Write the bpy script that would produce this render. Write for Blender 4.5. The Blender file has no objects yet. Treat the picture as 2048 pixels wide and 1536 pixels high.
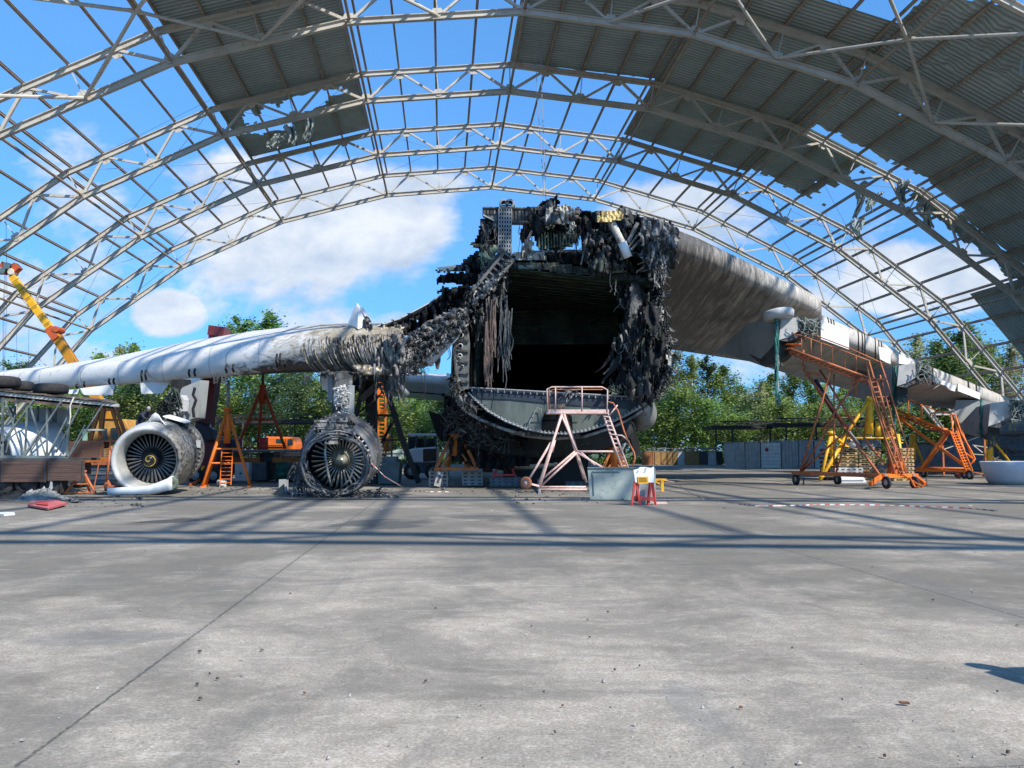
import bpy, math, random
from math import sin, cos, pi, radians, sqrt, atan2
from mathutils import Vector, Matrix, noise
V = Vector
rnd = random.Random(7)
sc = bpy.context.scene
C = sc.collection
# ---------------------------------------------------------------- camera model
F = 1726.0; PIT = 0.0777; ROLL = 0.0028; CH = 1.6
def P(x, y, Y):
    """world point on the plane at depth Y that the photograph shows at (x, y)"""
    a = (x - 1024) / F; b = (768 - y) / F
    c, s = cos(PIT), sin(PIT)
    d = V((a, c - b * s, s + b * c))
    d = V((d.x * cos(ROLL) + d.z * sin(ROLL), d.y, -d.x * sin(ROLL) + d.z * cos(ROLL)))
    return V((0, 0, CH)) + d * (Y / d.y)
def G(x, y, up=0.0):
    """ground point seen at (x, y)"""
    p = P(x, y, 1.0) - V((0, 0, CH))
    t = -(CH) / p.z
    return V((p.x * t, p.y * t, up))
def GP(x, Y):
    """ground point at depth Y in column x"""
    p = P(x, 902, Y); return V((p.x, Y, 0))
def HX(x, y, Y): return P(x, y, Y)
cam = bpy.data.cameras.new('camera'); co = bpy.data.objects.new('camera', cam); C.objects.link(co)
cam.sensor_width = 36; cam.lens = F / 2048 * 36; cam.clip_start = .1; cam.clip_end = 5000
co.matrix_world = Matrix.Translation((0, 0, CH)) @ Matrix.Rotation(ROLL, 4, 'Y') @ Matrix.Rotation(pi / 2 + PIT, 4, 'X')
sc.camera = co
# ---------------------------------------------------------------- mesh builder
class MB:
    def __init__(s): s.v = []; s.f = []
    def add(s, vs, fs):
        n = len(s.v); s.v += [V(p) for p in vs]; s.f += [tuple(i + n for i in f) for f in fs]; return s
    def box(s, c, d, rz=0, rx=0, ry=0):
        m = Matrix.Rotation(rz, 3, 'Z') @ Matrix.Rotation(rx, 3, 'X') @ Matrix.Rotation(ry, 3, 'Y')
        h = V(d) / 2; c = V(c)
        vs = [c + m @ V((i * h.x, j * h.y, k * h.z)) for i in (-1, 1) for j in (-1, 1) for k in (-1, 1)]
        return s.add(vs, [(0, 1, 3, 2), (4, 6, 7, 5), (0, 4, 5, 1), (2, 3, 7, 6), (0, 2, 6, 4), (1, 5, 7, 3)])
    def beam(s, a, b, w, h=None, up=(0, 0, 1)):
        a = V(a); b = V(b); h = h or w; d = b - a
        if d.length < 1e-6: return s
        d.normalize(); up = V(up)
        x = d.cross(up)
        if x.length < 1e-3: x = d.cross(V((1, 0, 0)))
        x.normalize(); z = x.cross(d)
        vs = [p + x * (i * w / 2) + z * (j * h / 2) for p in (a, b) for i, j in ((-1, -1), (1, -1), (1, 1), (-1, 1))]
        return s.add(vs, [(0, 1, 2, 3), (7, 6, 5, 4), (0, 4, 5, 1), (1, 5, 6, 2), (2, 6, 7, 3), (3, 7, 4, 0)])
    def ibeam(s, a, b, w, h, t=.035, up=(0, 0, 1)):
        a = V(a); b = V(b); d = (b - a).normalized(); x = d.cross(V(up)).normalized(); z = x.cross(d)
        s.beam(a + z * (h / 2 - t / 2), b + z * (h / 2 - t / 2), w, t, up)
        s.beam(a - z * (h / 2 - t / 2), b - z * (h / 2 - t / 2), w, t, up)
        return s.beam(a, b, t, h - 2 * t, up)
    def tube(s, pts, r, n=6, r2=None, cap=True):
        pts = [V(p) for p in pts]; m = len(pts); rings = []
        prev = None
        for i, p in enumerate(pts):
            d = (pts[min(i + 1, m - 1)] - pts[max(i - 1, 0)])
            if d.length < 1e-9: d = V((0, 0, 1))
            d.normalize()
            x = d.cross(V((0, 0, 1))) if prev is None else prev - d * prev.dot(d)
            if x.length < 1e-3: x = d.cross(V((1, 0, 0)))
            x.normalize(); prev = x; y = d.cross(x)
            rr = r if r2 is None else r + (r2 - r) * i / max(1, m - 1)
            rings.append([p + (x * cos(2 * pi * k / n) + y * sin(2 * pi * k / n)) * rr for k in range(n)])
        return s.loft(rings, cap)
    def loft(s, rings, cap=True, closed=True):
        n = len(rings[0]); b = len(s.v)
        for r in rings: s.v += [V(p) for p in r]
        for i in range(len(rings) - 1):
            for k in range(n if closed else n - 1):
                k2 = (k + 1) % n
                s.f.append((b + i * n + k, b + i * n + k2, b + (i + 1) * n + k2, b + (i + 1) * n + k))
        if cap and closed:
            s.f.append(tuple(b + k for k in range(n))[::-1])
            s.f.append(tuple(b + (len(rings) - 1) * n + k for k in range(n)))
        return s
    def lathe(s, prof, o, ax, n=24, cap=False, a0=0, a1=2 * pi):
        """prof: (distance along axis, radius)"""
        o = V(o); ax = V(ax).normalized(); x = ax.cross(V((0, 0, 1)))
        if x.length < 1e-3: x = V((1, 0, 0))
        x.normalize(); y = x.cross(ax)
        full = abs(a1 - a0 - 2 * pi) < 1e-6
        m = n if full else n + 1
        rings = [[o + ax * d + (x * cos(a0 + (a1 - a0) * k / n) + y * sin(a0 + (a1 - a0) * k / n)) * r for k in range(m)] for d, r in prof]
        return s.loft(rings, cap and full, full)
    def prism(s, pts, off):
        """polygon pts (world) extruded by vector off"""
        pts = [V(p) for p in pts]; off = V(off); n = len(pts)
        return s.add(pts + [p + off for p in pts], [tuple(range(n))[::-1], tuple(range(n, 2 * n))] + [(i, (i + 1) % n, n + (i + 1) % n, n + i) for i in range(n)])
    def build(s, name, mat, parent=None, smooth=False, solid=0, label=None, kind=None, sub=0, recalc=True):
        me = bpy.data.meshes.new(name)
        off = ROOTS.get(parent.name, V((0, 0, 0))) if parent is not None else V((0, 0, 0))
        own = V((0, 0, 0))
        if parent is None and s.v and kind is None:
            own = V((sum(p.x for p in s.v) / len(s.v), sum(p.y for p in s.v) / len(s.v), min(p.z for p in s.v)))
        me.from_pydata([tuple(p - off - own) for p in s.v], [], s.f)
        if recalc:
            import bmesh
            bm = bmesh.new(); bm.from_mesh(me); bmesh.ops.recalc_face_normals(bm, faces=bm.faces); bm.to_mesh(me); bm.free()
        if smooth:
            me.shade_smooth()
        o = bpy.data.objects.new(name, me); C.objects.link(o); o.location = own
        if mat: me.materials.append(mat)
        if parent is not None: o.parent = parent; ROOTS[o.name] = off
        if solid:
            md = o.modifiers.new('thick', 'SOLIDIFY'); md.thickness = solid; md.offset = 0
        if sub:
            md = o.modifiers.new('sub', 'SUBSURF'); md.levels = sub; md.render_levels = sub
        if label: o['label'] = label
        if kind: o['kind'] = kind
        return o
ROOTS = {}
def thing(name, label, cat, loc, group=None, rz=0):
    o = bpy.data.objects.new(name, None); C.objects.link(o); o.location = V(loc); o.rotation_euler = (0, 0, rz)
    o.empty_display_size = .2
    o['label'] = label; o['category'] = cat
    if group: o['group'] = group
    ROOTS[o.name] = V(loc) if rz == 0 else V((0, 0, 0))
    return o
def tag(o, label, cat, group=None, kind=None):
    o['label'] = label; o['category'] = cat
    if group: o['group'] = group
    if kind: o['kind'] = kind
    return o
def dup(root, loc, rz=None, label=None, scale=None):
    def cp(o, par):
        c = o.copy(); C.objects.link(c); c.parent = par
        if par is not None: c.matrix_parent_inverse = o.matrix_parent_inverse
        for ch in o.children: cp(ch, c)
        return c
    r = cp(root, None); r.location = V(loc)
    if rz is not None: r.rotation_euler = (0, 0, rz)
    if scale: r.scale = (scale, scale, scale) if not isinstance(scale, tuple) else scale
    if label: r['label'] = label
    return r
# ---------------------------------------------------------------- materials
class NT:
    def __init__(s, m):
        m.use_nodes = True; s.t = m.node_tree; s.t.nodes.clear()
    def n(s, typ, props=None, **inp):
        x = s.t.nodes.new(typ)
        for k, v in (props or {}).items(): setattr(x, k, v)
        for k, v in inp.items():
            k = k.replace('_', ' ')
            if k.isdigit(): k = int(k)
            if hasattr(v, 'links') or isinstance(v, bpy.types.NodeSocket): s.t.links.new(v, x.inputs[k])
            else: x.inputs[k].default_value = v
        return x
    def link(s, a, b): s.t.links.new(a, b)
    def math(s, op, a, b=None, c=None, clamp=False):
        x = s.t.nodes.new('ShaderNodeMath'); x.operation = op; x.use_clamp = clamp
        for i, v in enumerate((a, b, c)):
            if v is None: continue
            if isinstance(v, bpy.types.NodeSocket): s.link(v, x.inputs[i])
            else: x.inputs[i].default_value = v
        return x.outputs[0]
    def mix(s, f, a, b, mode='MIX'):
        x = s.t.nodes.new('ShaderNodeMix'); x.data_type = 'RGBA'; x.blend_type = mode
        for i, v in ((0, f), (6, a), (7, b)):
            if isinstance(v, bpy.types.NodeSocket): s.link(v, x.inputs[i])
            elif i and len(v) == 3: x.inputs[i].default_value = (*v, 1)
            else: x.inputs[i].default_value = v
        return x.outputs[2]
    def coord(s, scale=(1, 1, 1), rot=(0, 0, 0)):
        tc = s.n('ShaderNodeTexCoord'); mp = s.n('ShaderNodeMapping'); s.link(tc.outputs['Object'], mp.inputs[0])
        mp.inputs['Scale'].default_value = scale; mp.inputs['Rotation'].default_value = rot
        return mp.outputs[0]
    def noise(s, vec, scale, detail=4, rough=.6, dist=0):
        x = s.n('ShaderNodeTexNoise'); s.link(vec, x.inputs['Vector'])
        x.inputs['Scale'].default_value = scale; x.inputs['Detail'].default_value = detail
        x.inputs['Roughness'].default_value = rough; x.inputs['Distortion'].default_value = dist
        return x.outputs['Fac']
    def ramp(s, f, lo, hi):
        x = s.n('ShaderNodeMapRange'); x.clamp = True
        s.link(f, x.inputs[0]); x.inputs[1].default_value = lo; x.inputs[2].default_value = hi
        return x.outputs[0]
    def out(s, col, rough=.7, metal=0, bump=None, bstr=.3, bdist=.05, alpha=None, spec=.4):
        b = s.n('ShaderNodeBsdfPrincipled')
        for k, v in (('Base Color', col), ('Roughness', rough), ('Metallic', metal), ('Specular IOR Level', spec)):
            if isinstance(v, bpy.types.NodeSocket): s.link(v, b.inputs[k])
            elif k == 'Base Color': b.inputs[k].default_value = (*v[:3], 1)
            else: b.inputs[k].default_value = v
        if bump is not None:
            bn = s.n('ShaderNodeBump'); bn.inputs['Strength'].default_value = bstr; bn.inputs['Distance'].default_value = bdist
            s.link(bump, bn.inputs['Height']); s.link(bn.outputs[0], b.inputs['Normal'])
        if alpha is not None: s.link(alpha, b.inputs['Alpha'])
        o = s.n('ShaderNodeOutputMaterial'); s.link(b.outputs[0], o.inputs[0])
MATS = {}
def mat(name, c1=(.5, .5, .5), c2=None, scale=3, lo=.4, hi=.65, rough=.7, metal=0, bump=0, bscale=None, stretch=(1, 1, 1), c3=None, s3=12, lo3=.6, hi3=.7, bdist=.04, spec=.4):
    """painted or worn surface: base colour, a second colour in noise patches, a third in finer patches"""
    if name in MATS: return MATS[name]
    m = bpy.data.materials.new(name); t = NT(m); vec = t.coord(stretch)
    c2 = c2 or tuple(x * .75 for x in c1)
    f = t.ramp(t.noise(vec, scale), lo, hi); col = t.mix(f, c1, c2)
    if c3: col = t.mix(t.ramp(t.noise(vec, s3, 6, .7), lo3, hi3), col, c3)
    b = t.noise(vec, bscale or scale * 4, 5, .65) if bump else None
    t.out(col, rough, metal, b, bump, bdist, spec=spec)
    MATS[name] = m; return m
ORANGE = mat('orange_paint', (.8, .19, .02), (.55, .11, .02), 2.5, .45, .7, .5, 0, .1, c3=(.16, .06, .03), s3=9, lo3=.6, hi3=.68)
ORUST = mat('orange_rust', (.5, .16, .06), (.3, .1, .05), 3, .4, .65, .7, 0, .15, c3=(.5, .2, .1), s3=10, lo3=.58, hi3=.66)
DKORANGE = mat('old_orange', (.42, .14, .03), (.3, .09, .02), 3, .4, .65, .6, 0, .1, c3=(.1, .05, .03), s3=8)
REDO = mat('red_orange', (.5, .08, .02), (.34, .055, .02), 3, .4, .65, .6)
RED = mat('red_paint', (.5, .05, .04), (.38, .05, .04), 3, .45, .7, .55, c3=(.6, .3, .26), s3=14)
PINK = mat('faded_pink', (.68, .5, .45), (.58, .36, .3), 6, .45, .65, .7, c3=(.3, .14, .09), s3=20, lo3=.58, hi3=.66)
YEL = mat('yellow_paint', (.78, .42, .02), (.6, .3, .02), 2.5, .45, .7, .45, c3=(.25, .12, .03), s3=9, lo3=.64, hi3=.7)
MAROON = mat('maroon', (.13, .02, .03), (.09, .018, .025), 2, rough=.5)
WHITE = mat('white_paint', (.74, .75, .74), (.62, .62, .6), 1.5, .45, .75, .4, c3=(.3, .28, .25), s3=10, lo3=.66, hi3=.74)
CREAM = mat('cream', (.6, .56, .45), (.42, .38, .3), 2, rough=.7)
GREY = mat('grey_metal', (.28, .3, .31), (.2, .21, .22), 2, rough=.55, c3=(.1, .08, .06), s3=11)
LGREY = mat('light_grey', (.48, .5, .5), (.36, .37, .36), 1.5, rough=.6, c3=(.2, .18, .15), s3=9)
DGREY = mat('dark_grey', (.07, .075, .08), (.04, .04, .045), 3, rough=.7)
BLUEG = mat('blue_grey', (.15, .18, .2), (.09, .1, .12), 3, rough=.6)
CONC = mat('concrete_block', (.38, .39, .38), (.27, .27, .26), 3, rough=.9, bump=.3, c3=(.16, .15, .14), s3=8)
SOOT = mat('soot', (.009, .01, .011), (.022, .023, .023), 2.5, .45, .7, .85, 0, .4, 7, stretch=(1, 1, .35), c3=(.09, .09, .087), s3=5, lo3=.62, hi3=.72, bdist=.08)
SOOTL = mat('soot_light', (.03, .032, .032), (.1, .1, .097), 3, .42, .62, .75, 0, .4, 8, stretch=(1, 1, .35), c3=(.3, .3, .28), s3=6, lo3=.58, hi3=.68, bdist=.08)
ASH = mat('ash', (.30, .29, .27), (.14, .13, .125), 2.5, .4, .6, .9, 0, .6, 9, stretch=(1, 1, .5), c3=(.05, .05, .05), s3=5, lo3=.5, hi3=.6, bdist=.12)
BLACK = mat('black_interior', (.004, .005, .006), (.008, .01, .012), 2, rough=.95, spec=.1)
GREENB = mat('burnt_primer', (.03, .045, .035), (.012, .016, .015), 1.3, .4, .6, .7, 0, .4, 7, c3=(.13, .18, .09), s3=1.6, lo3=.6, hi3=.75, stretch=(1, 1, 3))
PRIMER = mat('primer_green', (.2, .26, .19), (.06, .08, .06), 1.6, .4, .65, .65, 0, .3, 7, c3=(.02, .02, .02), s3=3, lo3=.5, hi3=.62)
STEEL = mat('bare_steel', (.45, .45, .44), (.3, .3, .3), 5, rough=.35, metal=.8)
RUBBER = mat('rubber', (.018, .018, .02), (.035, .034, .033), 6, rough=.8, bump=.2)
WOOD = mat('pallet_wood', (.55, .38, .18), (.38, .25, .12), 2.5, rough=.85, bump=.2)
WOODD = mat('old_or_shaded_wood', (.16, .12, .09), (.09, .07, .055), 3, rough=.9, bump=.3, stretch=(.3, 1, 3), c3=(.25, .2, .15), s3=5)
PLANK = mat('brown_plank', (.11, .065, .05), (.07, .045, .04), 4, rough=.85, bump=.35, stretch=(.15, 1, 6), c3=(.17, .11, .09), s3=6, lo3=.55, hi3=.7)
TEAL = mat('teal_strap', (.03, .17, .15), (.02, .1, .09), 8, rough=.7)
GLASS = mat('dark_glass', (.02, .03, .035), (.03, .04, .045), 2, rough=.1, spec=.8)
BLUEP = mat('blue_paint', (.04, .1, .2), rough=.6)
GREEND = mat('green_drum', (.005, .09, .06), (.004, .06, .04), 2, rough=.4)
BLUEN = mat('navy_panel', (.02, .035, .055), (.012, .018, .026), 2, rough=.6, c3=(.06, .08, .09), s3=3)
GPAN = mat('worn_green_panel', (.36, .4, .36), (.22, .27, .25), 1.3, .35, .65, .45, c3=(.1, .16, .16), s3=3.5, lo3=.55, hi3=.72)
FOAM = mat('yellow_foam', (.66, .52, .24), (.5, .38, .16), 4, rough=.9, bump=.5)
CLOTH = mat('pale_burnt_cloth', (.5, .48, .42), (.2, .19, .17), 1.6, .4, .65, .9, 0, .6, 6, c3=(.05, .05, .05), s3=3, lo3=.55, hi3=.68)
# ---------------------------------------------------------------- torn and burnt shapes
def fbm(x, y, z, o=3):
    return noise.fractal(V((x, y, z)), 1.0, 2.0, o)
def inpoly(x, y, poly):
    c = False; n = len(poly)
    for i in range(n):
        x1, y1 = poly[i]; x2, y2 = poly[(i + 1) % n]
        if (y1 > y) != (y2 > y) and x < (x2 - x1) * (y - y1) / (y2 - y1) + x1: c = not c
    return c
def sheet(poly, Y, cell=5, amp=.3, holes=0, freq=.05, seed=0, tilt=(0, 0), mb=None, jag=.5, jit=.14, oc=3, fold=(1.3, .5)):
    """crumpled torn sheet: grid clipped to an outline, pushed in and out in depth; Y may be f(x, y)"""
    mb = mb or MB(); r = random.Random(seed)
    xs = [p[0] for p in poly]; ys = [p[1] for p in poly]
    x0, x1, y0, y1 = min(xs), max(xs), min(ys), max(ys)
    nx = int((x1 - x0) / cell) + 2; ny = int((y1 - y0) / cell) + 2
    idx = {}; b = {}
    for j in range(ny):
        for i in range(nx):
            cx = x0 + (i + .5) * cell - cell * .5; cy = y0 + (j + .5) * cell - cell * .5
            jx = fbm(cx * .11, cy * .11, seed + 3) * cell * jag * 2; jy = fbm(cx * .11, cy * .11, seed + 9) * cell * jag * 2
            if not inpoly(cx + jx, cy + jy, poly): continue
            if holes and fbm(cx * freq * 1.6, cy * freq * 1.6, seed + 20) > 1.1 - holes * 1.3: continue
            q = []
            for a, c in ((0, 0), (1, 0), (1, 1), (0, 1)):
                k = (i + a, j + c)
                if k not in b:
                    px = x0 + (k[0] - .5) * cell; py = y0 + (k[1] - .5) * cell
                    YY = Y(px, py) if callable(Y) else Y
                    YY += amp * (fbm(px * freq * fold[0], py * freq * fold[1], seed, min(oc, 2)) + .12 * fbm(px * .3, py * .3, seed + 5, 1)) + tilt[0] * (px - x0) + tilt[1] * (py - y0)
                    b[k] = len(mb.v)
                    mb.v.append(P(px + r.uniform(-jit, jit) * cell, py + r.uniform(-jit, jit) * cell, YY))
                q.append(b[k])
            mb.f.append(tuple(q))
    return mb
def strips(poly, n, Y, dY, L=(10, 40), w=(1.5, 5), seed=0, mb=None, ang=(pi / 2 - .4, pi / 2 + .4), curl=.5):
    """bent torn ribbons of metal and lining hanging inside an outline"""
    mb = mb or MB(); r = random.Random(seed)
    xs = [p[0] for p in poly]; ys = [p[1] for p in poly]
    k = 0; tries = 0
    while k < n and tries < n * 30:
        tries += 1
        x = r.uniform(min(xs), max(xs)); y = r.uniform(min(ys), max(ys))
        if not inpoly(x, y, poly): continue
        k += 1
        YY = Y + r.uniform(-dY, dY); a = r.uniform(*ang); l = r.uniform(*L); ww = r.uniform(*w); segs = 6
        rings = []; tw = r.uniform(-1, 1); tw2 = tw + r.uniform(-2, 2)
        for s in range(segs + 1):
            t = s / segs
            rr = ww * (1 - .6 * t) * (.7 + .6 * r.random()) / 2
            th = tw + (tw2 - tw) * t
            pa = P(x + cos(a + pi / 2) * rr * cos(th), y + sin(a + pi / 2) * rr * cos(th), YY + sin(th) * rr * .02)
            pb = P(x - cos(a + pi / 2) * rr * cos(th), y - sin(a + pi / 2) * rr * cos(th), YY - sin(th) * rr * .02)
            rings.append([pa, pb])
            x += cos(a) * l / segs; y += sin(a) * l / segs; a += r.uniform(-curl, curl); YY += r.uniform(-.08, .08)
        mb.loft(rings, False, False)
    return mb
def shreds(poly, n, Y, dY, size, mats, parent, name, seed=0, asp=(.4, 1.6), ang=(-.6, .6), amp=.8, cell=3.0):
    """many separate curled scraps of skin, each with its own torn outline"""
    r = random.Random(seed); mbs = [MB() for _ in mats]; xs = [p[0] for p in poly]; ys = [p[1] for p in poly]; k = 0
    while k < n:
        x = r.uniform(min(xs), max(xs)); y = r.uniform(min(ys), max(ys))
        if not inpoly(x, y, poly): continue
        w_ = r.uniform(*size); h_ = w_ * r.uniform(*asp); a = r.uniform(*ang); ph = r.uniform(0, 6)
        q = []
        for i in range(10):
            t_ = 2 * pi * i / 10; rr = 1 + .35 * sin(3 * t_ + ph) + r.uniform(-.2, .2)
            u_ = w_ * .5 * cos(t_) * rr; v_ = h_ * .5 * sin(t_) * rr; q.append((x + u_ * cos(a) - v_ * sin(a), y + u_ * sin(a) + v_ * cos(a)))
        tx, ty = r.uniform(-.05, .05), r.uniform(-.03, .05)
        sheet(q, Y + r.uniform(-dY, dY), cell, amp, .03, .06, seed * 50 + k, (tx, ty), mbs[k % len(mats)], .35, .1, 2); k += 1
    for mb, m_ in zip(mbs, mats): mb.build(name, m_, parent, True, solid=.035)
def wires(pts, n, Y, spread, L, seed=0, r=.012, mb=None, sway=4):
    mb = mb or MB(); rr = random.Random(seed)
    for k in range(n):
        x, y = pts[rr.randrange(len(pts))]
        x += rr.uniform(-spread, spread); y += rr.uniform(-4, 4); YY = Y + rr.uniform(-.5, .5)
        l = rr.uniform(*L); ln = []; ph = rr.uniform(0, 6)
        for s in range(8):
            t = s / 7
            ln.append(P(x + sway * sin(ph + t * rr.uniform(1.5, 4)) * t, y + l * t, YY + .1 * sin(ph + 3 * t)))
        mb.tube(ln, r * rr.uniform(.6, 1.6), 4, cap=False)
    return mb
# ---------------------------------------------------------------- light and sky
SUN_AZ = radians(135)      # measured clockwise from +Y (the way the camera looks)
SUN_EL = radians(43)
sd = V((sin(SUN_AZ) * cos(SUN_EL), cos(SUN_AZ) * cos(SUN_EL), sin(SUN_EL)))
sl = bpy.data.lights.new('sun', 'SUN'); sl.energy = 4.6; sl.angle = radians(.5); sl.color = (1, .93, .83)
so = bpy.data.objects.new('sun', sl); C.objects.link(so); so.rotation_euler = sd.to_track_quat('Z', 'Y').to_euler()
so.location = (0, -20, 60)
w = bpy.data.worlds.new('World'); sc.world = w; w.use_nodes = True
t = NT(w)
sky = t.n('ShaderNodeTexSky', {'sky_type': 'NISHITA', 'sun_disc': False, 'sun_elevation': SUN_EL, 'sun_rotation': SUN_AZ, 'air_density': 1.0, 'dust_density': .25, 'ozone_density': 3.0})
tc = t.n('ShaderNodeTexCoord'); sx = t.n('ShaderNodeSeparateXYZ'); t.link(tc.outputs['Generated'], sx.inputs[0])
X, Y_, Z = sx.outputs
yy = t.math('MAXIMUM', Y_, .02)
u = t.math('DIVIDE', X, yy); v = t.math('DIVIDE', Z, yy)
cv = t.n('ShaderNodeCombineXYZ'); t.link(u, cv.inputs[0]); t.link(t.math('MULTIPLY', v, 1.5), cv.inputs[1])
def n2(scale, det, rough, off, dist=.25):
    mp = t.n('ShaderNodeMapping'); t.link(cv.outputs[0], mp.inputs[0]); mp.inputs['Location'].default_value = off
    return t.noise(mp.outputs[0], scale, det, rough, dist)
nz = n2(6, 9, .62, (1.3, 0, 0)); nz2 = n2(3, 5, .55, (4, 2, 1)); nz3 = n2(14, 6, .6, (0, 3, 1))
def blob(px, py, rx, ry, wt):
    cx = (px - 1024) / F; cy = (902 - py) / F
    a = t.math('DIVIDE', t.math('SUBTRACT', u, cx), rx / F); b = t.math('DIVIDE', t.math('SUBTRACT', v, cy), ry / F)
    d = t.math('ADD', t.math('MULTIPLY', a, a), t.math('MULTIPLY', b, b))
    return t.math('MULTIPLY', t.math('SUBTRACT', 1.15, d, clamp=True), wt)
mask = None
for bl in ((620, 470, 330, 190, 1.0), (830, 360, 190, 60, .6), (430, 360, 190, 90, .8), (620, 580, 360, 90, .5), (330, 622, 88, 55, 1.15), (1390, 425, 240, 90, 1.0), (1850, 540, 230, 100, 1.0),
           (1800, 460, 130, 60, .6), (90, 640, 190, 150, .8), (150, 480, 260, 160, .5), (1500, 740, 160, 70, .6), (800, 640, 90, 40, .8), (-500, 300, 420, 200, .9), (2900, 400, 600, 260, .9), (200, 730, 200, 50, .7), (120, 290, 170, 70, .4), (700, 640, 260, 70, .6), (1560, 620, 160, 70, .6)):
    b = blob(*bl); mask = b if mask is None else t.math('MAXIMUM', mask, b)
dens = t.math('ADD', mask, t.math('MULTIPLY', t.math('SUBTRACT', nz, .5), 2.9))
cl = t.math('MULTIPLY', t.ramp(dens, .3, .78), t.ramp(mask, .02, .3))
cl = t.math('MULTIPLY', cl, t.ramp(Y_, .05, .2))
# thin veil towards the horizon
veil = t.math('MULTIPLY', t.ramp(t.math('ADD', t.math('MULTIPLY', t.math('SUBTRACT', nz2, .5), .5), t.math('SUBTRACT', .42, Z)), -.05, .5), .16)
skyc = t.n('ShaderNodeVectorMath', {'operation': 'SCALE'}); t.link(sky.outputs[0], skyc.inputs[0]); skyc.inputs['Scale'].default_value = .112
skyt = t.mix(1.0, skyc.outputs[0], (.78, 1.4, 1.75), 'MULTIPLY')
skyt = t.mix(t.ramp(Z, .08, .5), t.mix(1.0, skyt, (.34, .49, .7), 'MULTIPLY'), skyt)
shade = t.ramp(t.math('ADD', nz3, t.math('MULTIPLY', nz, .8)), .65, 1.15)
cc = t.mix(shade, (.36, .44, .56), (.66, .69, .73))
c1 = t.mix(veil, skyt, (.42, .53, .66)); c2 = t.mix(t.math('MULTIPLY', cl, .93), c1, cc)
bg = t.n('ShaderNodeBackground'); t.link(c2, bg.inputs[0]); bg.inputs[1].default_value = 1.0
ow = t.n('ShaderNodeOutputWorld'); t.link(bg.outputs[0], ow.inputs[0])
sc.view_settings.view_transform = 'Standard'; sc.view_settings.look = 'None'; sc.view_settings.exposure = .5; sc.view_settings.gamma = 1
sc.cycles.max_bounces = 6; sc.cycles.transparent_max_bounces = 24; sc.cycles.use_denoising = True
# ---------------------------------------------------------------- ground
YAW = 0.0796
m = bpy.data.materials.new('apron_concrete'); t = NT(m); vec = t.coord()
sp = t.n('ShaderNodeSeparateXYZ'); t.link(vec, sp.inputs[0])
big = t.noise(vec, .16, 5, .6, .6); mid = t.noise(vec, .9, 6, .65, .3); fine = t.noise(vec, 9, 6, .75); grit = t.noise(vec, 45, 4, .8)
near = t.ramp(sp.outputs[1], 15, 5)                      # the slabs by the gate have worn to pale aggregate
wear = t.ramp(t.math('ADD', t.math('ADD', big, t.math('MULTIPLY', near, .2)), t.math('MULTIPLY', mid, .6)), .80, 1.05)
col = t.mix(wear, (.182, .163, .13), (.4, .343, .27))
col = t.mix(t.math('MULTIPLY', t.ramp(big, .35, .5), .25), col, (.26, .245, .215))
col = t.mix(t.math('MULTIPLY', t.ramp(fine, .5, .64), t.math('ADD', t.math('MULTIPLY', wear, .75), .12)), col, (.5, .45, .375))
col = t.mix(t.math('MULTIPLY', t.ramp(grit, .52, .64), t.math('MULTIPLY', wear, .9)), col, (.62, .56, .47))
col = t.mix(t.math('MULTIPLY', t.ramp(grit, .46, .34), .6), col, (.1, .1, .1))
pits = t.noise(vec, 17, 3, .6)
col = t.mix(t.math('MULTIPLY', t.ramp(pits, .36, .28), .5), col, (.09, .085, .08))
mp = t.n('ShaderNodeMapping'); t.link(vec, mp.inputs[0]); mp.inputs['Rotation'].default_value = (0, 0, .5); mp.inputs['Scale'].default_value = (.25, 2.6, 1)
scr = t.noise(mp.outputs[0], 2.2, 5, .7, 1.5)
blo = t.noise(vec, .42, 7, .72, 1.2)
col = t.mix(t.math('MULTIPLY', t.ramp(blo, .54, .42), .5), col, (.14, .132, .112))
col = t.mix(t.math('MULTIPLY', t.ramp(scr, .62, .68), .4), col, (.52, .49, .44))
mp2 = t.n('ShaderNodeMapping'); t.link(vec, mp2.inputs[0]); mp2.inputs['Rotation'].default_value = (0, 0, -.25); mp2.inputs['Scale'].default_value = (1.6, .12, 1)
trk = t.noise(mp2.outputs[0], .8, 4, .6, .6)
col = t.mix(t.math('MULTIPLY', t.ramp(trk, .6, .75), .4), col, (.12, .125, .13))
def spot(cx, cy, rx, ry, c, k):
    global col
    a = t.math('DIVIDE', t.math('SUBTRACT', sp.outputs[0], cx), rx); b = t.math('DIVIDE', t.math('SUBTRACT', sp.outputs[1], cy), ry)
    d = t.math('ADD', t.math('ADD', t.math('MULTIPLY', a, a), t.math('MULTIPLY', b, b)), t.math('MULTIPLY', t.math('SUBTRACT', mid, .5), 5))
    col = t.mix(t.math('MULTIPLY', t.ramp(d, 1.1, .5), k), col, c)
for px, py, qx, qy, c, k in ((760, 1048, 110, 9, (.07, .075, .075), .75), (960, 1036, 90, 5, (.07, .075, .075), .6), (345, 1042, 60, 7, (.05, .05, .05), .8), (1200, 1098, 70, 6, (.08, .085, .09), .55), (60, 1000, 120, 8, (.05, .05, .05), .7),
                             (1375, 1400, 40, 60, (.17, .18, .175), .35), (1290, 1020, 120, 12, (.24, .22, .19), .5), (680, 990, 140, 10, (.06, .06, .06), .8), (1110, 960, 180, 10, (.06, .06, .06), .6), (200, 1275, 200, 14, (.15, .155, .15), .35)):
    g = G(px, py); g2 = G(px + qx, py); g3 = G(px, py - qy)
    spot(g.x, g.y, abs(g2.x - g.x), abs(g3.y - g.y), c, k)
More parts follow.
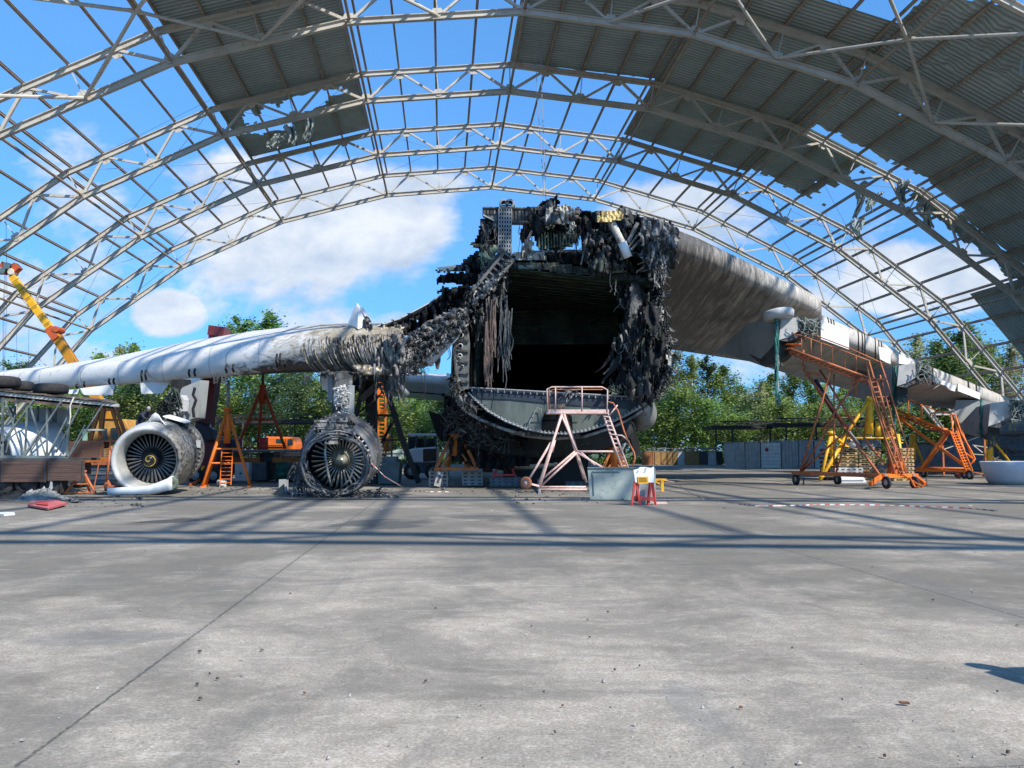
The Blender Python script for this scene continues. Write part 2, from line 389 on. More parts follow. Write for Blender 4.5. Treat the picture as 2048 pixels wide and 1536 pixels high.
# slab joints run along and across the hangar
ur = t.math('ADD', t.math('MULTIPLY', sp.outputs[0], cos(YAW)), t.math('MULTIPLY', sp.outputs[1], sin(YAW)))
wr = t.math('SUBTRACT', t.math('MULTIPLY', sp.outputs[1], cos(YAW)), t.math('MULTIPLY', sp.outputs[0], sin(YAW)))
wob = t.math('MULTIPLY', t.math('SUBTRACT', fine, .5), .07)
for c, o0, k, wd in ((ur, 2.17 + 7.7 * 10, .8, .011), (wr, -12.1 + 7.8 * 20, .55, .009)):
    mm = t.math('MODULO', t.math('ADD', t.math('ADD', c, o0), wob), 7.7 if c is ur else 7.8)
    per = 7.7 if c is ur else 7.8
    dd = t.math('MINIMUM', mm, t.math('SUBTRACT', per, mm))
    ln = t.ramp(dd, wd * 1.6, wd * .5)
    col = t.mix(t.math('MULTIPLY', ln, t.math('MULTIPLY', t.ramp(fine, .3, .52), k)), col, (.035, .038, .03))
    col = t.mix(t.math('MULTIPLY', t.math('MULTIPLY', t.ramp(dd, .22, .03), t.ramp(mid, .42, .6)), .28), col, (.12, .12, .115))
h = t.math('ADD', t.math('MULTIPLY', grit, .6), fine)
t.out(col, .88, 0, h, .35, .02, spec=.25)
MB().add([(-170, -60, 0), (170, -60, 0), (170, 112, 0), (-170, 112, 0)], [(0, 1, 2, 3)]).build('apron', m, kind='structure', recalc=False)
GRASSM = mat('grass_ground', (.06, .1, .03), (.1, .12, .045), .3, rough=.95, c3=(.12, .1, .06), s3=2)
MB().add([(-2500, -60, -.05), (2500, -60, -.05), (2500, 2500, -.05), (-2500, 2500, -.05)], [(0, 1, 2, 3)]).build('ground', GRASSM, kind='structure', recalc=False)
# ---------------------------------------------------------------- trees
def leafmat(name, a, b, c):
    m = bpy.data.materials.new(name); t = NT(m); vec = t.coord()
    col = t.mix(t.ramp(t.noise(vec, .55, 3, .5), .38, .62), a, b)
    col = t.mix(t.ramp(t.noise(vec, 3.5, 3, .6), .55, .75), col, c)
    oi = t.n('ShaderNodeObjectInfo')
    hs = t.n('ShaderNodeHueSaturation'); t.link(t.math('ADD', t.math('MULTIPLY', oi.outputs['Random'], .05), .47), hs.inputs['Hue'])
    t.link(t.math('ADD', t.math('MULTIPLY', oi.outputs['Random'], .5), .8), hs.inputs['Value']); t.link(col, hs.inputs['Color'])
    b1 = t.n('ShaderNodeBsdfPrincipled'); t.link(hs.outputs[0], b1.inputs['Base Color']); b1.inputs['Roughness'].default_value = .6
    b2 = t.n('ShaderNodeBsdfTranslucent'); t.link(hs.outputs[0], b2.inputs[0])
    mx = t.n('ShaderNodeMixShader'); mx.inputs[0].default_value = .42; t.link(b1.outputs[0], mx.inputs[1]); t.link(b2.outputs[0], mx.inputs[2])
    o = t.n('ShaderNodeOutputMaterial'); t.link(mx.outputs[0], o.inputs[0]); return m
LEAF = [leafmat('leaf_bright', (.25, .36, .09), (.17, .27, .07), (.36, .45, .14)), leafmat('leaf_mid', (.2, .3, .09), (.13, .22, .07), (.29, .38, .13)), leafmat('leaf_dark', (.13, .22, .09), (.09, .16, .07), (.2, .3, .12)), leafmat('leaf_olive', (.38, .4, .2), (.27, .3, .14), (.46, .46, .26))]
BARK = mat('birch_bark', (.5, .48, .43), (.12, .11, .1), 1.2, .5, .62, .9, stretch=(1, 1, .6)); BARKD = mat('dark_bark', (.1, .085, .07), (.06, .05, .045), 2, rough=.9)
def make_tree(H, R, n, leaf, bark, seed, style='birch', label='', loc=(0, 0, 0)):
    r = random.Random(seed)
    root = thing('birch_tree' if style == 'birch' else 'poplar_tree' if style == 'poplar' else 'bushy_tree', label, 'tree', loc, 'trees along the back of the apron')
    tr = MB(); loc = V(loc)
    lean = V((r.uniform(-.4, .4), r.uniform(-.3, .3), 0))
    tr.tube([loc + lean * (k / 6) ** 2 * 1.5 + V((r.uniform(-.1, .1), 0, H * .9 * k / 6)) for k in range(7)], .02 * H * .5 + .04, 7, .03)
    pts = []
    base = .12 if style != 'poplar' else .08
    nb = 26
    for k in range(nb):
        t0 = base + (.97 - base) * (k / nb) ** .9 + r.uniform(-.02, .02); a = r.uniform(0, 2 * pi)
        wdt = R * (sin(pi * min(1, max(0, t0 - base) / (1 - base)) ** .75) * .85 + .18) * r.uniform(.55, 1.15)
        z0 = H * t0 * .92; p0 = loc + lean * t0 ** 2 * 1.5 + V((0, 0, z0))
        rise = .9 if style == 'poplar' else .45
        p1 = p0 + V((cos(a) * wdt * .6, sin(a) * wdt * .6, wdt * rise)); p2 = p0 + V((cos(a) * wdt, sin(a) * wdt, wdt * (rise * 1.5 if style != 'birch' else rise * .7)))
        tr.tube([p0, p1, p2], .012 * H * .3 * (1 - t0) + .018, 4, .01, cap=False)
        pts.append((p1, wdt * .38)); pts.append((p2, wdt * .34 + .2)); pts.append(((p0 + p1) / 2, wdt * .3))
    tr.build('trunk', bark, root)
    cr = MB()
    for k in range(n):
        c, rad = pts[r.randrange(len(pts))]
        d = V((r.gauss(0, 1), r.gauss(0, 1), r.gauss(0, .75))) * rad * (.5 if r.random() < .7 else .95)
        p = c + d
        if style == 'birch' and r.random() < .4: p.z -= r.random() ** 2 * 1.4
        s = r.uniform(.06, .19) * (1.1 if H > 14 else 1)
        q = Matrix.Rotation(r.uniform(0, 6.28), 3, 'Z') @ Matrix.Rotation(r.uniform(-1.2, 1.2), 3, 'X')
        a = q @ V((s, 0, 0)); b = q @ V((0, s * .75, 0))
        cr.add([p - a, p + b * .8, p + a, p - b], [(0, 1, 2, 3)])
    cr.build('crown', leaf, root, recalc=False)
    return root
protos = []
TL = ['bright green birch with airy drooping crown in the tree line behind the apron', 'tall narrow poplar with dense mid green leaves in the tree line', 'dark green bushy tree standing in the tree line behind the apron',
      'olive green birch with a sparse twiggy crown in the tree line', 'low light green young tree at the front of the tree line']
protos.append(make_tree(16, 3.4, 9000, LEAF[0], BARK, 1, 'birch', TL[0], (10, 400, 0)))
protos.append(make_tree(17, 2.6, 9500, LEAF[1], BARKD, 2, 'poplar', TL[1], (10, 400, 0)))
protos.append(make_tree(14, 4.2, 11000, LEAF[2], BARKD, 3, 'bushy', TL[2], (10, 400, 0)))
protos.append(make_tree(16, 3.6, 6000, LEAF[3], BARK, 4, 'birch', TL[3], (10, 400, 0)))
protos.append(make_tree(8, 3.0, 6500, LEAF[0], BARK, 5, 'bushy', TL[4], (10, 400, 0)))
HT = [16, 17, 14, 16, 8]
# (x in the photo, y of the top, depth, kind); the crown line follows the photo
TS = [(20, 722, 118, 2), (75, 728, 122, 3), (-60, 700, 116, 1), (130, 760, 124, 2), (195, 695, 112, 0), (225, 678, 116, 3), (262, 674, 112, 0), (300, 715, 118, 3), (160, 775, 112, 4), (245, 790, 108, 4), (310, 760, 124, 2), (350, 770, 130, 1),
      (470, 628, 116, 1), (518, 618, 119, 1), (565, 650, 122, 1), (440, 705, 126, 2), (500, 730, 110, 0), (545, 750, 108, 2), (590, 745, 112, 2), (385, 760, 116, 0), (420, 770, 108, 4), (620, 735, 122, 2), (650, 740, 112, 0), (600, 760, 126, 1),
      (690, 760, 108, 4), (700, 720, 126, 2), (735, 755, 118, 0), (770, 760, 110, 0), (800, 768, 116, 3), (815, 720, 150, 2), (840, 775, 110, 0), (870, 790, 118, 2), (895, 770, 108, 0), (850, 765, 128, 1), (780, 800, 106, 4), (925, 800, 112, 2),
      (1285, 740, 118, 2), (1325, 715, 116, 3), (1345, 690, 112, 3), (1385, 700, 108, 0), (1420, 712, 112, 1), (1450, 720, 110, 0), (1478, 770, 118, 2), (1360, 780, 104, 4), (1420, 800, 104, 4), (1500, 790, 124, 2), (1522, 755, 108, 3), (1545, 738, 110, 0),
      (1585, 735, 112, 1), (1620, 742, 110, 0), (1650, 760, 120, 3), (1690, 765, 112, 0), (1725, 760, 118, 2), (1560, 800, 104, 4), (1640, 810, 104, 4), (1480, 830, 104, 4), (1310, 800, 104, 4), (1760, 740, 122, 1), (1800, 700, 128, 3), (1835, 655, 118, 3),
      (1885, 670, 114, 0), (1925, 640, 112, 1), (1960, 660, 116, 0), (1990, 690, 120, 2), (2030, 680, 112, 3), (1860, 720, 124, 2), (1910, 700, 126, 2), (2080, 660, 116, 1), (2140, 650, 118, 0), (1780, 800, 110, 4), (1700, 820, 106, 4), (960, 790, 124, 2), (1010, 790, 118, 0), (1240, 790, 112, 2), (1200, 790, 118, 3),
      (1050, 780, 122, 1), (1100, 780, 120, 2), (1150, 790, 118, 0), (340, 800, 110, 4), (470, 800, 110, 4), (625, 810, 112, 4), (-120, 690, 118, 0), (50, 780, 112, 4), (105, 775, 110, 0), (5, 770, 108, 0), (-20, 740, 114, 3), (280, 765, 110, 2), (325, 735, 120, 0)]
used = [False] * 5
tr2 = random.Random(11)
for x, y, Y, k in TS:
    p = P(x, y, Y); s = p.z / HT[k] * 1.05
    base = GP(x, Y); base.z = -.05
    sw = s * tr2.uniform(.9, 1.15) if s > .8 else s * 1.2
    sca = (sw, sw, s)
    if not used[k]:
        o = protos[k]; used[k] = True; o.location = base; o.rotation_euler = (0, 0, tr2.uniform(0, 6)); o.scale = sca
    else: dup(protos[k], base, tr2.uniform(0, 6), None, sca)
# dense scrub and the far wood behind the first trees
sc_ = MB(); r = random.Random(5)
for k in range(42000):
    x = r.uniform(-95, 95); d = r.random(); Y = 113 + 22 * d
    hh = 5.2 + 2.6 * fbm(x * .08, Y * .1, 3) + 1.6 * fbm(x * .4, Y * .4, 8) + 4 * d
    z = hh * r.random() ** .6; s = r.uniform(.15, .42)
    q = Matrix.Rotation(r.uniform(0, 6.28), 3, 'Z') @ Matrix.Rotation(r.uniform(-1.2, 1.2), 3, 'X'); a = q @ V((s, 0, 0)); b = q @ V((0, s * .8, 0)); p = V((x + r.gauss(0, .4), Y, z))
    sc_.add([p - a, p + b, p + a, p - b], [(0, 1, 2, 3)])
tag(sc_.build('undergrowth', LEAF[1], kind='stuff', recalc=False), 'mid green scrub and saplings filling in beneath the tree line', 'undergrowth')
gr = MB()
for k in range(16000):
    x = r.uniform(-85, 85); Y = 112.2 + r.random() * 2.5; s = r.uniform(.25, .9) * (1 + .6 * fbm(x * .2, 0, 0)); a = r.uniform(0, 6.28)
    p = V((x, Y, 0)); q = V((cos(a) * .12, sin(a) * .12, 0))
    gr.add([p - q, p + q, p + V((r.uniform(-.2, .2), r.uniform(-.2, .2), s))], [(0, 1, 2)])
tag(gr.build('tall_grass', LEAF[0], kind='stuff', recalc=False), 'tall weedy grass along the far edge of the apron', 'grass')
# ---------------------------------------------------------------- hangar
S = 13.6 / 7.5
KW = [0, 6.7401 * S, 13.325 * S, 19.4477 * S, 24.8234 * S, 24.8234 * S + 7.7, 24.8234 * S + 12.2]
KH = [17.0717 * S + CH, 16.4002 * S + CH, 14.5569 * S + CH, 11.5358 * S + CH, 7.4855 * S + CH, 7.4855 * S + CH - 9.3, 0.0]
Y0 = 32.2353 * S; XO = 3.1142 * S; DB = 13.6
NK = 6
def B(k): return V(((KW[abs(k)]) * (1 if k > 0 else -1) if k else 0, 0, KH[abs(k)]))
def T(k):
    a = B(max(k - 1, -NK)); b = B(min(k + 1, NK)); d = (b - a).normalized(); n = V((-d.z, 0, d.x))
    return B(k) + n * 2.35
def top(k, f): return T(k).lerp(T(k + 1), f)
def bot(k, f): return B(k).lerp(B(k + 1), f)
def W(p, w): return V((XO + p.x, w, p.z))
TY = [Y0 + DB * j for j in range(-5, 4)]     # nine trusses; index 5 is the first whose ridge the photo shows
hangar = bpy.data.objects.new('hangar', None); C.objects.link(hangar); hangar.rotation_euler = (0, 0, YAW)
hangar['label'] = 'huge arched steel hangar frame over the wreck, half its corrugated roof gone'; hangar['category'] = 'hangar'
ROOTS['hangar'] = V((0, 0, 0))
STEELP = mat('truss_paint', (.5, .47, .41), (.41, .38, .33), .5, .4, .7, .7, 0, .08, c3=(.34, .2, .1), s3=2.2, lo3=.56, hi3=.7)
STEELR = mat('purlin_rusty', (.34, .27, .2), (.25, .18, .14), .8, .4, .65, .75, 0, .08, c3=(.36, .3, .24), s3=3, lo3=.55, hi3=.7)
def box_between(mb, a, b, wd, h, w): mb.beam(W(a, w), W(b, w), wd, h, (0, 0, 1))
for j, w_ in enumerate(TY):
    ch = MB(); wb = MB(); gs = ch
    for k in range(-NK, NK):
        last = k in (-NK, NK - 1)
        for a, b, hh in ((B(k), B(k + 1), .46), (T(k), T(k + 1), .44)):
            d = (b - a).normalized()
            ch.ibeam(W(a - d * .1, w_), W(b + d * .1, w_), .34, hh, .05)
        M = bot(k, .5)
        for a, b, tk in ((B(k), top(k, .25), .2), (top(k, .25), M, .17), (M, top(k, .75), .17), (top(k, .75), B(k + 1), .2)):
            wb.beam(W(a, w_), W(b, w_), tk, tk)
        wb.beam(W(M, w_), W(top(k, .5), w_), .07, .07)
        wb.beam(W(B(k), w_), W(T(k), w_), .09, .09)
        d = (B(k + 1) - B(k)).normalized(); n = V((-d.z, 0, d.x))
        for c, sgn, L in ((M, 1, .62), (B(k), 1, .6), (top(k, .25), -1, .55), (top(k, .75), -1, .55)):
            pts = [c - d * L, c + d * L, c + d * L * .45 + n * .62 * sgn, c - d * L * .45 + n * .62 * sgn]
            gs.prism([W(p, w_ - .02) for p in pts], (0, .04, 0))
    r_ = ch.build('roof_truss', STEELP, hangar)
    wb.build('web_members', STEELP, r_)
w0, w1 = TY[0] - .6, TY[-1] + .5
for k in range(-NK, NK):
    for f in (0, .25, .5, .75):
        c = top(k, f); d = (T(k + 1) - T(k)).normalized(); n = V((-d.z, 0, d.x))
        if f == 0:
            dp = (T(k) - T(max(k - 1, -NK))).normalized() if k > -NK else d
            mb = MB()
            for q, dd in ((-.42, dp), (.42, d)):
                pc = c + dd * q + n * .38
                mb.ibeam(W(pc, w0), W(pc, w1), .16, .3, .03, up=tuple(n))
            mb.build('double_purlin', STEELR, hangar)
        else:
            pc = c + n * .38
            MB().ibeam(W(pc, w0), W(pc, w1), .16, .3, .03, up=tuple(n)).build('purlin', STEELR, hangar)
for k in range(-NK + 1, NK):
    MB().tube([W(B(k) + V((0, 0, .12)), w0 + .6), W(B(k) + V((0, 0, .12)), w1 - .5)], .11, 8).build('tie_beam', STEELR, hangar)
for k in range(-4, 5):
    if k == 0: continue
    c = W(B(k) + V((0, 0, .05)), (TY[4] + TY[5]) / 2); mb = MB()
    for w_ in (TY[4], TY[5]):
        for q in (k - 1, k): mb.tube([c, W(bot(q, .5) + V((0, 0, .1)), w_)], .12, 8)
    mb.box(c, (.7, .7, .04)); mb.build('star_brace', STEELP, hangar)
for (b, ks) in ((4, (-4, -2, 1, 3)), (6, (-5, -3, -2, 2, 4)), (7, (-4, -3, -1, 2, 3))):
    for k in ks:
        mb = MB()
        for a, c in (((k, 0), (k + 1, 0)), ((k + 1, 0), (k, 0))):
            mb.tube([W(top(k, 0 if a[0] == k else 1) + V((0, 0, .15)), TY[b]), W(top(k, 0 if c[0] == k else 1) + V((0, 0, .15)), TY[b + 1])], .018, 4)
        mb.build('brace_rods', STEELR, hangar)
# corrugated roof sheets with bullet and shrapnel holes
m = bpy.data.materials.new('corrugated_sheet'); t = NT(m); vec = t.coord()
spx = t.n('ShaderNodeSeparateXYZ'); t.link(vec, spx.inputs[0])
wv = t.math('SINE', t.math('MULTIPLY', spx.outputs[1], 2 * pi / .42)); pn = t.noise(vec, .35, 4, .6)
mpx = t.n('ShaderNodeMapping'); t.link(vec, mpx.inputs[0]); mpx.inputs['Scale'].default_value = (.3, 3, .3)
col = t.mix(t.ramp(pn, .35, .65), (.33, .39, .38), (.42, .48, .47)); col = t.mix(t.math('MULTIPLY', t.ramp(t.noise(mpx.outputs[0], 1.5, 4, .7), .5, .7), .5), col, (.22, .25, .245))
col = t.mix(t.math('MULTIPLY', t.ramp(wv, -.2, .9), .6), col, (.17, .2, .195))  # shading of the corrugations painted into the colour, following the bump wave
def holes(sc2, th, seed, gate):
    v_ = t.n('ShaderNodeTexVoronoi'); v_.feature = 'F1'; v_.inputs['Scale'].default_value = sc2
    mp_ = t.n('ShaderNodeMapping'); t.link(vec, mp_.inputs[0]); mp_.inputs['Location'].default_value = (seed, seed * 2, 0); mp_.inputs['Scale'].default_value = (1, .6, .4); t.link(mp_.outputs[0], v_.inputs['Vector'])
    sp_ = t.n('ShaderNodeSeparateColor'); t.link(v_.outputs['Color'], sp_.inputs[0])
    siz = t.math('MULTIPLY', t.math('POWER', sp_.outputs[1], 3), th)
    return t.math('MULTIPLY', t.math('LESS_THAN', v_.outputs['Distance'], siz), t.math('LESS_THAN', sp_.outputs[0], gate))
hl = t.math('MAXIMUM', holes(.9, .10, 3, .30), holes(.42, .11, 9, .5))
t.out(col, .75, .0, wv, .75, .05, alpha=t.math('SUBTRACT', 1, hl), spec=.25)
SHEETM = m
def roof(k, b, f0=0., f1=1., g0=0., g1=1., tear=None, seed=0, sag=None):
    """sheet over segment k, bay b; f across, g along the hangar as fractions; tear(f, g) > 0 removes"""
    mb = MB(); nu, nw = 34, 26; ids = {}
    if f1 > .97: f1 = 1.055
    if k == 0: f0 = .0
    d = (T(k + 1) - T(k)).normalized(); n = V((-d.z, 0, d.x))
    def vert(i, j):
        if (i, j) not in ids:
            f = f0 + (f1 - f0) * i / nu; g = g0 + (g1 - g0) * j / nw
            off = .58
            if sag:
                off -= sag(f, g)
            if tear and (tear(f, g) > -.6):
                f += fbm(f * 9, g * 9, seed) * .012; g += fbm(f * 9, g * 9, seed + 4) * .02; off += fbm(f * 12, g * 12, seed + 7) * .25
            ids[(i, j)] = len(mb.v); mb.v.append(W(top(k, f) + n * off, TY[b] + DB * g))
        return ids[(i, j)]
    for i in range(nu):
        for j in range(nw):
            f = f0 + (f1 - f0) * (i + .5) / nu; g = g0 + (g1 - g0) * (j + .5) / nw
            if tear and tear(f, g) > 0: continue
            mb.f.append((vert(i, j), vert(i + 1, j), vert(i + 1, j + 1), vert(i, j + 1)))
    return mb.build('roof_sheet', SHEETM, hangar)
def blobt(cf, cg, rf, rg, s=0, amp=.9):
    return lambda f, g: 1 - ((f - cf) / rf) ** 2 - ((g - cg) / rg) ** 2 + amp * fbm(f * 14, g * 5, s)
def any_(*fs): return lambda f, g: max(x(f, g) for x in fs)
# left of the ridge
roof(-2, 4, .02, .965); roof(-2, 5, .02, .965)
roof(-2, 6, .02, .965, tear=any_(blobt(.42, .32, .34, .1, 2), blobt(.25, .5, .2, .09, 5), blobt(.68, .25, .2, .07, 9)), seed=3, sag=lambda f, g: .5 * math.exp(-((f - .4) / .25) ** 2 - ((g - .5) / .2) ** 2))
# right of the ridge
roof(0, 4, .0, 1, .72, 1); roof(0, 5, .0, 1, 0, .985)
roof(0, 6, .0, 1, -.015, .12, tear=lambda f, g: .1 if .05 < g + f * .03 < .075 else -1)
roof(1, 4, .0, .98, .72, 1); roof(1, 5); roof(1, 6, 0, 1, 0, 1)
roof(2, 4, .0, 1, .0, 1, tear=any_(blobt(.9, .38, .2, .3, 7), lambda f, g: .35 - g - .3 * f + .12 * fbm(f * 8, g * 4, 5)), seed=4, sag=lambda f, g: .4 * f * g)
roof(2, 5, 0, 1, 0, 1, tear=any_(lambda f, g: 1 if (g > .91 + .05 * fbm(f * 6, 2, 1) and f > .12) else -1), seed=6)
roof(2, 6, 0, 1, .0, .98, tear=any_(blobt(.86, .18, .24, .24, 12), blobt(1.0, .7, .45, .45, 15, .6), lambda f, g: 1 if (g > .9 + .08 * fbm(f * 7, 3, 1)) else -1), seed=8, sag=lambda f, g: 1.2 * max(0, f - .5) * math.exp(-((g - .5) / .4) ** 2))
roof(3, 3, tear=lambda f, g: .5 - g + .2 * fbm(f * 6, g * 4, 2)); roof(3, 4, tear=any_(blobt(.25, .35, .3, .22, 21), blobt(.8, .7, .15, .1, 25)), seed=5)
roof(3, 5, tear=lambda f, g: 1 if (g > .93 and f < .3) else -1)
roof(3, 6, 0, 1, 0, .26, tear=lambda f, g: g - .2 + .06 * fbm(f * 7, 1, 3)); roof(4, 3); roof(4, 4); roof(4, 5); roof(4, 6, 0, 1, 0, .72)
roof(5, 4); roof(5, 5); roof(5, 6, 0, 1, 0, .72); roof(5, 3)
# loose torn sheet hanging from the purlins
def hanging(k, f, b, g, L, wd, seed):
    r = random.Random(seed); mb = MB(); n = 9; c = top(k, f); rings = []
    for i in range(n + 1):
        t_ = i / n; s = .7 + .5 * r.random()
        off = V((.35 * sin(3 * t_ + seed), 0, -L * t_))
        rings.append([W(c + off + V((wd * .5 * q * s * (1 - .35 * t_), 0, .1 * cos(q * 9))), TY[b] + DB * g + .35 * sin(q * 5 + 4 * t_) + .5 * t_ * cos(seed)) for q in [x / 5 - 1 for x in range(11)]])
    mb.loft(rings, False, False); mb.build('torn_sheet', SHEETM, hangar, solid=.02)
for a in ((2, .72, 6, .35, 2.6, .9, 1), (2, .8, 6, .3, 1.8, 1.3, 2), (2, .95, 6, .75, 2.2, 1.5, 3), (2, .62, 4, .45, 3.2, .9, 4), (0, .3, 4, .9, 1.7, .8, 5), (-2, .42, 6, .5, 1.7, 1.1, 6), (-2, .55, 6, .45, 2.0, .9, 7), (-2, .3, 6, .6, 1.3, 1.4, 8), (2, .85, 5, .97, 2.1, 1.0, 9), (3, .1, 6, .05, 2.4, 1.2, 10), (3, .9, 4, .5, 2.6, 1.4, 11), (3, .2, 4, .4, 2.0, 1.2, 12)): hanging(*a)
for x, y, Y in ((1072, 40, 66), (1083, 40, 66)):
    a = P(x, y, Y); b = P(x + 18, 372, Y); MB().tube([a + V((0, 0, 3)), a, b], .015, 4).build('hanging_cable', STEELR, hangar) if False else None
# ---------------------------------------------------------------- aircraft wreck
plane = thing('airplane_wreck', 'giant burnt out cargo aircraft wreck with its nose gone and its hold open', 'airplane', (2, 36, 0))
FY = 36.0
def wingmat(name, sgn):
    m = bpy.data.materials.new(name); t = NT(m); vec = t.coord(); sp = t.n('ShaderNodeSeparateXYZ'); t.link(vec, sp.inputs[0])
    n1 = t.noise(vec, .5, 5, .65, .4); 
    if sgn > 0:   # streaks run back from the leading edge over the smoked skin
        mp = t.n('ShaderNodeMapping'); t.link(vec, mp.inputs[0]); mp.inputs['Rotation'].default_value = (0, 0, .1); mp.inputs['Scale'].default_value = (5, .3, .8)
        st = t.noise(mp.outputs[0], 1.0, 6, .75, .5)
        near = t.ramp(sp.outputs[0], 13.0, 4)
        soot = t.math('MULTIPLY', near, 1.0)
        back = t.ramp(t.math('SUBTRACT', sp.outputs[1], t.math('MULTIPLY', t.math('SUBTRACT', sp.outputs[0], 4.8), .75)), .25, 1.3)
        col = t.mix(t.ramp(n1, .4, .7), (.56, .54, .5), (.42, .38, .33))
        col = t.mix(t.math('MULTIPLY', t.ramp(t.math('ADD', t.math('MULTIPLY', st, 1.0), t.math('ADD', t.math('MULTIPLY', soot, .2), t.math('MULTIPLY', t.ramp(sp.outputs[0], 15, 8), .14))), .5, .8), .92), col, (.055, .048, .04))
        mp3 = t.n('ShaderNodeMapping'); t.link(vec, mp3.inputs[0]); mp3.inputs['Scale'].default_value = (.5, .5, .5)
        sw = t.noise(mp3.outputs[0], .9, 5, .65, 2.5)
        col = t.mix(t.math('MULTIPLY', t.ramp(t.math('ADD', sw, t.math('MULTIPLY', near, .12)), .55, .7), t.math('MULTIPLY', t.ramp(sp.outputs[1], 3, 8), .6)), col, (.12, .1, .085))
    else:
        mp = t.n('ShaderNodeMapping'); t.link(vec, mp.inputs[0]); mp.inputs['Scale'].default_value = (1.0, 1.2, 2.2)
        st = t.noise(mp.outputs[0], 1.5, 6, .7, 1.2)
        near = t.ramp(sp.outputs[0], -14.5, -7.2); low = t.ramp(sp.outputs[2], 5.9, 4.7)
        col = t.mix(t.ramp(n1, .45, .75), (.74, .73, .7), (.62, .6, .56))
        col = t.mix(t.ramp(t.math('ADD', st, t.math('MULTIPLY', near, .42)), .56, .8), col, (.33, .28, .2))
        col = t.mix(t.ramp(t.math('ADD', t.math('ADD', st, t.math('MULTIPLY', near, .27)), t.math('MULTIPLY', low, t.math('MULTIPLY', t.ramp(sp.outputs[0], -17.5, -12.5), .7))), .74, .96), col, (.05, .045, .04))
    # panel joints
    for ax, per in ((0, 2.6), (1, 2.1)):
        mm = t.math('PINGPONG', sp.outputs[ax], per / 2)
        col = t.mix(t.math('MULTIPLY', t.math('LESS_THAN', mm, .022), .5), col, (.12, .12, .12))
    t.out(col, .42, 0, n1, .15, .03, spec=.5); return m
WR = wingmat('smoked_wing', 1); WL = wingmat('burnt_wing', -1)
def section(le, te, th, n=14, nose=1.0):
    """closed airfoil ring from a leading edge centre to a trailing edge, thickness th"""
    le = V(le); te = V(te); ax = te - le; L = ax.length; ax.normalize(); up = V((0, 0, 1)); up = (up - ax * up.dot(ax)).normalized()
    ring = []
    def prof(c): return th * (min(1, sqrt(max(0, 1 - (1 - min(1, c / (th * .55 / L))) ** 2))) if c < th * .55 / L else 1) * (1 if c < .4 else 1 - ((c - .4) / .6) ** 1.5 * .93) / 2
    cs = [(i / n) ** 2 for i in range(n + 1)]
    for c in reversed(cs): ring.append(le + ax * (L * c) + up * prof(c))
    for c in cs[1:]: ring.append(le + ax * (L * c) - up * prof(c))
    return ring
# --- right hand wing (as seen): inner piece with the thick nose, outer panel
def st(x, y, Y): return P(x, y, Y)
def dense(keys, n):
    out = []
    for i in range(len(keys) - 1):
        for k in range(n):
            f = k / n; a, b = keys[i], keys[i + 1]; out.append(tuple(V(p).lerp(V(q), f) if hasattr(p, '__len__') or isinstance(p, Vector) else p + (q - p) * f for p, q in zip(a, b)))
    out.append(keys[-1]); return out
RW = [(st(1318, 462, 35.6), st(1290, 698, 53), 1.2), (st(1400, 492, 37), st(1345, 698, 53.2), 1.1), (st(1520, 549, 39.8), st(1500, 722, 54), 1.0), (st(1643, 607, 42.4), st(1640, 768, 55), .9)]
wi = MB(); wi.loft([section(a, b, c) for a, b, c in dense(RW, 6)]); wi_o = wi.build('inner_wing', WR, plane, True)
RO = [(st(1640, 641, 43.4), st(1600, 752, 55), 1.05), (st(1750, 689, 46.0), st(1740, 790, 55.5), 1.0), (st(1850, 739, 49), st(1850, 810, 57), .85), (st(2048, 818, 55.9), st(2060, 838, 62), .7), (st(2130, 838, 58.5), st(2150, 846, 63.5), .5)]
wo = MB(); rings = dense(RO, 5); wo.loft([section(a, b, c) for a, b, c in rings]); wo.build('outer_wing', WR, plane, True)
def rib(keys, f0, f1, mat_, name, grow=.02, cmax=.12, span=1):
    """a band wrapped round the leading edge between two spanwise fractions"""
    mb = MB(); n = len(keys) - 1
    def at(f):
        s = min(f * n, n - 1e-6); i = int(s); q = s - i; a, b = keys[i], keys[i + 1]
        le = V(a[0]).lerp(V(b[0]), q); te = V(a[1]).lerp(V(b[1]), q); th = a[2] + (b[2] - a[2]) * q
        s_ = section(le, te, th + grow * 2, 14); ax = (te - le).normalized()
        return [p - ax * grow for p in s_[9:20]]
    mb.loft([at(f0), at((f0 + f1) / 2), at(f1)], False, False); return mb.build(name, mat_, plane, True, solid=.02)
GAP = mat('gap_black', (.012, .012, .012), rough=.8)
RUSTY = mat('gap_brown', (.09, .05, .03), (.02, .015, .015), 5)
for f in (.035, .06, .17, .2, .25, .28, .37, .5, .515, .6, .62, .75, .77): rib(RO, f, f + .004, GAP, 'slat_joint')
for f in (.05, .19, .268): rib(RO, f - .002, f + .003, RUSTY, 'joint_stain', .012)
def plate(pts, mat_, name, th=.05, label=None, parent=plane):
    pts = [V(p) for p in pts]; n = (pts[1] - pts[0]).cross(pts[2] - pts[0]).normalized() * th
    return MB().prism(pts, n).build(name, mat_, parent, label=label)
KR = mat('white_flap', (.78, .78, .76), (.68, .68, .66), 1.2, rough=.4, c3=(.35, .33, .3), s3=9, lo3=.68, hi3=.74)
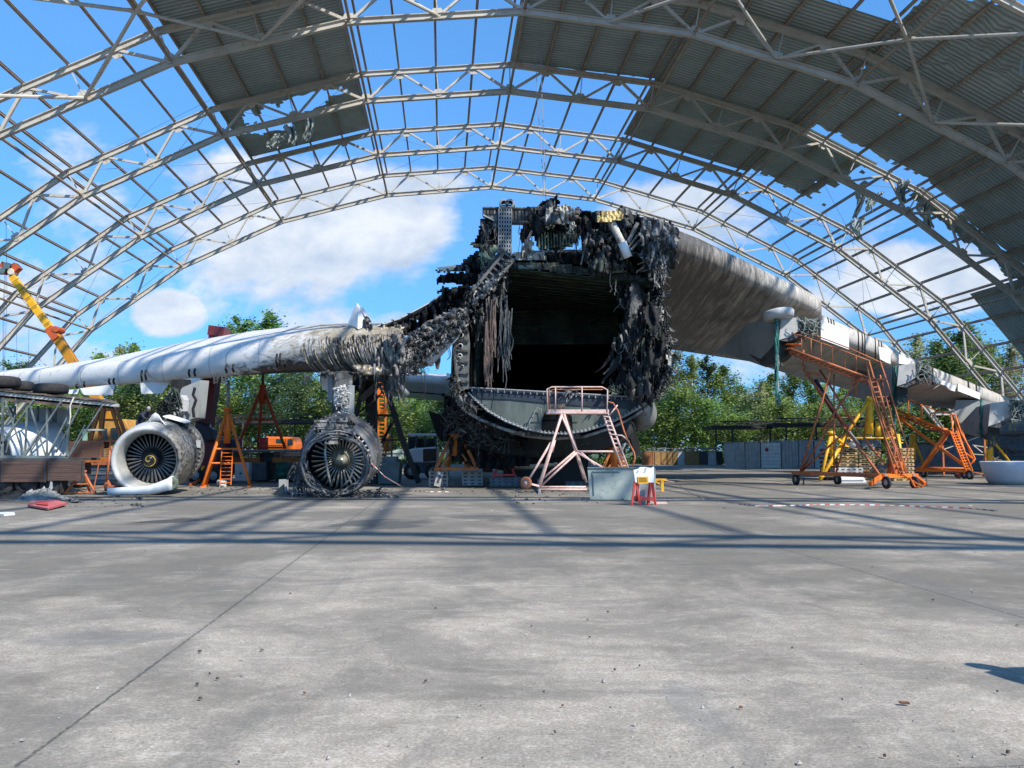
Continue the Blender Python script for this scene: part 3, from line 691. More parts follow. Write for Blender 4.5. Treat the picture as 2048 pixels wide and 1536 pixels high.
for q, Y in (([(1642, 640), (1698, 662), (1698, 699), (1642, 678)], 44.2), ([(1757, 693), (1781, 700), (1781, 728), (1771, 724), (1760, 718)], 46.6), ([(1798, 708), (1826, 722), (1818, 730), (1798, 727)], 47.6), ([(1866, 752), (1912, 772), (1910, 783), (1898, 779), (1893, 772), (1880, 768), (1868, 764)], 50.2), ([(1916, 767), (1960, 786), (1960, 799), (1916, 782)], 51.6), ([(2000, 805), (2048, 822), (2048, 832), (2020, 820)], 55)):
    plate([P(x, y, Y - 1.1 + (x - q[0][0]) * .02) for x, y in q], KR, 'leading_edge_flap', .06)
# --- engine pylons of the right wing, engines gone
PYL = mat('pylon_grey', (.3, .31, .3), (.21, .22, .21), .8, .4, .65, .55, 0, .1, c3=(.09, .09, .085), s3=5, lo3=.6, hi3=.72, stretch=(1, 1, .35))
PYD = mat('pylon_dark', (.09, .09, .09), (.05, .05, .05), 2, rough=.7)
def slab(px, Y, th, mat_, name, label=None, skew=0):
    """outline in the photo given real thickness along the span"""
    return MB().prism([P(x, y, Y(x) if callable(Y) else Y) for x, y in px], (th * .45, th * .9, 0)).build(name, mat_, plane, label=label)
def pylon(ox, oy, s, Y, dY, fs=1.0):
    """pylon 1's outline, scaled about its nose for the two farther ones"""
    t_ = lambda pts: [(ox + (x - 1600) * s, oy + (y - 660) * s) for x, y in pts]
    yy = lambda x: Y + (ox - x) / (170 * s) * dY
    tf = lambda pts: [(ox + (x - 1600) * s * fs, oy + (y - 660) * s * (fs if y > 660 else 1)) for x, y in pts]
    slab(tf([(1600, 636), (1530, 640), (1494, 646), (1440, 695), (1425, 704), (1465, 712), (1494, 721), (1522, 731), (1556, 728), (1562, 682), (1595, 660)]), yy, 1.0 * s ** .3, PYL, 'pylon_fairing')
    slab(tf([(1494, 707), (1522, 731), (1556, 729), (1562, 690), (1545, 690), (1520, 718)]), lambda x: yy(x) - .05, 1.1, PYD, 'lower_fairing')
    slab(t_([(1595, 634), (1560, 639), (1556, 680), (1575, 674), (1597, 661)]), lambda x: Y - .6, 1.2, mat('pylon_box_grey', (.42, .42, .4), (.3, .3, .29), 1.5, rough=.5, c3=(.08, .08, .08), s3=4, lo3=.6, hi3=.7), 'pylon_box')
    slab(t_([(1595, 633), (1622, 634), (1626, 655), (1597, 662)]), lambda x: Y - .65, 1.1, GREENB, 'pylon_nose')
    slab(t_([(1558, 681), (1622, 657), (1600, 672), (1575, 683)]), lambda x: Y - .55, 1.1, PYD, 'pylon_underside')
    slab(t_([(1556, 682), (1576, 683), (1578, 704), (1566, 716), (1556, 722)]), lambda x: Y, 1.1, GREENB, 'rear_mount')
    r = random.Random(int(ox)); mb = MB()
    for k in range(22):
        x0, y0 = ox + r.uniform(-8, 34) * s, oy + r.uniform(-28, 0) * s; yb = Y - .8 + r.uniform(-.3, .3)
        ln = [P(x0 + s * (6 * sin(q + k) + q * r.uniform(-1, 3)), y0 + s * q * r.uniform(1, 7), yb) for q in range(5)]
        mb.tube(ln, .022 * r.uniform(.7, 1.5), 5, cap=False)
    mb.build('torn_cables', mat('cable_mix', (.3, .33, .3), (.03, .05, .04), 6, rough=.6), plane)
pylon(1602, 660, 1.0, 40.5, 5)
pylon(1838, 752, 1.0, 44.6, 5, .85)
pylon(2026, 830, 1.12, 49.4, 5, .62)
slab([(1700, 742), (1760, 765), (1790, 806), (1775, 800), (1730, 775), (1712, 760)], 49, 1.4, PYL, 'pylon_fairing')
slab([(1912, 800), (1965, 800), (2015, 812), (2010, 838), (1975, 850), (1925, 850), (1905, 838)], 53, 1.2, PYL, 'pylon_fairing')
# intake rim left on the inner wing: round vent fitting
MB().lathe([(0, .2), (.05, .42), (.12, .5), (.2, .5), (.22, .4)], P(1558, 632, 41), (.15, -.2, -1), 16, True).build('vent_ring', PYD, plane, True)
MB().lathe([(0, .66), (.1, .72), (.38, .66), (.4, .1)], P(1556, 622, 39.9), (.1, -.12, -1), 20, True).build('white_fitting', LGREY, plane, True)
# --- left hand wing (as seen), fallen and propped
LWk = [(P(-130, 764, 47.5), P(-190, 762, 52), .9), (P(0, 764, 45), P(-40, 755, 51), .95), (P(120, 757, 43), P(80, 745, 51), 1.05), (P(250, 747.5, 40.8), P(210, 722, 50.5), 1.15), (P(400, 730, 38.8), P(370, 690, 50.5), 1.42), (P(520, 717, 37.2), P(500, 672, 49.5), 1.6), (P(640, 706, 35.8), P(640, 665, 47), 1.82), (P(760, 703, 35.0), P(765, 670, 44), 1.86), (P(806, 703, 34.8), P(800, 680, 41), 1.72)]
lw = MB(); lk = dense(LWk, 5); ringsL = [section(a, b, c) for a, b, c in lk]
for i, rg in enumerate(ringsL):      # heat has rippled the skin towards the root
    a = max(0, (i - 24) / 16)
    if a > 0:
        for k, p in enumerate(rg):
            d = fbm(p.x * 2.2, p.z * 1.1, 5) * .16 * a; rg[k] = p + V((0, -d, d * .6))
lw.loft(ringsL); lw.build('fallen_wing', WL, plane, True)
for x, y0, y1, Y in ((283, 741, 762, 40.1), (291, 740, 760, 39.9), (378, 739, 753, 38.9), (389, 738, 752, 38.75), (452, 730, 745, 37.9), (466, 729, 744, 37.75), (553, 708, 735, 36.4), (560, 707, 733, 36.3), (570, 720, 735, 36.2), (168, 764, 774, 41.8), (218, 758, 768, 40.9), (227, 757, 768, 40.8), (153, 768, 777, 42)):
    MB().tube([P(x + 1, y0, Y + .1), P(x - .5, (y0 + y1) / 2, Y - .06), P(x + 1.5, y1, Y + .12)], .05, 5).build('slat_slot', GAP, plane)
# melted skin: ribs of once-liquid metal hanging along the nose
MELT = mat('melted_skin', (.42, .37, .29), (.2, .17, .13), 2, .35, .6, .45, .3, .4, 8, c3=(.06, .05, .045), s3=4, lo3=.5, hi3=.62)
def ribs(x0, x1, n, seed, m_, name, reach=(.5, 1.0), wd=.07):
    r = random.Random(seed); mb = MB(); nk = len(LWk) - 1
    xs = [V(k[0]) for k in LWk]
    for q in range(n):
        x = r.uniform(x0, x1)
        # find span fraction by column
        f = None
        for i in range(len(lk) - 1):
            pa, pb = lk[i][0], lk[i + 1][0]
            ua = 1024 + F * pa.x / pa.y; ub = 1024 + F * pb.x / pb.y
            if ua <= x <= ub: f = (i, (x - ua) / (ub - ua)); break
        if f is None: continue
        i, g = f; le = lk[i][0].lerp(lk[i + 1][0], g); th = (lk[i][2] + (lk[i + 1][2] - lk[i][2]) * g) / 2
        top_a = r.uniform(.1, .9); bot_a = -r.uniform(*reach) * 1.35; pts = []
        for s in range(7):
            a = top_a + (bot_a - top_a) * s / 6
            rad = th * (1.02 + .05 * s / 6)
            pts.append(le + V((.75 * (s / 6) ** 1.6, -cos(a) * rad * .55 + th * .5, sin(a) * rad)))
        mb.tube(pts, wd * r.uniform(.5, 1.2), 5, wd * .3)
    return mb.build(name, m_, plane, True)
ribs(650, 806, 150, 3, MELT, 'melted_ribs', wd=.035); ribs(670, 806, 70, 4, SOOT, 'melted_ribs', wd=.04); ribs(720, 808, 90, 5, ASH, 'melted_ribs', (.9, 1.15), .03); ribs(600, 670, 24, 8, MELT, 'melted_ribs', (.7, 1.0), .018)
dr = MB(); r = random.Random(4)
for k in range(46):
    x = r.uniform(748, 818); y = r.uniform(690, 735); l = r.uniform(12, 42); Y = 34.6 + r.uniform(-.4, .9)
    dr.tube([P(x, y, Y), P(x + r.uniform(-1.5, 1.5), y + l * .5, Y - .05), P(x + r.uniform(-2, 2), y + l, Y)], .05, 5, .012)
dr.build('molten_drips', ASH, plane, True)
sheet([(770, 668), (800, 662), (812, 672), (812, 735), (800, 752), (780, 755), (770, 745), (790, 730), (798, 690)], 34.4, 3.5, .9, .35, .09, 31).build('torn_wing_end', ASH, plane, True, solid=.05)
sheet([(640, 742), (720, 744), (790, 744), (800, 752), (760, 765), (700, 756), (640, 752)], 35.6, 4, .7, .1, .08, 12).build('burnt_underside', SOOTL, plane, True, solid=.05)
sheet([(700, 728), (760, 735), (792, 740), (770, 752), (720, 750)], 34.6, 4, .4, 0, .08, 14).build('buckled_skin', MELT, plane, True, solid=.05)
wires([(760, 750), (790, 755), (802, 748), (775, 762)], 30, 34.7, 8, (20, 60), 3, .02, sway=5).build('hanging_wires', SOOTL, plane)
# little flaps and brackets under the left wing
for q, Y in (([(160, 777), (230, 768), (225, 790), (168, 790)], 41.5), ([(280, 766), (342, 760), (325, 786), (283, 788)], 40.5), ([(365, 758), (400, 755), (398, 786), (365, 786)], 39.2), ([(132, 780), (158, 778), (154, 788), (138, 788)], 42.2)):
    plate([P(x, y, Y) for x, y in q], KR, 'leading_edge_flap', .06)
for x, Y in ((432, 38.4), (614, 36.2), (448, 38)):
    mb = MB()
    for d in (-4, 4): mb.beam(P(x + d, 748, Y), P(x + d * .8, 768, Y), .06)
    for yy_ in (752, 758, 764): mb.beam(P(x - 4, yy_, Y), P(x + 4, yy_ + 1, Y), .05)
    mb.build('bracket', PYD, plane)
plate([P(x, y, 38.5) for x, y in ((642, 756), (657, 755), (657, 780), (644, 780))], KR, 'white_panel', .05)
slab([(656, 745), (665, 745), (665, 800), (660, 806), (655, 798)], 36.5, .5, GREY, 'pylon_side')
# spike of white skin standing on the wing
MB().add([P(713, 606, 36), P(719, 612, 36.3), P(738, 656, 36.4), P(716, 658, 35.6), P(695, 650, 36.2), P(726, 655, 35.8), P(706, 652, 36.0), P(716, 622, 35.95)], [(0, 7, 6, 4), (0, 1, 5, 7), (7, 5, 3, 6), (1, 2, 5)]).build('upright_skin_fin', WHITE, plane, solid=.04)
MB().add([P(722, 612, 36.2), P(727, 618, 36.2), P(742, 640, 36.3), P(738, 658, 36.2)], [(0, 1, 2, 3)]).build('upright_skin_fin', LGREY, plane, solid=.04)
sheet([(722, 655), (726, 640), (733, 632), (741, 650), (748, 660), (735, 662)], 35.9, 3, .6, .3, .1, 7).build('charred_scrap', SOOTL, plane, solid=.04)
MB().tube([P(731, 640, 36), P(733, 632, 36), P(737, 636, 36), P(742, 645, 36)], .03, 5).build('bent_tube', SOOT, plane)
sheet([(655, 664), (700, 650), (718, 662), (700, 668), (660, 672)], 37.5, 4, .4, 0, .06, 3).build('lifted_skin', MELT, plane, solid=.04)
ASHL = mat('pale_ash', (.42, .4, .37), (.16, .15, .14), 5, .4, .56, .9, 0, .8, 12, c3=(.04, .04, .037), s3=8, lo3=.5, hi3=.58, bdist=.12)
# --- burnt wing root between the fallen wing and the fuselage
sheet([(745, 654), (790, 642), (840, 618), (872, 600), (905, 580), (935, 570), (945, 600), (925, 625), (880, 640), (850, 655), (815, 672), (790, 672), (760, 662)], lambda x, y: 36.2, 4.5, 1.1, .36, .09, 5).build('charred_wing_skin', SOOT, plane, solid=.04)
MB().loft([[P(744, 655, 36), P(800, 637, 36), P(856, 607, 36), P(882, 590, 36)], [P(760, 655, 36.3), P(806, 641, 36.3), P(860, 612, 36.3), P(884, 597, 36.3)]], False, False).build('bare_edge', LGREY, plane, solid=.05)
sheet([(760, 655), (790, 652), (812, 655), (800, 662), (765, 664)], 35.6, 4, .3, .1, .1, 19).build('bare_skin_scrap', CREAM, plane, solid=.03)
sheet([(806, 690), (820, 668), (850, 648), (880, 630), (912, 616), (932, 622), (936, 648), (920, 668), (893, 690), (868, 712), (845, 728), (820, 745), (806, 730)], lambda x, y: 34.9, 2.8, .55, .08, .14, 44, jag=.4, fold=(1.1, .9)).build('melted_wing_root', ASHL, plane, True, solid=.08)
strips([(808, 690), (930, 622), (930, 655), (850, 725), (815, 740)], 150, 34.8, .4, (6, 18), (1.5, 4), 5, ang=(1.0, 4.5)).build('ash_flakes', ASH, plane, solid=.02)
strips([(808, 690), (930, 622), (925, 650), (850, 722), (815, 740)], 90, 34.8, .4, (6, 22), (1, 3), 6, ang=(1.0, 4.5)).build('charred_flakes', SOOT, plane, solid=.02)
for a, b, w_, m_ in (((790, 744), (855, 727), .12, GREY), ((855, 727), (912, 668), .2, LGREY), ((850, 730), (918, 660), .08, ASH), ((815, 728), (920, 655), .1, SOOT), ((782, 752), (815, 790), .13, GREY)):
    MB().tube([P(*a, 34.9), P(*b, 35.2)], w_, 7).build('strut', m_, plane, True)
plate([P(x, y, 35.4) for x, y in ((872, 672), (883, 672), (881, 722), (877, 739), (872, 738), (869, 722))], mat('brown_flap', (.12, .085, .07), (.08, .06, .05), 2, rough=.7), 'hanging_flap', .05)
wires([(858, 660), (900, 668), (850, 715)], 9, 35, 15, (30, 90), 8, .012, sway=8).build('hanging_wires', SOOT, plane)
for k, (q, Y) in enumerate((([(873, 540), (905, 532), (935, 528), (938, 545), (905, 543), (878, 545)], 36), ([(872, 566), (880, 552), (905, 545), (945, 545), (950, 575), (920, 570), (890, 566)], 36.2), ([(873, 584), (885, 572), (900, 578), (930, 570), (948, 590), (920, 592), (890, 590)], 35.8), ([(856, 618), (866, 602), (900, 580), (940, 575), (950, 600), (905, 615)], 36.4))):
    sheet(q, Y, 3.2, .7, .05, .1, 60 + k, jag=.6).build('curled_skin', SOOT if k else SOOTL, plane, solid=.03)
plate([P(x, y, 35.9) for x, y in ((873, 535), (912, 530), (912, 533), (905, 540), (890, 542), (880, 540))], CREAM, 'curled_skin', .04)
# --- tail plane seen under the left wing
TPL = [(P(640, 748, 92), P(640, 768, 99), .5), (P(760, 750, 92), P(760, 790, 101), .9), (P(905, 757, 92), P(930, 806, 103), 1.2)]
MB().loft([section(a, b, c) for a, b, c in dense(TPL, 4)]).build('tail_plane', mat('tail_white', (.55, .57, .57), (.47, .48, .48), .8, rough=.4), plane, True)
MB().tube([P(893, 754, 91.5), P(915, 757, 91.5)], .45, 10, .3).build('tail_probe', WHITE, plane, True)
MB().beam(P(655, 772, 95), P(900, 790, 97), .05, .12).build('elevator_joint', GAP, plane)
# --- fuselage shell
outL = [(985, 512), (965, 545), (945, 580), (926, 612), (915, 640), (908, 680), (904, 720), (903, 755), (906, 782), (916, 806), (935, 824)]
outB = [(960, 838), (1000, 855), (1050, 870), (1110, 877), (1170, 872), (1225, 856), (1270, 833)]
outR = [(1305, 805), (1326, 775), (1337, 740), (1340, 700), (1334, 655), (1326, 610), (1320, 570), (1316, 535), (1300, 505)]
topR = [(1230, 500), (1140, 497), (1060, 500)]
ring = outL + outB + outR + topR
cx, cyy = 1120, 720
def ringat(Y, s, dx=0, dz=0, jit=0, seed=0):
    o = []
    for i, (x, y) in enumerate(ring):
        j = 1 + jit * fbm(x * .05, y * .05, seed)
        p = P(cx + (x - cx) * j, cyy + (y - cyy) * j, FY); c = P(cx, cyy, FY)
        q = c + (p - c) * s; o.append(V((q.x + dx, Y, q.z + dz)))
    return o
FUS = mat('fuselage_skin', (.34, .35, .34), (.2, .21, .2), .6, .4, .6, .5, c3=(.03, .03, .03), s3=1.2, lo3=.48, hi3=.6)
MB().loft([ringat(36.4, 1, jit=.015), ringat(38, 1.0), ringat(42, 1.01), ringat(48, 1.0, .1), ringat(56, .96, .3), ringat(66, .88, .6, .3), ringat(78, .6, 1.0, 1.5), ringat(96, .2, 1.6, 3)], False).build('fuselage_shell', FUS, plane, True, solid=.12)
# inside lining of the hold
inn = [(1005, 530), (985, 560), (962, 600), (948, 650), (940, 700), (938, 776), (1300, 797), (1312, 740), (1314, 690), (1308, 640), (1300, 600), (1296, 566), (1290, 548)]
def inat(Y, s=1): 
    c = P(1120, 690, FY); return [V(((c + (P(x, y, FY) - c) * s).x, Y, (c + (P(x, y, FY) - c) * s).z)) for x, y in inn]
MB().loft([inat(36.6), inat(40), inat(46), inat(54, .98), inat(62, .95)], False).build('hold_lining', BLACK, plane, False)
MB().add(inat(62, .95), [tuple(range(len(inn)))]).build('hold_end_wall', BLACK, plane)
# ceiling panels still showing burnt primer, ribbed
a, b, c_, d = P(1008, 531, 36), P(1304, 562, 36), P(1300, 562, 46), P(1008, 531, 46)
mb = MB(); a2 = P(1008, 531, 36) ; h0, h1 = a2.z, b.z
for k in range(30):
    Y = 36.2 + k * .34; z = .05 * (k % 2)
    mb.box(((a.x + b.x) / 2, Y, (h0 + h1) / 2 - .1 - z), (b.x - a.x, .3, .05), 0, 0, atan2(-(h1 - h0), b.x - a.x))
CEIL = mat('hold_ceiling', (.05, .075, .05), (.012, .018, .014), .9, .38, .6, .65, 0, .5, 6, stretch=(1, 2.5, 1), c3=(.12, .15, .06), s3=1.3, lo3=.58, hi3=.72)
mb.build('hold_ceiling', CEIL, plane)
mb = MB(); z1 = h0 - 1.75
for k in range(12): mb.box(((a.x + b.x) / 2 - .15, 45 + .02 * (k % 2), (h0 + h1) / 2 - .2 - k * .15), (b.x - a.x - .4, .14 if k % 3 else .2, .13))
mb.build('hold_bulkhead', CEIL, plane)
# front cross beam of the ceiling
sheet([(1006, 524), (1080, 524), (1140, 530), (1200, 541), (1312, 556), (1312, 566), (1225, 558), (1150, 548), (1080, 541), (1006, 536)], 35.9, 3.5, .12, 0, .1, 3, jag=.25).build('ceiling_beam', GREENB, plane, solid=.06)
sheet([(1035, 528), (1082, 530), (1082, 540), (1040, 538)], 35.82, 4, .05, .1, .1, 33).build('primer_patch', PRIMER, plane, solid=.03)
sheet([(1212, 526), (1250, 530), (1252, 545), (1235, 546), (1208, 542)], 35.6, 3.5, .15, 0, .1, 34).build('primer_bracket', PRIMER, plane, solid=.05)
# floor edge, bulkhead under it and door
fl = lambda x: 776 + (x - 935) * .0565
BH = mat('lower_bulkhead', (.11, .135, .12), (.055, .07, .065), 1.0, .4, .62, .55, c3=(.05, .06, .06), s3=2.2, lo3=.55, hi3=.72, stretch=(1, 1, .3))
arc = [(950, 800), (975, 822), (1010, 842), (1050, 858), (1090, 866), (1130, 868), (1170, 862), (1210, 850), (1250, 832), (1285, 812), (1300, 799)]
door = [(1084, 866), (1084, 840), (1090, 826), (1102, 818), (1120, 816), (1134, 820), (1144, 834), (1146, 868)]
MB().prism([P(x, y, 36.05) for x, y in [(940, fl(940) + 1)] + arc + [(1298, fl(1298))]], (0, .15, 0)).build('lower_bulkhead', BH, plane)
MB().prism([P(x, y, 36.0) for x, y in ((944, fl(944) + 1), (1298, fl(1298)), (1262, 818), (1200, 814), (1110, 808), (1020, 799), (958, 797))], (0, .05, 0)).build('navy_floor_beam', BLUEN, plane)
MB().prism([P(x, y, 35.98) for x, y in door], (0, .05, 0)).build('bulkhead_door', BLACK, plane)
MB().prism([P(x, y, 35.97) for x, y in ((1018, 868), (1040, 862), (1110, 868), (1160, 866), (1160, 872), (1110, 876), (1050, 872))], (0, .06, 0)).build('lower_sill', SOOT, plane)
MB().tube([P(1052, 860, 35.9), P(1060, 842, 35.9), P(1074, 816, 35.9), P(1082, 818, 35.9), P(1084, 835, 35.9)], .025, 5).build('door_cable', GREY, plane)
mb = MB(); mb.tube([P(x, fl(x) - 1, 35.9) for x in range(938, 1302, 8)], .035, 5)
for x in range(944, 1298, 13): mb.beam(P(x, fl(x), 35.9), P(x, fl(x) + 5, 35.9), .03, .03); mb.beam(P(x - 1, fl(x) + 5, 35.9), P(x + 1.5, fl(x) + 5, 35.9), .03)
mb.build('floor_edge_trim', GREY, plane)
mb = MB(); mb.tube([P(x, y, 35.95) for x, y in [(936, 785)] + arc], .05, 6)
for i in range(len(arc) - 1):
    for q in range(5):
        x = arc[i][0] + (arc[i + 1][0] - arc[i][0]) * q / 5; y = arc[i][1] + (arc[i + 1][1] - arc[i][1]) * q / 5; mb.box(P(x, y - 2, 35.9), (.05, .08, .12))
mb.build('frame_rim', GREY, plane)
for x in (1180, 1192): MB().beam(P(x, 822, 35.98), P(x + 6, 822, 35.98), .02, .06).build('faint_mark', LGREY, plane)
for x0 in (1262, 1276, 1288): MB().beam(P(x0, 800, 36.0), P(x0 - 2, 822, 36.02), .06).build('bulkhead_rib', BLUEN, plane)
# left edge frame with lightening holes
fr = [(915, 642), (936, 646), (940, 690), (938, 740), (938, 778), (918, 778), (912, 740), (908, 700), (910, 665)]
FRM = mat('frame_grey', (.13, .135, .13), (.06, .063, .06), 2, .4, .6, .6, 0, .4, 8, c3=(.25, .25, .23), s3=5, lo3=.6, hi3=.7)
MB().prism([P(x, y, 35.7) for x, y in fr], (0, .25, 0)).build('side_frame', FRM, plane)
mb = MB()
for y in (660, 680, 700, 722, 745, 762): mb.beam(P(911, y, 35.62), P(938, y + 2, 35.62), .05, .08)
mb.tube([P(x, y, 35.62) for x, y in ((915, 642), (910, 665), (908, 700), (912, 740), (918, 778))], .07, 5); mb.build('frame_ribs', SOOTL, plane)
for x, y, rr in ((922, 671, .09), (921, 692, .085), (920, 712, .085), (918, 716, .06), (925, 733, .05)):
    MB().lathe([(0, rr), (.06, rr * 1.3), (.08, rr * .9)], P(x, y, 35.66), (0, -1, 0), 14).build('lightening_hole', LGREY, plane, True)
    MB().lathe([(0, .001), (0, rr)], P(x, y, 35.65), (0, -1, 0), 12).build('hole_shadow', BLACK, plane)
# torn frame edges down both sides
def edge(pts, Y, n, seed, mats, wd=9):
    r = random.Random(seed)
    for m_, cnt in mats:
        mb = MB()
        for k in range(cnt):
            i = r.randrange(len(pts) - 1); f = r.random(); x = pts[i][0] + (pts[i + 1][0] - pts[i][0]) * f; y = pts[i][1] + (pts[i + 1][1] - pts[i][1]) * f
            strips([(x - wd, y - 4), (x + wd, y - 4), (x + wd, y + 4), (x - wd, y + 4)], 1, Y, .5, (8, 26), (2, 6), r.randrange(9999), mb, ang=(.7, 2.4), curl=.7)
        mb.build('torn_frame_edge', m_, plane, solid=.025)
edge([(985, 520), (945, 580), (925, 620), (930, 650)], 35.6, 0, 1, ((SOOTL, 34), (ASH, 14), (SOOT, 40)))
edge([(908, 745), (914, 780), (935, 800), (950, 815)], 35.6, 0, 2, ((SOOTL, 34), (ASH, 20), (SOOT, 40)))
edge([(1316, 540), (1320, 600), (1330, 650), (1338, 700), (1334, 750), (1318, 785)], 35.6, 0, 3, ((SOOTL, 80), (ASH, 30), (SOOT, 90)), 7)
sheet([(1300, 560), (1318, 560), (1326, 610), (1336, 660), (1342, 705), (1338, 745), (1322, 785), (1308, 800), (1290, 800), (1300, 740), (1308, 680), (1302, 620)], 35.9, 4, .5, .08, .08, 71).build('burnt_side_wall', SOOT, plane, solid=.05)
for q, s_ in (([(1312, 615), (1322, 612), (1328, 640), (1318, 640)], 1), ([(1300, 470), (1318, 470), (1318, 540), (1306, 520)], 2), ([(1334, 700), (1342, 700), (1342, 732), (1336, 730)], 3)):
    sheet(q, 35.2, 3.4, .2, .05, .1, 80 + s_).build('pale_skin_scrap', CLOTH, plane, solid=.03)
# diagonal box beam, upper left
def ladderbeam(a, b, w_, Y, name, m_=FRM, n=7):
    a = P(*a, Y); b = P(*b, Y); d = (b - a).normalized(); s = V((d.z, 0, -d.x)) * w_ / 2; mb = MB()
    mb.beam(a + s, b + s, .12, .35, (0, 1, 0)); mb.beam(a - s, b - s, .12, .35, (0, 1, 0))
    for k in range(n + 1):
        p = a.lerp(b, k / n); mb.beam(p - s, p + s, .08, .3, (0, 1, 0))
    mb.prism([a + s + V((0, .1, 0)), b + s + V((0, .1, 0)), b - s + V((0, .1, 0)), a - s + V((0, .1, 0))], (0, .05, 0))
    return mb.build(name, m_, plane)
ladderbeam((1018, 514), (955, 590), .5, 35.4, 'diagonal_beam', FRM, 8)
ladderbeam((1012, 505), (965, 560), .35, 35.8, 'diagonal_beam', SOOTL, 6)
mb = MB(); r = random.Random(2)
for k in range(40):
    f = r.random(); x = 1020 - 95 * f; y = 520 + 115 * f; mb.box(P(x + r.uniform(-6, 6), y, 35.2), (r.uniform(.1, .3), .1, r.uniform(.05, .15)), r.uniform(0, 3), r.uniform(0, 3))
mb.build('frame_clips', ASH, plane)
# --- upper deck ruins against the sky
UY = 36.3
def px_beam(a, b, w_, d_, Y, m_, name):
    return MB().beam(P(*a, Y), P(*b, Y), d_, w_, (0, 0, 1)).build(name, m_, plane)
mb = MB()
mb.prism([P(x, y, UY) for x, y in ((965, 414), (1062, 416), (1062, 446), (998, 446), (990, 444), (965, 430))], (0, .35, 0))
mb.build('top_beam', FRM, plane)
mb = MB()
for x in range(969, 1062, 7): mb.beam(P(x, 418, UY - .05), P(x, 444 if x > 990 else 428, UY - .05), .05, .1)
mb.tube([P(965, 416, UY - .08), P(1062, 418, UY - .08)], .06, 5); mb.tube([P(990, 444, UY - .08), P(1062, 446, UY - .08)], .06, 5); mb.build('beam_ribs', SOOTL, plane)
plate([P(x, y, UY - .12) for x, y in ((967, 428), (988, 440), (988, 442), (966, 431))], LGREY, 'beam_cap', .03)
MB().prism([P(x, y, UY - .1) for x, y in ((998, 446), (1024, 446), (1021, 508), (998, 508))], (0, .3, 0)).build('ribbed_post', SOOT, plane)
mb = MB()
for y in range(416, 508, 8): mb.beam(P(998, y, UY - .18), P(1023, y + 1, UY - .18), .08, .06)
for x in (998, 1003, 1008, 1013, 1018, 1023): mb.beam(P(x, 418, UY - .2), P(x - 1, 505, UY - .2), .04, .05)
mb.build('post_ribs', GREY, plane)
for x in (1008, 1020): MB().lathe([(-.25, .12), (-.25, .2), (.25, .2), (.25, .12)], P(x, 410, UY), (0, -1, 0), 14).build('pulley', GREY, plane, True)
MB().beam(P(1000, 414, UY), P(1030, 413, UY), .2, .12).build('pulley_base', SOOT, plane)
sheet([(958, 470), (962, 440), (982, 436), (1000, 450), (1000, 500), (985, 515), (968, 505), (950, 495), (945, 488)], 36.5, 3.6, .6, .2, .1, 21).build('charred_panel', SOOT, plane, solid=.04)
sheet([(960, 488), (996, 490), (990, 520), (975, 530), (972, 545), (962, 540), (960, 510)], 36.0, 3.6, .3, .05, .1, 22).build('green_panel', PRIMER, plane, solid=.04)
sheet([(942, 488), (962, 486), (966, 494), (950, 494)], 35.9, 3, .2, 0, .1, 23).build('rusty_lip', mat('rusty_lip', (.2, .12, .08), rough=.8), plane, solid=.04)
strips([(962, 440), (1000, 445), (998, 490), (966, 485)], 26, 36, .4, (10, 36), (2, 5), 9).build('torn_lining', SOOTL, plane, solid=.02)
sheet([(925, 520), (960, 500), (990, 510), (985, 540), (955, 570), (935, 570), (930, 545)], 36.6, 4, .8, .15, .1, 24).build('charred_panel', SOOT, plane, solid=.04)
# torn roof mass from the post to the wing root
BELLY0 = mat('dull_soot', (.045, .042, .04), (.09, .085, .08), 2, rough=.8, bump=.4)
M1 = [(1050, 422), (1068, 414), (1100, 412), (1125, 416), (1150, 420), (1190, 424), (1200, 430), (1250, 424), (1275, 430), (1292, 436), (1345, 446), (1350, 470), (1335, 500), (1320, 520), (1318, 545), (1296, 548), (1230, 540), (1180, 538), (1170, 520), (1172, 490), (1160, 470), (1150, 458), (1120, 462), (1100, 456), (1075, 455), (1062, 470), (1045, 490), (1040, 470), (1050, 445)]
sheet(M1, lambda x, y: 36.9, 4.0, .7, .26, .085, 40).build('charred_roof_mass', SOOT, plane, solid=.05)
shreds([p for p in M1 if p[0] < 1285], 36, 36.4, .5, (14, 42), (SOOT, SOOTL, SOOT, BELLY0), plane, 'torn_skin', 7)
shreds([(1170, 440), (1290, 440), (1310, 530), (1180, 535)], 22, 35.9, .4, (12, 34), (SOOTL, SOOT, GREENB), plane, 'torn_skin', 8, (.8, 2.5))
sheet([(p[0] + 3, p[1] + 3) for p in M1], lambda x, y: 37.8, 6, .8, .32, .085, 47).build('charred_roof_mass', SOOTL, plane, solid=.05)
sheet([(1070, 455), (1110, 452), (1112, 468), (1140, 462), (1148, 455), (1160, 470), (1152, 488), (1130, 498), (1100, 500), (1086, 504), (1074, 490), (1068, 470)], 36.6, 3.6, .3, .08, .1, 41, jag=.6).build('ribbed_wall', GREENB, plane, solid=.05)
mb = MB()
for x in range(1078, 1156, 6): mb.beam(P(x, 464 + (x % 5), 36.2), P(x + 1, 500 - (x - 1078) * .18, 36.2), .04, .06)
mb.build('wall_ribs', PRIMER, plane)
sheet([(1050, 480), (1062, 478), (1066, 502), (1080, 505), (1088, 498), (1092, 520), (1030, 520), (1030, 505), (1044, 503)], 36.0, 4, .4, .08, .1, 42).build('pale_floor_wreck', CLOTH, plane, solid=.04)
sheet([(1090, 508), (1110, 502), (1150, 510), (1165, 508), (1170, 528), (1130, 528), (1092, 522)], 36.4, 4, .5, .2, .1, 43).build('charred_shelf', SOOT, plane, solid=.04)
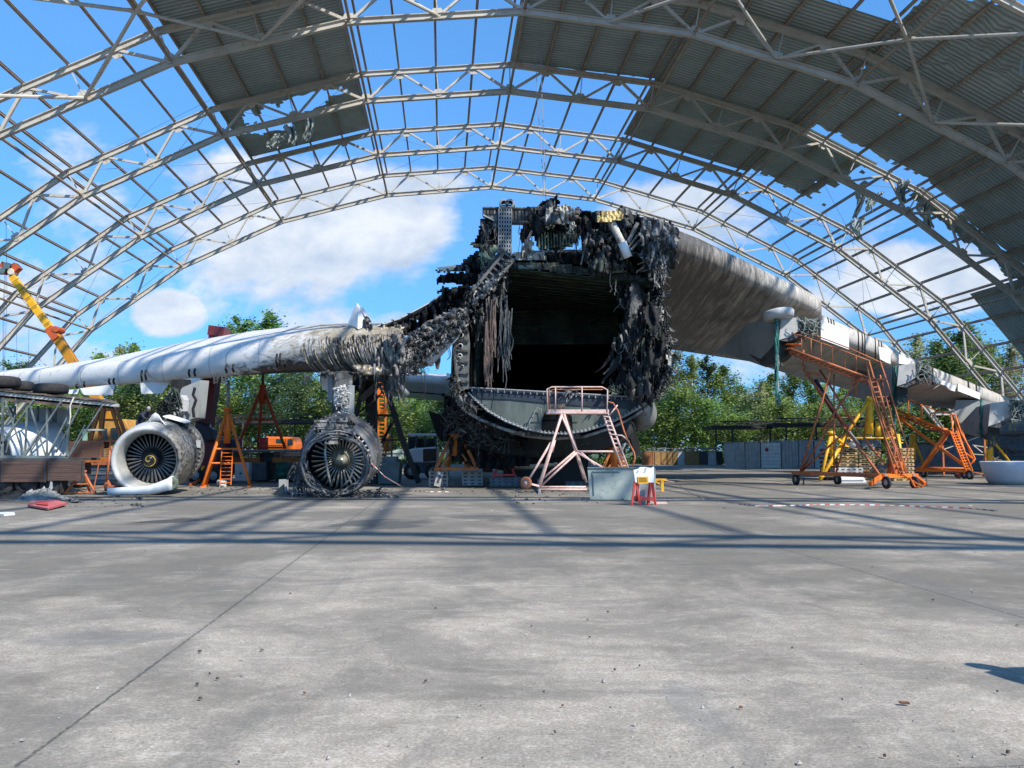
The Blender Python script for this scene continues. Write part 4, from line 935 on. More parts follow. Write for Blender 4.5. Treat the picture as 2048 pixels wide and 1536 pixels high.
sheet([(1172, 470), (1200, 465), (1235, 470), (1250, 500), (1245, 538), (1180, 536), (1168, 515)], 35.5, 3.6, .9, .05, .13, 49).build('tangled_insulation', SOOTL, plane, solid=.04)
sheet([(1090, 416), (1106, 416), (1104, 440), (1098, 458), (1091, 456), (1092, 436)], 35.1, 3.4, .2, 0, .1, 50, jag=.3).build('hanging_cloth', CLOTH, plane, solid=.03)
sheet([(1112, 418), (1124, 410), (1142, 412), (1148, 420), (1146, 440), (1150, 454), (1142, 462), (1136, 448), (1122, 450), (1120, 436)], 35.0, 3.2, .45, .05, .12, 51, jag=.4).build('hanging_cloth', CLOTH, plane, solid=.03)
sheet([(1196, 424), (1238, 420), (1248, 434), (1240, 442), (1232, 438), (1218, 444), (1196, 442)], 34.9, 3.2, .2, 0, .12, 52, jag=.35).build('yellow_foam', FOAM, plane, solid=.08)
sheet([(1238, 420), (1248, 415), (1262, 420), (1268, 430), (1250, 430)], 34.9, 3.2, .3, 0, .12, 53, jag=.3).build('pale_dome_scrap', CLOTH, plane, solid=.05)
sheet([(1052, 416), (1094, 412), (1095, 420), (1060, 426)], 36, 3.4, .3, .1, .1, 54).build('burnt_lip', SOOTL, plane, solid=.03)
MB().tube([P(1222, 442, 35.2), P(1236, 470, 35.2), (P(1250, 498, 35.3))], .16, 8).build('duct_pipe', CLOTH, plane, True)
MB().tube([P(1244, 485, 35.0), P(1256, 515, 35.1)], .19, 8).build('duct_pipe', WHITE, plane, True)
for a_, b_, w_ in (((1275, 446), (1256, 485), .09), ((1275, 470), (1240, 520), .05), ((1280, 480), (1262, 500), .06), ((1176, 465), (1162, 530), .04), ((1228, 460), (1246, 520), .05), ((1064, 462), (1046, 500), .06)):
    MB().tube([P(*a_, 35.3), P(*b_, 35.3)], w_, 6).build('bent_stay', ASH, plane)
# stub of the wing spar: crumpled pale metal over a black hollow
sheet([(1290, 434), (1325, 440), (1350, 456), (1358, 475), (1352, 495), (1335, 488), (1318, 470), (1300, 470), (1286, 495), (1280, 470), (1284, 448)], 34.9, 3.0, .5, .02, .07, 55, jag=.3, jit=.08, oc=2).build('crumpled_wing_root', mat('grey_ash', (.22, .225, .225), (.11, .11, .11), 2.5, .4, .6, .8, 0, .8, 9, c3=(.04, .04, .04), s3=5, lo3=.55, hi3=.65), plane, solid=.06)
strips([(1290, 470), (1350, 470), (1345, 520), (1318, 560), (1285, 530)], 60, 35.2, .5, (10, 34), (3, 9), 56).build('wing_root_shreds', SOOTL, plane, solid=.02)
strips([(1300, 490), (1340, 490), (1330, 560), (1310, 560)], 40, 34.9, .3, (14, 40), (2, 5), 57).build('wing_root_shreds', ASH, plane, solid=.02)
MB().lathe([(-.2, .14), (0, .25), (.12, .28), (.25, .22), (.25, .1), (0, .1)], P(1347, 467, 35.4), (-.4, -.9, 0), 18).build('spar_ring', SOOT, plane, True)
rib(RW, .05, .135, SOOT, 'charred_wing_edge', .03)
rib(RW, .135, .15, SOOTL, 'charred_wing_edge', .015)
# hanging debris inside the hold
shreds([(960, 560), (1012, 535), (1010, 580), (950, 650), (935, 640)], 16, 35.8, .3, (8, 24), (SOOTL, SOOT, ASH), plane, 'torn_skin', 9, (.8, 2.6))
shreds([(1256, 575), (1310, 570), (1322, 690), (1305, 780), (1262, 780), (1262, 680)], 48, 36.4, .6, (10, 32), (SOOT, SOOTL, GREENB, SOOT, BELLY0), plane, 'torn_skin', 11, (1.0, 3.2), (-.4, .4))
for k in range(4):
    Y = 38.5 + k * 2.2; MB().tube([P(*q_, FY) + V((0, Y - FY, 0)) for q_ in ((1292, 556), (1300, 610), (1306, 660), (1308, 720), (1296, 790))], .09, 6).build('hull_frame', GREENB, plane, True)
    MB().tube([P(*q_, FY) + V((0, Y - FY, 0)) for q_ in ((1008, 536), (985, 570), (962, 612), (950, 660), (944, 720), (944, 775))], .09, 6).build('hull_frame', GREENB, plane, True)
HL = [(975, 590), (1010, 560), (1035, 545)]
wires([(975, 600), (983, 610), (988, 600), (976, 640)], 34, 35.7, 6, (80, 170), 11, .022, sway=5).build('hanging_cables', mat('burnt_cable', (.14, .1, .085), (.06, .05, .05), 5, rough=.8), plane)
wires([(1010, 600), (1018, 620), (1008, 590)], 22, 35.9, 8, (80, 170), 12, .018, sway=6).build('hanging_cables', mat('burnt_cable_grey', (.1, .12, .13), (.03, .035, .04), 5, rough=.8), plane)
strips([(960, 560), (1012, 540), (1020, 560), (990, 650), (960, 690), (945, 660)], 60, 36.0, .5, (12, 40), (3, 9), 13, curl=.3).build('torn_lining', SOOTL, plane, solid=.02)
strips([(950, 570), (1012, 540), (1010, 600), (960, 660), (945, 640)], 60, 36.2, .5, (10, 40), (4, 12), 14, curl=.3).build('torn_lining', SOOT, plane, solid=.02)
strips([(945, 600), (990, 570), (985, 620), (945, 650)], 30, 35.7, .4, (10, 26), (2, 5), 15).build('torn_lining', ASH, plane, solid=.02)
RR = [(1245, 560), (1300, 560), (1318, 620), (1325, 700), (1318, 770), (1270, 790), (1235, 780), (1222, 700), (1240, 640), (1260, 610)]
SPRM = mat('burnt_lining_green', (.06, .1, .07), (.02, .03, .025), 1.5, rough=.8, c3=(.2, .26, .14), s3=4, lo3=.62, hi3=.7)
sheet([(1255, 560), (1310, 562), (1318, 620), (1326, 700), (1318, 775), (1280, 790), (1235, 780), (1250, 720), (1240, 660), (1262, 620)], 37.6, 5, 1.3, .1, .07, 90).build('collapsed_wall', SOOT, plane, solid=.05)
strips(RR, 60, 36.6, .9, (20, 70), (5, 14), 16, curl=.25).build('hanging_wreckage', SOOT, plane, solid=.02)
strips(RR, 46, 36.2, .8, (14, 50), (3, 10), 17, curl=.3).build('hanging_wreckage', SOOTL, plane, solid=.02)
strips([(1240, 580), (1300, 575), (1318, 700), (1300, 740), (1240, 720)], 36, 35.9, .5, (10, 34), (2, 5), 18).build('hanging_wreckage', mat('dull_shred', (.2, .2, .195), (.1, .1, .1), 3, rough=.8), plane, solid=.02)
strips(RR, 16, 36.1, .8, (20, 70), (3, 8), 19, curl=.25).build('hanging_wreckage', SPRM, plane, solid=.02)
r = random.Random(33)
for k in range(16):
    x, y = r.uniform(1240, 1312), r.uniform(575, 760); w_ = r.uniform(8, 20); h_ = r.uniform(18, 55); a = r.uniform(-.5, .5)
    q = [(x + w_ * sin(t_ * 1.3 + k) * .5 + (h_ * .5) * sin(a) * cos(t_), y + h_ * .5 * sin(t_)) for t_ in [i * 2 * pi / 7 for i in range(7)]]
    q = [(x + w_ * .5 * cos(t_) * (1 + .4 * sin(3 * t_ + k)) + a * h_ * .4 * sin(t_), y + h_ * .5 * sin(t_)) for t_ in [i * 2 * pi / 9 for i in range(9)]]
    sheet(q, 36.3 + r.uniform(-.4, .7), 3, .7, .08, .06, 300 + k, jag=.4, oc=2).build('torn_panel', (SOOT, SOOTL, SOOT, GREENB, SOOTL)[k % 5], plane, solid=.03)
wires([(1290, 690), (1300, 700), (1285, 600), (1310, 640), (1270, 660)], 40, 35.9, 12, (40, 120), 20, .016).build('hanging_cables', SOOTL, plane)
for a_, b_ in (((1262, 760), (1296, 715)), ((1260, 768), (1276, 794)), ((1262, 740), (1268, 780))): MB().tube([P(*a_, 35.8), P(*b_, 35.8)], .05, 5).build('bent_stay', ASH, plane)
strips([(1215, 770), (1260, 768), (1268, 792), (1215, 788)], 36, 35.7, .3, (6, 20), (1.5, 4), 22, ang=(0, 6.3)).build('floor_debris', PRIMER, plane, solid=.02)
strips([(1105, 780), (1160, 780), (1160, 790), (1105, 788)], 16, 35.8, .3, (6, 22), (1.5, 4), 23, ang=(0, 6.3)).build('floor_debris', ASH, plane, solid=.02)
wires([(1225, 545), (1230, 560)], 4, 35.6, 4, (25, 45), 24, .02).build('hanging_cables', ASH, plane)
wires([(1060, 450), (1100, 450), (1165, 450), (1180, 460), (1240, 500), (1300, 510)], 50, 35.9, 25, (15, 70), 25, .018).build('hanging_wires', SOOT, plane)
# --- belly, gear bays, cradle
def oval(cx_, cy_, rx, ry, Y, n=28): return [P(cx_ + rx * cos(2 * pi * k / n), cy_ + ry * sin(2 * pi * k / n), Y) for k in range(n)]
BELLY = mat('belly_dark', (.022, .026, .026), (.012, .014, .015), 1.2, rough=.75, c3=(.06, .07, .065), s3=3, lo3=.58, hi3=.7)
MB().loft([oval(1085, 862, 168, 52, 38.2), oval(1085, 860, 185, 58, 39.5), oval(1090, 850, 190, 62, 46), oval(1090, 850, 150, 50, 58)]).build('belly', BELLY, plane, True)
sheet([(886, 790), (915, 800), (960, 835), (1010, 858), (1060, 872), (1060, 930), (1010, 940), (960, 935), (905, 920), (890, 880)], 38.3, 5, .8, .03, .08, 91).build('burnt_gear_bay', SOOT, plane, solid=.05)
strips([(890, 800), (960, 838), (1020, 865), (1015, 900), (930, 880), (890, 850)], 120, 37.6, .6, (8, 36), (1.2, 4), 92, ang=(0, 6.3)).build('gear_bay_pipes', SOOTL, plane, solid=.02)
strips([(900, 820), (1010, 862), (1010, 910), (920, 890)], 36, 37.3, .5, (8, 36), (1, 2.5), 93, ang=(0, 6.3)).build('gear_bay_pipes', mat('dull_green', (.05, .08, .07), (.03, .05, .045), 3), plane, solid=.02)
edge([(905, 790), (950, 825), (1000, 855)], 36.8, 0, 5, ((SOOT, 50), (SOOTL, 20)), 10)
plate([P(x, y, 41) for x, y in ((857, 822), (886, 830), (892, 862), (884, 884), (872, 868))], SOOT, 'gear_door', .12)
MB().prism([P(x, y, 39.3) for x, y in ((1250, 838), (1268, 850), (1280, 890), (1283, 912), (1270, 912), (1262, 880))], (0, .5, 0)).build('main_gear_leg', SOOT, plane)
MB().loft([oval(1288, 800, 14, 20, 40), oval(1284, 828, 30, 34, 42), oval(1280, 830, 30, 32, 50), oval(1285, 838, 20, 20, 56)]).build('side_fairing', mat('fairing_white', (.24, .25, .24), (.15, .155, .15), 1, rough=.6, c3=(.06, .06, .06), s3=3), plane, True)
# --- engines of the fallen wing
def basis(ax):
    ax = V(ax).normalized(); x = ax.cross(V((0, 0, 1))).normalized(); return ax, x, x.cross(ax)
def fan(o, ax, r0, r1, n, m_, parent, tw=.9):
    ax, x, y = basis(ax); mb = MB()
    for k in range(n):
        a = 2 * pi * k / n
        def pt(rad, da, dz): return V(o) + ax * dz + (x * cos(a + da) + y * sin(a + da)) * rad
        rings = []
        for s in range(5):
            f = s / 4; rad = r0 + (r1 - r0) * f; hw = .055 + .05 * f; lean = tw * (.35 + .65 * f) * .12
            rings.append([pt(rad, -hw / rad * .75, -lean), pt(rad, 0, 0.015), pt(rad, hw / rad * .75, lean), pt(rad, 0, -.015)])
        mb.loft(rings)
    return mb.build('fan_blades', m_, parent, True)
BLADE = mat('blade_metal', (.2, .2, .2), (.12, .12, .12), 2, rough=.35, metal=.6)
BLADEL = mat('blade_bright', (.42, .4, .33), (.2, .2, .19), 1.2, rough=.35, metal=.5, c3=(.08, .08, .08), s3=3)
# outer engine, cowl half burnt
E1 = P(292, 922, 32.0); A1 = (P(349, 897, 36.2) - E1)
ax1, x1, y1 = basis(A1)
m = bpy.data.materials.new('half_burnt_cowl'); t = NT(m); vec = t.coord(); sp = t.n('ShaderNodeSeparateXYZ'); t.link(vec, sp.inputs[0])
n1 = t.noise(vec, 1.6, 6, .65, .6); n3 = t.noise(vec, 7, 5, .7)
side = t.math('ADD', t.math('MULTIPLY', t.math('ADD', sp.outputs[0], -(E1.x - 2) + .15), .55), t.math('MULTIPLY', t.math('SUBTRACT', sp.outputs[1], -4 + .6), .22))
dm = t.math('ADD', side, t.math('MULTIPLY', t.math('SUBTRACT', n1, .5), 1.4))
col = t.mix(t.ramp(n3, .5, .75), (.5, .5, .48), (.34, .34, .32)); col = t.mix(t.ramp(dm, .0, .4), col, (.2, .19, .17)); col = t.mix(t.math('MULTIPLY', t.ramp(dm, .3, .6), t.ramp(n3, .42, .58)), col, (.035, .033, .03))
t.out(col, .45, 0, t.math('MULTIPLY', t.ramp(dm, .1, .6), n3), .6, .06); COWL = m
r1 = 1.22
e1 = MB().lathe([(.9, r1 * .80), (.55, r1 * .81), (.22, r1 * .85), (.06, r1 * .92), (0, r1 * .97), (.05, r1 * 1.02), (.2, r1 * 1.06), (.6, r1 * 1.10), (1.2, r1 * 1.13), (1.75, r1 * 1.13)], E1, ax1, 56).build('engine_nacelle', COWL, plane, True, solid=.03, label='less burnt engine nacelle with a white intake lip')
LIPW = mat('intake_liner', (.42, .42, .39), (.32, .32, .3), 2, rough=.4)
MB().lathe([(.85, r1 * .775), (.5, r1 * .79), (.2, r1 * .835), (.08, r1 * .9)], E1, ax1, 56).build('intake_liner', LIPW, e1, True)
core = MB().lathe([(1.75, r1 * 1.04), (1.85, r1 * 1.0), (2.9, r1 * 1.0), (3.0, r1 * 1.05)], E1, ax1, 48)
core.build('burnt_fan_case', SOOT, e1, True)
mb = MB(); r = random.Random(3)
for k in range(260):
    a = r.uniform(-1.7, 2.2); d = r.uniform(1.75, 2.95); rr = r1 * 1.04; rad = x1 * cos(a) + y1 * sin(a); tn = -x1 * sin(a) + y1 * cos(a)
    p = E1 + ax1 * d + rad * rr; l = r.uniform(.05, .35); (mb.beam(p, p + tn * l + ax1 * r.uniform(-.1, .1), r.uniform(.02, .07), .05, tuple(rad)))
mb.build('case_piping', SOOTL, e1)
mb = MB()
for k in range(46):
    a = 2 * pi * k / 46
    if -1.9 < ((a + pi) % (2 * pi)) - pi < 2.2: mb.box(E1 + ax1 * 2.95 + (x1 * cos(a) + y1 * sin(a)) * r1 * 1.06, (.07, .07, .07))
mb.build('case_bolts', GREY, e1)
MB().lathe([(3.0, r1 * 1.06), (3.05, r1 * 1.12), (3.3, r1 * 1.13), (3.9, r1 * 1.05), (4.3, r1 * .9)], E1, ax1, 56).build('rear_cowl', COWL, e1, True, solid=.03)
MB().prism([E1 + ax1 * 2.0 + y1 * r1 * 1.22 + x1 * .1, E1 + ax1 * 3.2 + y1 * r1 * 1.2 + x1 * .1, E1 + ax1 * 3.2 + y1 * r1 * .98 + x1 * .9, E1 + ax1 * 2.2 + y1 * r1 * 1.0 + x1 * .9], (0, 0, .04)).build('lifted_cowl_flap', WHITE, e1)
MB().loft([[E1 + ax1 * (.7 + .2 * k / 6) + y1 * (r1 * 1.05 + .45 * sin(pi * k / 6) ** 1.5) + x1 * (.5 - .75 * k / 6), E1 + ax1 * (1.1 + .1 * k / 6) + y1 * (r1 * 1.04) + x1 * (.55 - .8 * k / 6)] for k in range(7)], False, False).build('bent_cowl_tongue', WHITE, e1, True, solid=.03)
MB().box(E1 + ax1 * 2.7 - y1 * -.35 + x1 * 1.27, (.12, .3, .3)).build('white_tag', LGREY, e1)
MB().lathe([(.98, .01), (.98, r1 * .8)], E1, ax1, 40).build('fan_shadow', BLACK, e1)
fan(E1 + ax1 * .85, ax1, .33, r1 * .765, 33, BLADE, e1)
MB().lathe([(.35, .0), (.36, .05), (.42, .14), (.55, .25), (.75, .33), (.9, .36)], E1, ax1, 24).build('spinner', mat('spinner_black', (.02, .022, .025), rough=.35), e1, True)
sw_ = []
for k in range(40):
    a = -.6 - k / 39 * 8.2; rr = .04 + .26 * (k / 39) ** 1.3; dd = .36 + .36 * (rr / .33) ** 2.2 - .03
    sw_.append(E1 + ax1 * dd + (x1 * cos(a) + y1 * sin(a)) * rr)
MB().tube(sw_, .02, 5).build('spiral_mark', mat('spiral_yellow', (.6, .42, .08), rough=.5), e1)
# pylon and burnt wiring over the outer engine
slab([(365, 775), (400, 760), (392, 835), (372, 842), (352, 845), (340, 835), (345, 800)], 36.2, .5, PYL, 'pylon_fairing')
slab([(336, 826), (362, 790), (368, 800), (364, 822), (340, 838)], 35.6, .3, mat('pylon_pale', (.45, .46, .46), (.36, .36, .36), 2), 'pylon_fairing')
slab([(343, 760), (364, 758), (364, 782), (350, 795), (340, 792)], 36.6, .5, SOOT, 'burnt_pylon_core')
wires([(350, 775), (342, 790), (330, 800), (355, 780)], 40, 35.2, 8, (20, 48), 71, .03, sway=-14).build('burnt_wiring', GREENB, plane)
strips([(302, 825), (340, 800), (345, 812), (335, 836), (300, 840)], 60, 34.9, .4, (6, 20), (1, 3), 72, ang=(0, 6.3)).build('burnt_wiring', SOOT, plane, solid=.03)
MB().tube([P(390, 775, 35.7), P(386, 790, 35.7), P(392, 800, 35.7), P(386, 818, 35.7), P(388, 835, 35.7)], .06, 6).build('burnt_hose', SOOT, plane)
MB().tube([P(345, 778, 35.6), P(340, 790, 35.6), P(332, 802, 35.6)], .1, 7).build('hydraulic_line', PRIMER, plane, True)
# inner engine, burnt to its frames
E2 = P(670, 931, 30.0); A2 = P(692, 893, 33.4) - E2; ax2, x2, y2 = basis(A2); r2 = 1.13
RING = mat('burnt_ring', (.2, .2, .2), (.1, .1, .1), 3, .4, .6, .6, .3, .5, 8, c3=(.4, .4, .4), s3=5, lo3=.58, hi3=.68)
def loop(o, ax, rad, tube, m_, parent, name, jit=.03, seed=0, a0=0, a1=2 * pi, sq=1, n=60):
    a_, x_, y_ = basis(ax); pts = []
    for k in range(n + 1):
        a = a0 + (a1 - a0) * k / n; j = 1 + jit * fbm(cos(a) * 2, sin(a) * 2, seed)
        pts.append(V(o) + (x_ * cos(a) + y_ * sin(a) * sq) * rad * j + a_ * fbm(cos(a) * 1.5, sin(a) * 1.5, seed + 9) * jit * 3)
    return MB().tube(pts, tube, 7, cap=True).build(name, m_, parent, True)
e2 = MB().lathe([(.9, r2 * 1.02), (1.0, r2 * 1.1), (1.3, r2 * 1.16), (1.4, r2 * 1.18)], E2, ax2, 56).build('engine_nacelle', RING, plane, True, solid=.03, label='inner engine burnt down to its bare fan frame')
loop(E2 + V((0, 0, -.02)), ax2, r2 * 1.0, .045, RING, e2, 'lip_ring', .05, 1, sq=.9); loop(E2 + ax2 * .1, ax2, r2 * .96, .035, SOOTL, e2, 'lip_ring', .07, 2, sq=.93); loop(E2 + ax2 * .05 + V((0, 0, .05)), ax2, r2 * 1.05, .03, ASH, e2, 'lip_ring', .08, 3, sq=.88)
loop(E2 + ax2 * .4, ax2, r2 * 1.02, .03, RING, e2, 'lip_ring', .05, 4)
MB().lathe([(1.4, r2 * 1.0), (1.4, r2 * 1.2), (1.5, r2 * 1.24), (2.1, r2 * 1.26), (2.2, r2 * 1.3), (2.3, r2 * 1.24), (3.0, r2 * 1.15)], E2, ax2, 56).build('outer_case', SOOTL, e2, True)
mb = MB()
for k in range(44):
    a = 2 * pi * k / 44; p = E2 + ax2 * 1.36 + (x2 * cos(a) + y2 * sin(a)) * r2 * 1.11; mb.lathe([(0, .001), (0, .05)], p, -ax2, 8)
mb.build('case_holes', BLACK, e2)
MB().lathe([(1.38, r2 * .98), (1.38, r2 * 1.17)], E2, ax2, 56).build('case_flange', RING, e2)
mb = MB()
for k in range(60):
    a = 2 * pi * k / 60; rad = x2 * cos(a) + y2 * sin(a); mb.beam(E2 + ax2 * 2.25 + rad * r2 * 1.2, E2 + ax2 * 2.25 + rad * r2 * 1.33, .03, .12, tuple(ax2))
mb.build('case_vanes', RING, e2)
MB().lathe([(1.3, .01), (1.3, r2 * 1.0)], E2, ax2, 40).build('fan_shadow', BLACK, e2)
FO = E2 + ax2 * .95 + V((.12, 0, .02))
fan(FO, ax2, .34, r2 * .93, 33, BLADEL, e2, 1.2)
MB().lathe([(-.45, 0), (-.43, .08), (-.33, .17), (-.1, .27), (.0, .29), (.02, .36), (.2, .38)], FO, ax2, 28).build('spinner', mat('spinner_olive', (.3, .28, .2), (.14, .14, .12), 3, rough=.35, metal=.3), e2, True)
r = random.Random(8)
mb = MB()
for q in range(11):
    a = r.uniform(-2.6, -.4) if q < 8 else r.uniform(0, 6.3); pts = []
    for k in range(14):
        b_ = a + k / 13 * r.uniform(.8, 1.1) * (1 if q % 2 else -1) * 1.2; rr = r2 * (1.0 + .05 * sin(k + q) - .14 * sin(pi * k / 13)); pts.append(E2 + ax2 * (r.uniform(-.05, .3)) + (x2 * cos(b_) + y2 * sin(b_) * .95) * rr)
    mb.tube(pts, .028, 5)
mb.build('bent_frames', RING, e2, True)
MB().tube([P(652, 878, 30.1), P(650, 905, 29.9), P(655, 940, 29.8), P(662, 972, 29.9)], .045, 5).build('fallen_strap', ASH, e2, True)
MB().tube([P(706, 900, 30.1), P(710, 930, 29.9), P(700, 958, 29.8), P(678, 980, 29.9)], .03, 5).build('fallen_strap', RING, e2, True)
mb = MB()
for c, s_, h_ in (((665, 848), (60, 14), .4), ((665, 862), (40, 10), .35), ((692, 858), (30, 10), .3), ((668, 882), (18, 8), .25)):
    p = P(*c, 30.6); mb.box(p, (s_[0] * .0177, .5, s_[1] * .0177), .05, 0, .03); mb.box(p + V((0, -.26, .09)), (s_[0] * .0177 + .1, .08, .05)); mb.box(p + V((0, -.26, -.09)), (s_[0] * .0177 + .1, .08, .05))
mb.build('gearbox', ASH, e2)
sheet([(630, 848), (655, 838), (700, 836), (712, 850), (708, 872), (680, 880), (640, 878), (628, 866)], 30.5, 3, .5, .12, .13, 101).build('melted_cowl_top', ASH, e2, solid=.04)
strips([(606, 980), (640, 985), (760, 978), (762, 990), (680, 998), (610, 996)], 110, 30.6, 1.0, (6, 22), (1.2, 4), 102, ang=(-.6, .6)).build('ground_litter', SOOTL, e2, solid=.03)
strips([(585, 930), (608, 900), (612, 960), (590, 975)], 40, 30.9, .5, (10, 40), (1.5, 4), 103).build('burnt_side_cowl', SOOTL, e2, solid=.03)
sheet([(606, 880), (625, 850), (650, 836), (640, 860), (620, 900), (610, 940), (603, 920)], 31.8, 4, .5, .25, .1, 104).build('burnt_side_cowl', SOOTL, e2, solid=.03)
# pylon of the inner engine: charred core with flowing white metal
MB().loft([oval(688, 748, 18, 7, 34.6, 14), oval(686, 770, 19, 7, 34.2, 14), oval(682, 800, 17, 6, 33.6, 14), oval(678, 830, 15, 6, 33, 14), oval(672, 852, 14, 5, 32.2, 14)]).build('pylon_core', SOOTL, plane, True)
strips([(668, 775), (695, 772), (692, 820), (686, 850), (665, 850), (668, 810)], 60, 33.0, .25, (5, 16), (2, 5), 105, ang=(-.4, .9)).build('melted_drips', mat('white_melt', (.55, .54, .5), (.35, .34, .32), 3, rough=.6, bump=.4), plane, solid=.04)
sheet([(666, 776), (690, 770), (694, 790), (690, 812), (682, 800), (676, 815), (668, 808)], 33.2, 2.4, .2, .2, .08, 106, oc=1, jit=.1).build('melted_skin', mat('white_melt', (.5, .5, .5)), plane, True, solid=.02)
sheet([(700, 748), (716, 760), (724, 778), (722, 790), (712, 778), (704, 800), (700, 830), (696, 800), (700, 770)], 35, 3.4, .4, .12, .1, 107).build('charred_pylon_skin', SOOT, plane, solid=.04)
slab([(696, 770), (700, 770), (698, 845), (692, 845)], 33.6, .3, GREY, 'pylon_strut')
# straps slung under the pylons
STR = TEAL
def straps(x, y0, y1, Y, n, seed, tail=0):
    r = random.Random(seed); mb = MB()
    for k in range(n):
        o = r.uniform(-4, 4)
        mb.tube([P(x + o * (1 - .5 * q / 9) + 1.4 * sin(q * 1.7 + k), y0 + (y1 - y0) * q / 9 * r.uniform(.97, 1.0), Y + .1 * sin(q + k)) for q in range(10)], .035, 4, cap=False)
    for k in range(tail):
        o = r.uniform(-4, 9); mb.tube([P(x + 1 + o * q / 4 + 2 * sin(q * 2 + k), y1 - 6 + q * r.uniform(2, 6), Y) for q in range(5)], .02, 4, cap=False)
    return mb
straps(1553, 638, 790, 39.6, 9, 1, 22).build('teal_slings', STR, plane)
straps(1788, 732, 862, 45.4, 5, 2).build('teal_slings', STR, plane)
straps(1962, 800, 878, 51, 5, 3).build('teal_slings', STR, plane)
straps(1554, 690, 800, 39.7, 5, 4, 12).build('grey_lashings', mat('grey_lash', (.16, .14, .15), (.3, .3, .3), 5), plane)

db = MB(); r = random.Random(91)
for k in range(900):
    x0, x1, y0, y1 = ((590, 790, 980, 996), (860, 1180, 966, 990), (380, 600, 975, 990), (1000, 1340, 975, 1010), (40, 300, 985, 1015))[r.choice((0, 0, 0, 1, 1, 2, 3, 4))]
    g = G(r.uniform(x0, x1), y0 + (y1 - y0) * r.random()); s_ = r.uniform(.01, .06) * (1 + 2 * (r.random() > .95)); a = r.uniform(0, 6.3)
    db.box(g + V((0, 0, s_ * .3)), (s_ * r.uniform(.8, 3), s_, s_ * .4), a, r.uniform(-.4, .4), r.uniform(-.3, .3))
tag(db.build('burnt_crumbs', mat('crumb_mix', (.04, .04, .04), (.25, .24, .22), 8, .45, .6), kind='stuff'), 'burnt crumbs and flakes scattered on the apron beneath the wreck', 'debris')
# ---------------------------------------------------------------- helpers for the shop floor
def foot(mb, p, r=.12, h=.05): mb.lathe([(0, r), (h, r * .9), (h, .01)], p, (0, 0, 1), 12)
def wheel(o, ax, R, W_, parent, name='wheel', hubm=LGREY, tyre=RUBBER):
    ax = V(ax).normalized()
    t_ = MB().lathe([(-W_ / 2, R * .55), (-W_ / 2, R * .9), (-W_ * .35, R), (W_ * .35, R), (W_ / 2, R * .9), (W_ / 2, R * .55)], o, ax, 22).build(name, tyre, parent, True)
    MB().lathe([(-W_ * .42, .01), (-W_ * .42, R * .2), (-W_ * .3, R * .25), (-W_ * .35, R * .56), (W_ * .35, R * .56), (W_ * .3, R * .25), (W_ * .42, R * .2), (W_ * .42, .01)], o, ax, 18).build('rim', hubm, t_, True)
    return t_
def tripod(name, label, cat, base, H, spread, m_, r0=.07, ang=(.4, 2.5, 4.7), ext=0, extm=GREY, group=None, ladder=False, rings=(.35,), feet=True, col=None):
    """tripod jack: three tapering legs, cross ties, a lifting column"""
    t_ = thing(name, label, cat, base, group); b = V(base); topp = b + V((0, 0, H)); fts = []
    for a in ang:
        f_ = b + V((cos(a), sin(a), 0)) * spread; fts.append(f_)
        MB().tube([f_ + V((0, 0, .05)), f_.lerp(topp, .5), topp], r0 * .8, 8, r0).build('leg', m_, t_, True)
        if feet: q = MB(); foot(q, f_, r0 * 1.9); q.build('foot', m_, t_)
    for f in rings:
        mb = MB()
        for i in range(3): mb.tube([fts[i].lerp(topp, f), fts[(i + 1) % 3].lerp(topp, f)], r0 * .5, 6)
        mb.build('cross_tie', m_, t_)
    mb = MB(); mb.tube([topp - V((0, 0, H * (col or .3))), topp + V((0, 0, .02))], r0 * 1.8, 12); mb.lathe([(0, r0 * 2.2), (.1, r0 * 2.2)], topp - V((0, 0, .06)), (0, 0, 1), 14, True); mb.build('column', m_, t_, True)
    if ext: MB().tube([topp, topp + V((0, 0, ext))], r0 * .75, 10).build('lifting_screw', extm, t_, True)
    if ladder:
        a, c = fts[0], fts[1]; mb = MB(); l = b + V((-.05, -spread * .55, .1)); u_ = V((.5, 0, 0)); hh = H * .42
        for s_ in (0, 1): mb.beam(l + u_ * s_, l + u_ * s_ + V((0, .15, hh)), .04)
        for k in range(9): mb.beam(l + V((0, .15 * k / 9, hh * k / 9 + .1)), l + u_ + V((0, .15 * k / 9, hh * k / 9 + .1)), .03)
        mb.build('ladder', m_, t_)
    return t_
def Hh(y, Y): return P(1024, y, Y).z
def pallet(base, n, w_, d_, m_, label, name='pallet_stack', rz=0, layer=.145, group='wooden pallet stacks'):
    t_ = thing(name, label, 'pallets', base, group, 0); b = V(base)
    for k in range(n):
        z = k * layer; mb = MB(); jx = rnd.uniform(-.02, .02); R_ = Matrix.Rotation(rz + rnd.uniform(-.01, .01), 3, 'Z')
        def bx(x, y, z_, a, c, e): mb.box(b + R_ @ V((x + jx, y, 0)) + V((0, 0, z_)), (a, c, e), rz)
        for x in (-.45, 0, .45):
            for y in (-.45, 0, .45): bx(x * w_, y * d_, z + .055, .12, .1, .075)
        for y in (-.45, 0, .45): bx(0, y * d_, z + .01, w_, .1, .02); bx(0, y * d_, z + .104, w_, .1, .02)
        for x in [(-.5 + (q + .5) / 6) for q in range(6)]: bx(x * w_, 0, z + .127, w_ / 6 * .72, d_, .022)
        mb.build('pallet', m_, t_)
    return t_
